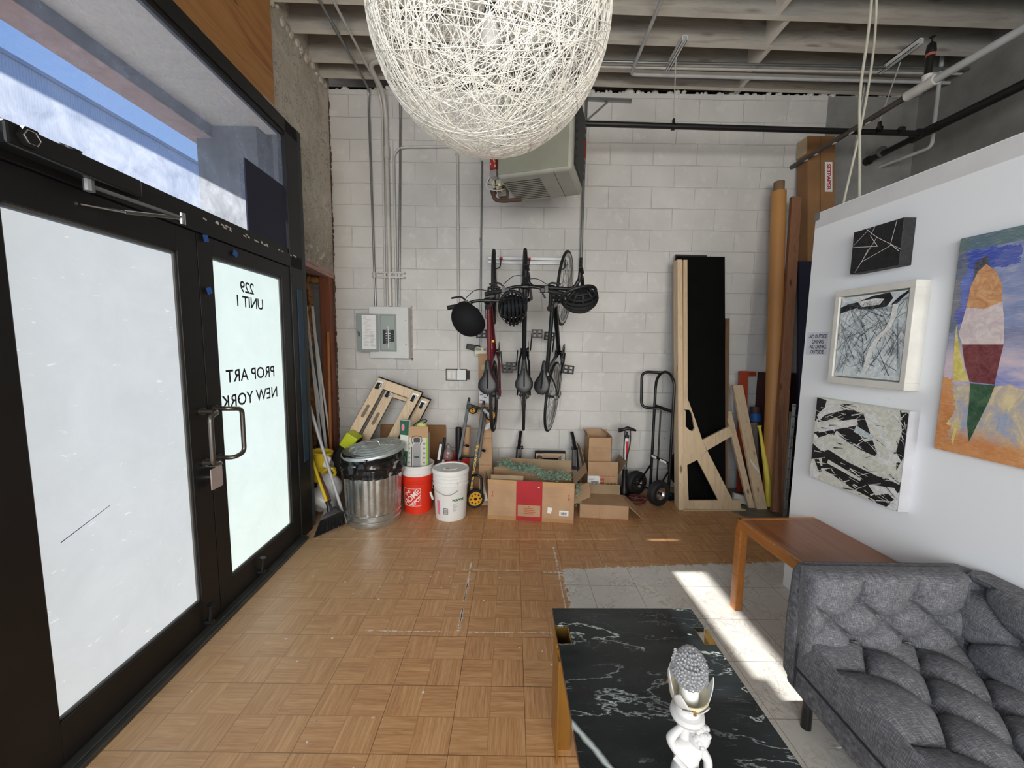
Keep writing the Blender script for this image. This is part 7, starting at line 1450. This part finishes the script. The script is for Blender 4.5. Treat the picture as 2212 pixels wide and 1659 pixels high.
# seat
pad('seat_cushion', (XF, YA - .085, .28), (1, 0, 0), (0, -1, 0), (0, 0, 1), XB - XF - .08, YA - .085 - YN, .155, .105, .135, off=(.15, .145), edge=.045, amp=.048, nu=200, nv=480, rest=.07, top=(.145, .15), side='u')
b = MB(); b.tube([(XF + .0, YN, .287), (XF - .003, YA - .09, .287)], .0045, 6); b.tube(smoothpath([(XF + .0, YA - .088, .20), (XF - .002, YA - .088, .40), (XF + .06, YA - .10, .435)], .04, 5), .004, 6); b.build('piping', 'piping', so_)
for x_, y_ in ((XF + .075, YA - .075), (XB - .10, YA - .075)):
    b = MB(); b.cyl((x_, y_, 0), (x_, y_, .17), .019, 20); b.build('leg', 'sofa_leg', so_)

# ================================================================ MARBLE COFFEE TABLE
mt_ = thing('coffee_table', 'black marble coffee table with notched sides and brass sheet legs', 'table', (.50, 1.1, 0))
KM = T(.502, 1.05, 0) @ R('Z', .9)
hw, yt, yb = .305, .525, -.45
P_ = [(-hw, yt), (hw + .0, yt), (hw + .0, yt - .115), (hw - .045, yt - .115), (hw - .045, yt - .205), (hw, yt - .205), (hw, yb), (-hw, yb), (-hw, yt - .20), (-hw + .055, yt - .20), (-hw + .055, yt - .105), (-hw, yt - .105)]
b = MB(); b.M = KM; b.prism(P_, .022, T(0, 0, .428)); tp = b.build('marble_top', 'marble', mt_, smooth=False, bevel=.0015)
b = MB(); b.M = KM
b.span((-hw - .006, yt - .20, 0), (-hw - .001, yt - .105, .446)); b.span((-hw, yt - .111, 0), (-hw + .053, yt - .107, .446)); b.span((-hw + .050, yt - .197, .0), (-hw + .054, yt - .108, .446)); b.build('brass_leg', 'brass', mt_, smooth=False)
b = MB(); b.M = KM; b.span((-hw + .0, yt - .206, 0), (-hw + .055, yt - .2015, .426)); b.span((-hw - .006, yt - .260, 0), (-hw - .001, yt - .2015, .426)); b.build('brass_leg', 'brass', mt_, smooth=False)
b = MB(); b.M = KM; b.span((hw + .001, yt - .200, 0), (hw + .006, yt - .118, .446)); b.span((hw - .043, yt - .204, 0), (hw + .004, yt - .200, .446)); b.span((hw - .044, yt - .2, 0), (hw - .040, yt - .12, .446)); b.build('brass_leg', 'brass', mt_, smooth=False)
b = MB(); b.M = KM; b.span((-hw + .03, yb + .05, 0), (-hw + .035, yb + .16, .428)); b.build('brass_leg', 'brass', mt_, smooth=False)
b = MB(); b.M = KM; b.span((hw - .035, yb + .05, 0), (hw - .03, yb + .16, .428)); b.build('brass_leg', 'brass', mt_, smooth=False)

# ================================================================ FIGURINE LAMP
fl = thing('figurine_lamp', 'white plaster cherub lamp with a beaded glass bulb cover, on the marble table', 'lamp', (.445, .86, .45))
LX, LY = .447, .862
b = MB(); b.lathe([(.0, .450), (.062, .450), (.064, .454), (.058, .459), (.046, .461), (.0, .463)], 32, T(LX, LY, 0)); b.build('base', 'figurine', fl)
# child figure holding up the socket: one continuous skinned body
def skinned(name, joints, edges, mat, parent, sub=2):
    me = bpy.data.meshes.new(name); V = [Vector(p) for p, _ in joints]; me.from_pydata([tuple(v) for v in V], edges, []); o = bpy.data.objects.new(name, me); SC.collection.objects.link(o)
    A = Matrix(); q = parent
    while q is not None: A = q.matrix_basis @ A; q = q.parent
    A = A.inverted()
    for v, p in zip(me.vertices, V): v.co = A @ p
    o.parent = parent; o.modifiers.new('skin', 'SKIN'); lay = me.skin_vertices[0].data
    for i, (_, r_) in enumerate(joints): lay[i].radius = (r_, r_)
    lay[0].use_root = True; su = o.modifiers.new('sub', 'SUBSURF'); su.levels = sub; su.render_levels = sub; o.modifiers['skin'].use_smooth_shade = True
    me.materials.append(MT[mat] if isinstance(mat, str) else mat); return o
def F(dx, dy, z): return (LX + dx, LY + dy, z - .024)
J = [(F(0, 0, .548), .030), (F(0, -.003, .575), .031), (F(0, -.002, .605), .029), (F(0, 0, .628), .024), (F(.0, .0, .645), .012),
     (F(-.034, 0, .628), .014), (F(-.046, -.004, .650), .0125), (F(-.028, -.004, .672), .0095), (F(-.012, 0, .682), .008),
     (F(.034, 0, .622), .014), (F(.050, -.012, .600), .012), (F(.040, -.030, .580), .010), (F(.022, -.036, .572), .0085),
     (F(-.016, 0, .530), .022), (F(-.020, -.006, .508), .017), (F(-.018, 0, .486), .012), (F(-.018, -.014, .482), .009),
     (F(.018, -.002, .530), .022), (F(.024, -.012, .508), .017), (F(.022, -.002, .486), .012), (F(.022, -.016, .482), .009)]
E_ = [(0, 1), (1, 2), (2, 3), (3, 4), (3, 5), (5, 6), (6, 7), (7, 8), (3, 9), (9, 10), (10, 11), (11, 12), (0, 13), (13, 14), (14, 15), (15, 16), (0, 17), (17, 18), (18, 19), (19, 20)]
skinned('child_figure', J, E_, 'figurine', fl)
b = MB(); b.sphere(F(.030, .0, .652), (.025, .024, .027), 20, 14, R('Y', 18)); b.sphere(F(.026, -.024, .648), (.006, .006, .005), 8, 6)
for dx in (.018, .036): b.sphere(F(dx, -.0215, .656), (.0035, .003, .0022), 8, 6)
b.sphere(F(.027, -.022, .640), (.007, .0035, .002), 8, 5); b.sphere(F(.008, -.002, .650), (.004, .005, .007), 8, 6); b.sphere(F(.053, -.002, .650), (.004, .005, .007), 8, 6)
hd = b.build('head', 'figurine', fl)
b = MB(); rr = random.Random(19)
for k in range(46):
    a_ = rr.uniform(0, 2 * PI); e_ = rr.uniform(.05, 1.4); b.sphere(F(.030 + .023 * math.cos(e_) * math.cos(a_), .003 + .022 * math.cos(e_) * math.sin(a_), .655 + .026 * math.sin(e_)), (.008, .008, .006), 8, 5)
b.build('curly_hair', 'figurine', hd)
b = MB(); rr = random.Random(23)    # garland of flowers and drapery across the body
for k in range(7):
    a_ = 2 * PI * k / 5; c = F(.012 + .012 * math.cos(a_), -.036, .585 + .012 * math.sin(a_)) if k < 5 else F(.0, -.036 - .002 * k, .555 - .012 * (k - 5)); b.sphere(c, (.008, .005, .0075), 8, 6)
b.sphere(F(.012, -.041, .585), .005, 8, 6); b.build('flower', 'figurine', fl)
b = MB(); b.tube(smoothpath([F(-.034, -.012, .610), F(-.012, -.034, .596), F(.020, -.034, .560), F(.034, -.01, .535)], .02, 5), [.006, .007, .008, .008, .009, .009, .008, .009, .010, .009, .008, .008, .008, .006][:14] if False else .007, 8); b.tube(smoothpath([F(-.030, -.010, .548), F(0, -.034, .538), F(.030, -.012, .546)], .02, 5), .009, 8); b.tube(smoothpath([F(-.03, -.02, .56), F(-.010, -.034, .552), F(.006, -.035, .530), F(.002, -.032, .512)], .015, 5), .008, 8); b.build('drapery', 'figurine', fl)
b = MB(); b.lathe([(.0, .49), (.018, .49), (.013, .53), (.015, .60), (.014, .66), (.018, .672), (.0, .68)], 20, T(LX - .002, LY + .012, 0)); b.build('tree_stem', 'figurine', fl)
b = MB(); b.lathe([(.012, .668), (.022, .674), (.036, .682), (.040, .690), (.038, .700), (.030, .704), (.026, .712), (.031, .718), (.031, .724), (.022, .730), (.0, .73)], 36, T(LX - .004, LY, 0)); b.build('socket_plinth', 'figurine', fl)
CM = T(LX - .002, LY, .722) @ R('X', 6) @ R('Y', -4)
b = MB(); b.M = CM; b.lathe([(.014, .002), (.034, .010), (.044, .022), (.046, .036), (.0435, .036), (.040, .024), (.030, .014), (.014, .008), (.014, .002)], 40); cup = b.build('socket_cup', 'aged_cream', fl)
for a_ in (-100, 5, 140):
    b = MB(); b.M = CM; a2 = math.radians(a_); b.cyl((.044 * math.cos(a2), .044 * math.sin(a2), .027), (.053 * math.cos(a2), .053 * math.sin(a2), .027), .004, 10); b.build('thumb_screw', 'brass', cup)
b = MB(); b.M = CM; b.lathe([(.022, .006), (.023, .02), (.0215, .028), (.0225, .036), (.021, .046), (.0225, .052), (.0215, .06), (.020, .07)], 28); b.build('candle_sleeve', 'white_plastic', fl)
# glass petals, two of them tall, the rest broken low
for a_, h_, w_ in ((178, .088, .30), (222, .050, .34), (-20, .075, .34), (25, .058, .32), (80, .070, .34), (125, .060, .34), (-65, .018, .30), (-110, .016, .30)):
    a2 = math.radians(a_); b = MB(); b.M = CM
    def fn(i, j, a2=a2, h_=h_, w_=w_):
        t = j; wd = w_ * 1.35 * (1 - (t ** 2.2)) * (1 if t > .02 else 1); r_ = .0415 + .010 * math.sin(t * PI * .55); ang = a2 + (i - .5) * 2 * wd; return (r_ * math.cos(ang), r_ * math.sin(ang), .016 + h_ * t)
    b.grid(fn, 8, 10); o = b.build('glass_petal', 'frost_shade', fl); sm = o.modifiers.new('s', 'SOLIDIFY'); sm.thickness = .002
# beaded cover
b = MB(); b.M = CM; prof_b = []
N_ = 14; rb2 = random.Random(2)
for i in range(N_):
    t = i / (N_ - 1); z_ = .066 + .082 * (1 - math.cos(PI * t)) / 2; r_ = max(.002, .0365 * math.sin(PI * (.12 + .88 * t) ** .92) ** .72); cnt = max(1, int(2 * PI * r_ / .0074))
    for k in range(cnt): a_ = 2 * PI * (k + .5 * (i % 2)) / cnt; b.sphere((r_ * math.cos(a_ + rb2.uniform(-.05, .05)) * rb2.uniform(.97, 1.04), r_ * math.sin(a_) * rb2.uniform(.97, 1.04), z_ + rb2.uniform(-.0015, .0015)), .0042, 8, 5)
bd = b.build('beaded_cover', 'beads', fl); tag(bd, 'egg-shaped cover of clear glass beads')
b = MB(); b.M = CM
for k in range(6): b.sphere((-.037 - .003 * math.sin(k), .006, .108 + .0080 * k), .0042, 8, 6)
b.build('loose_bead_string', 'beads', bd)
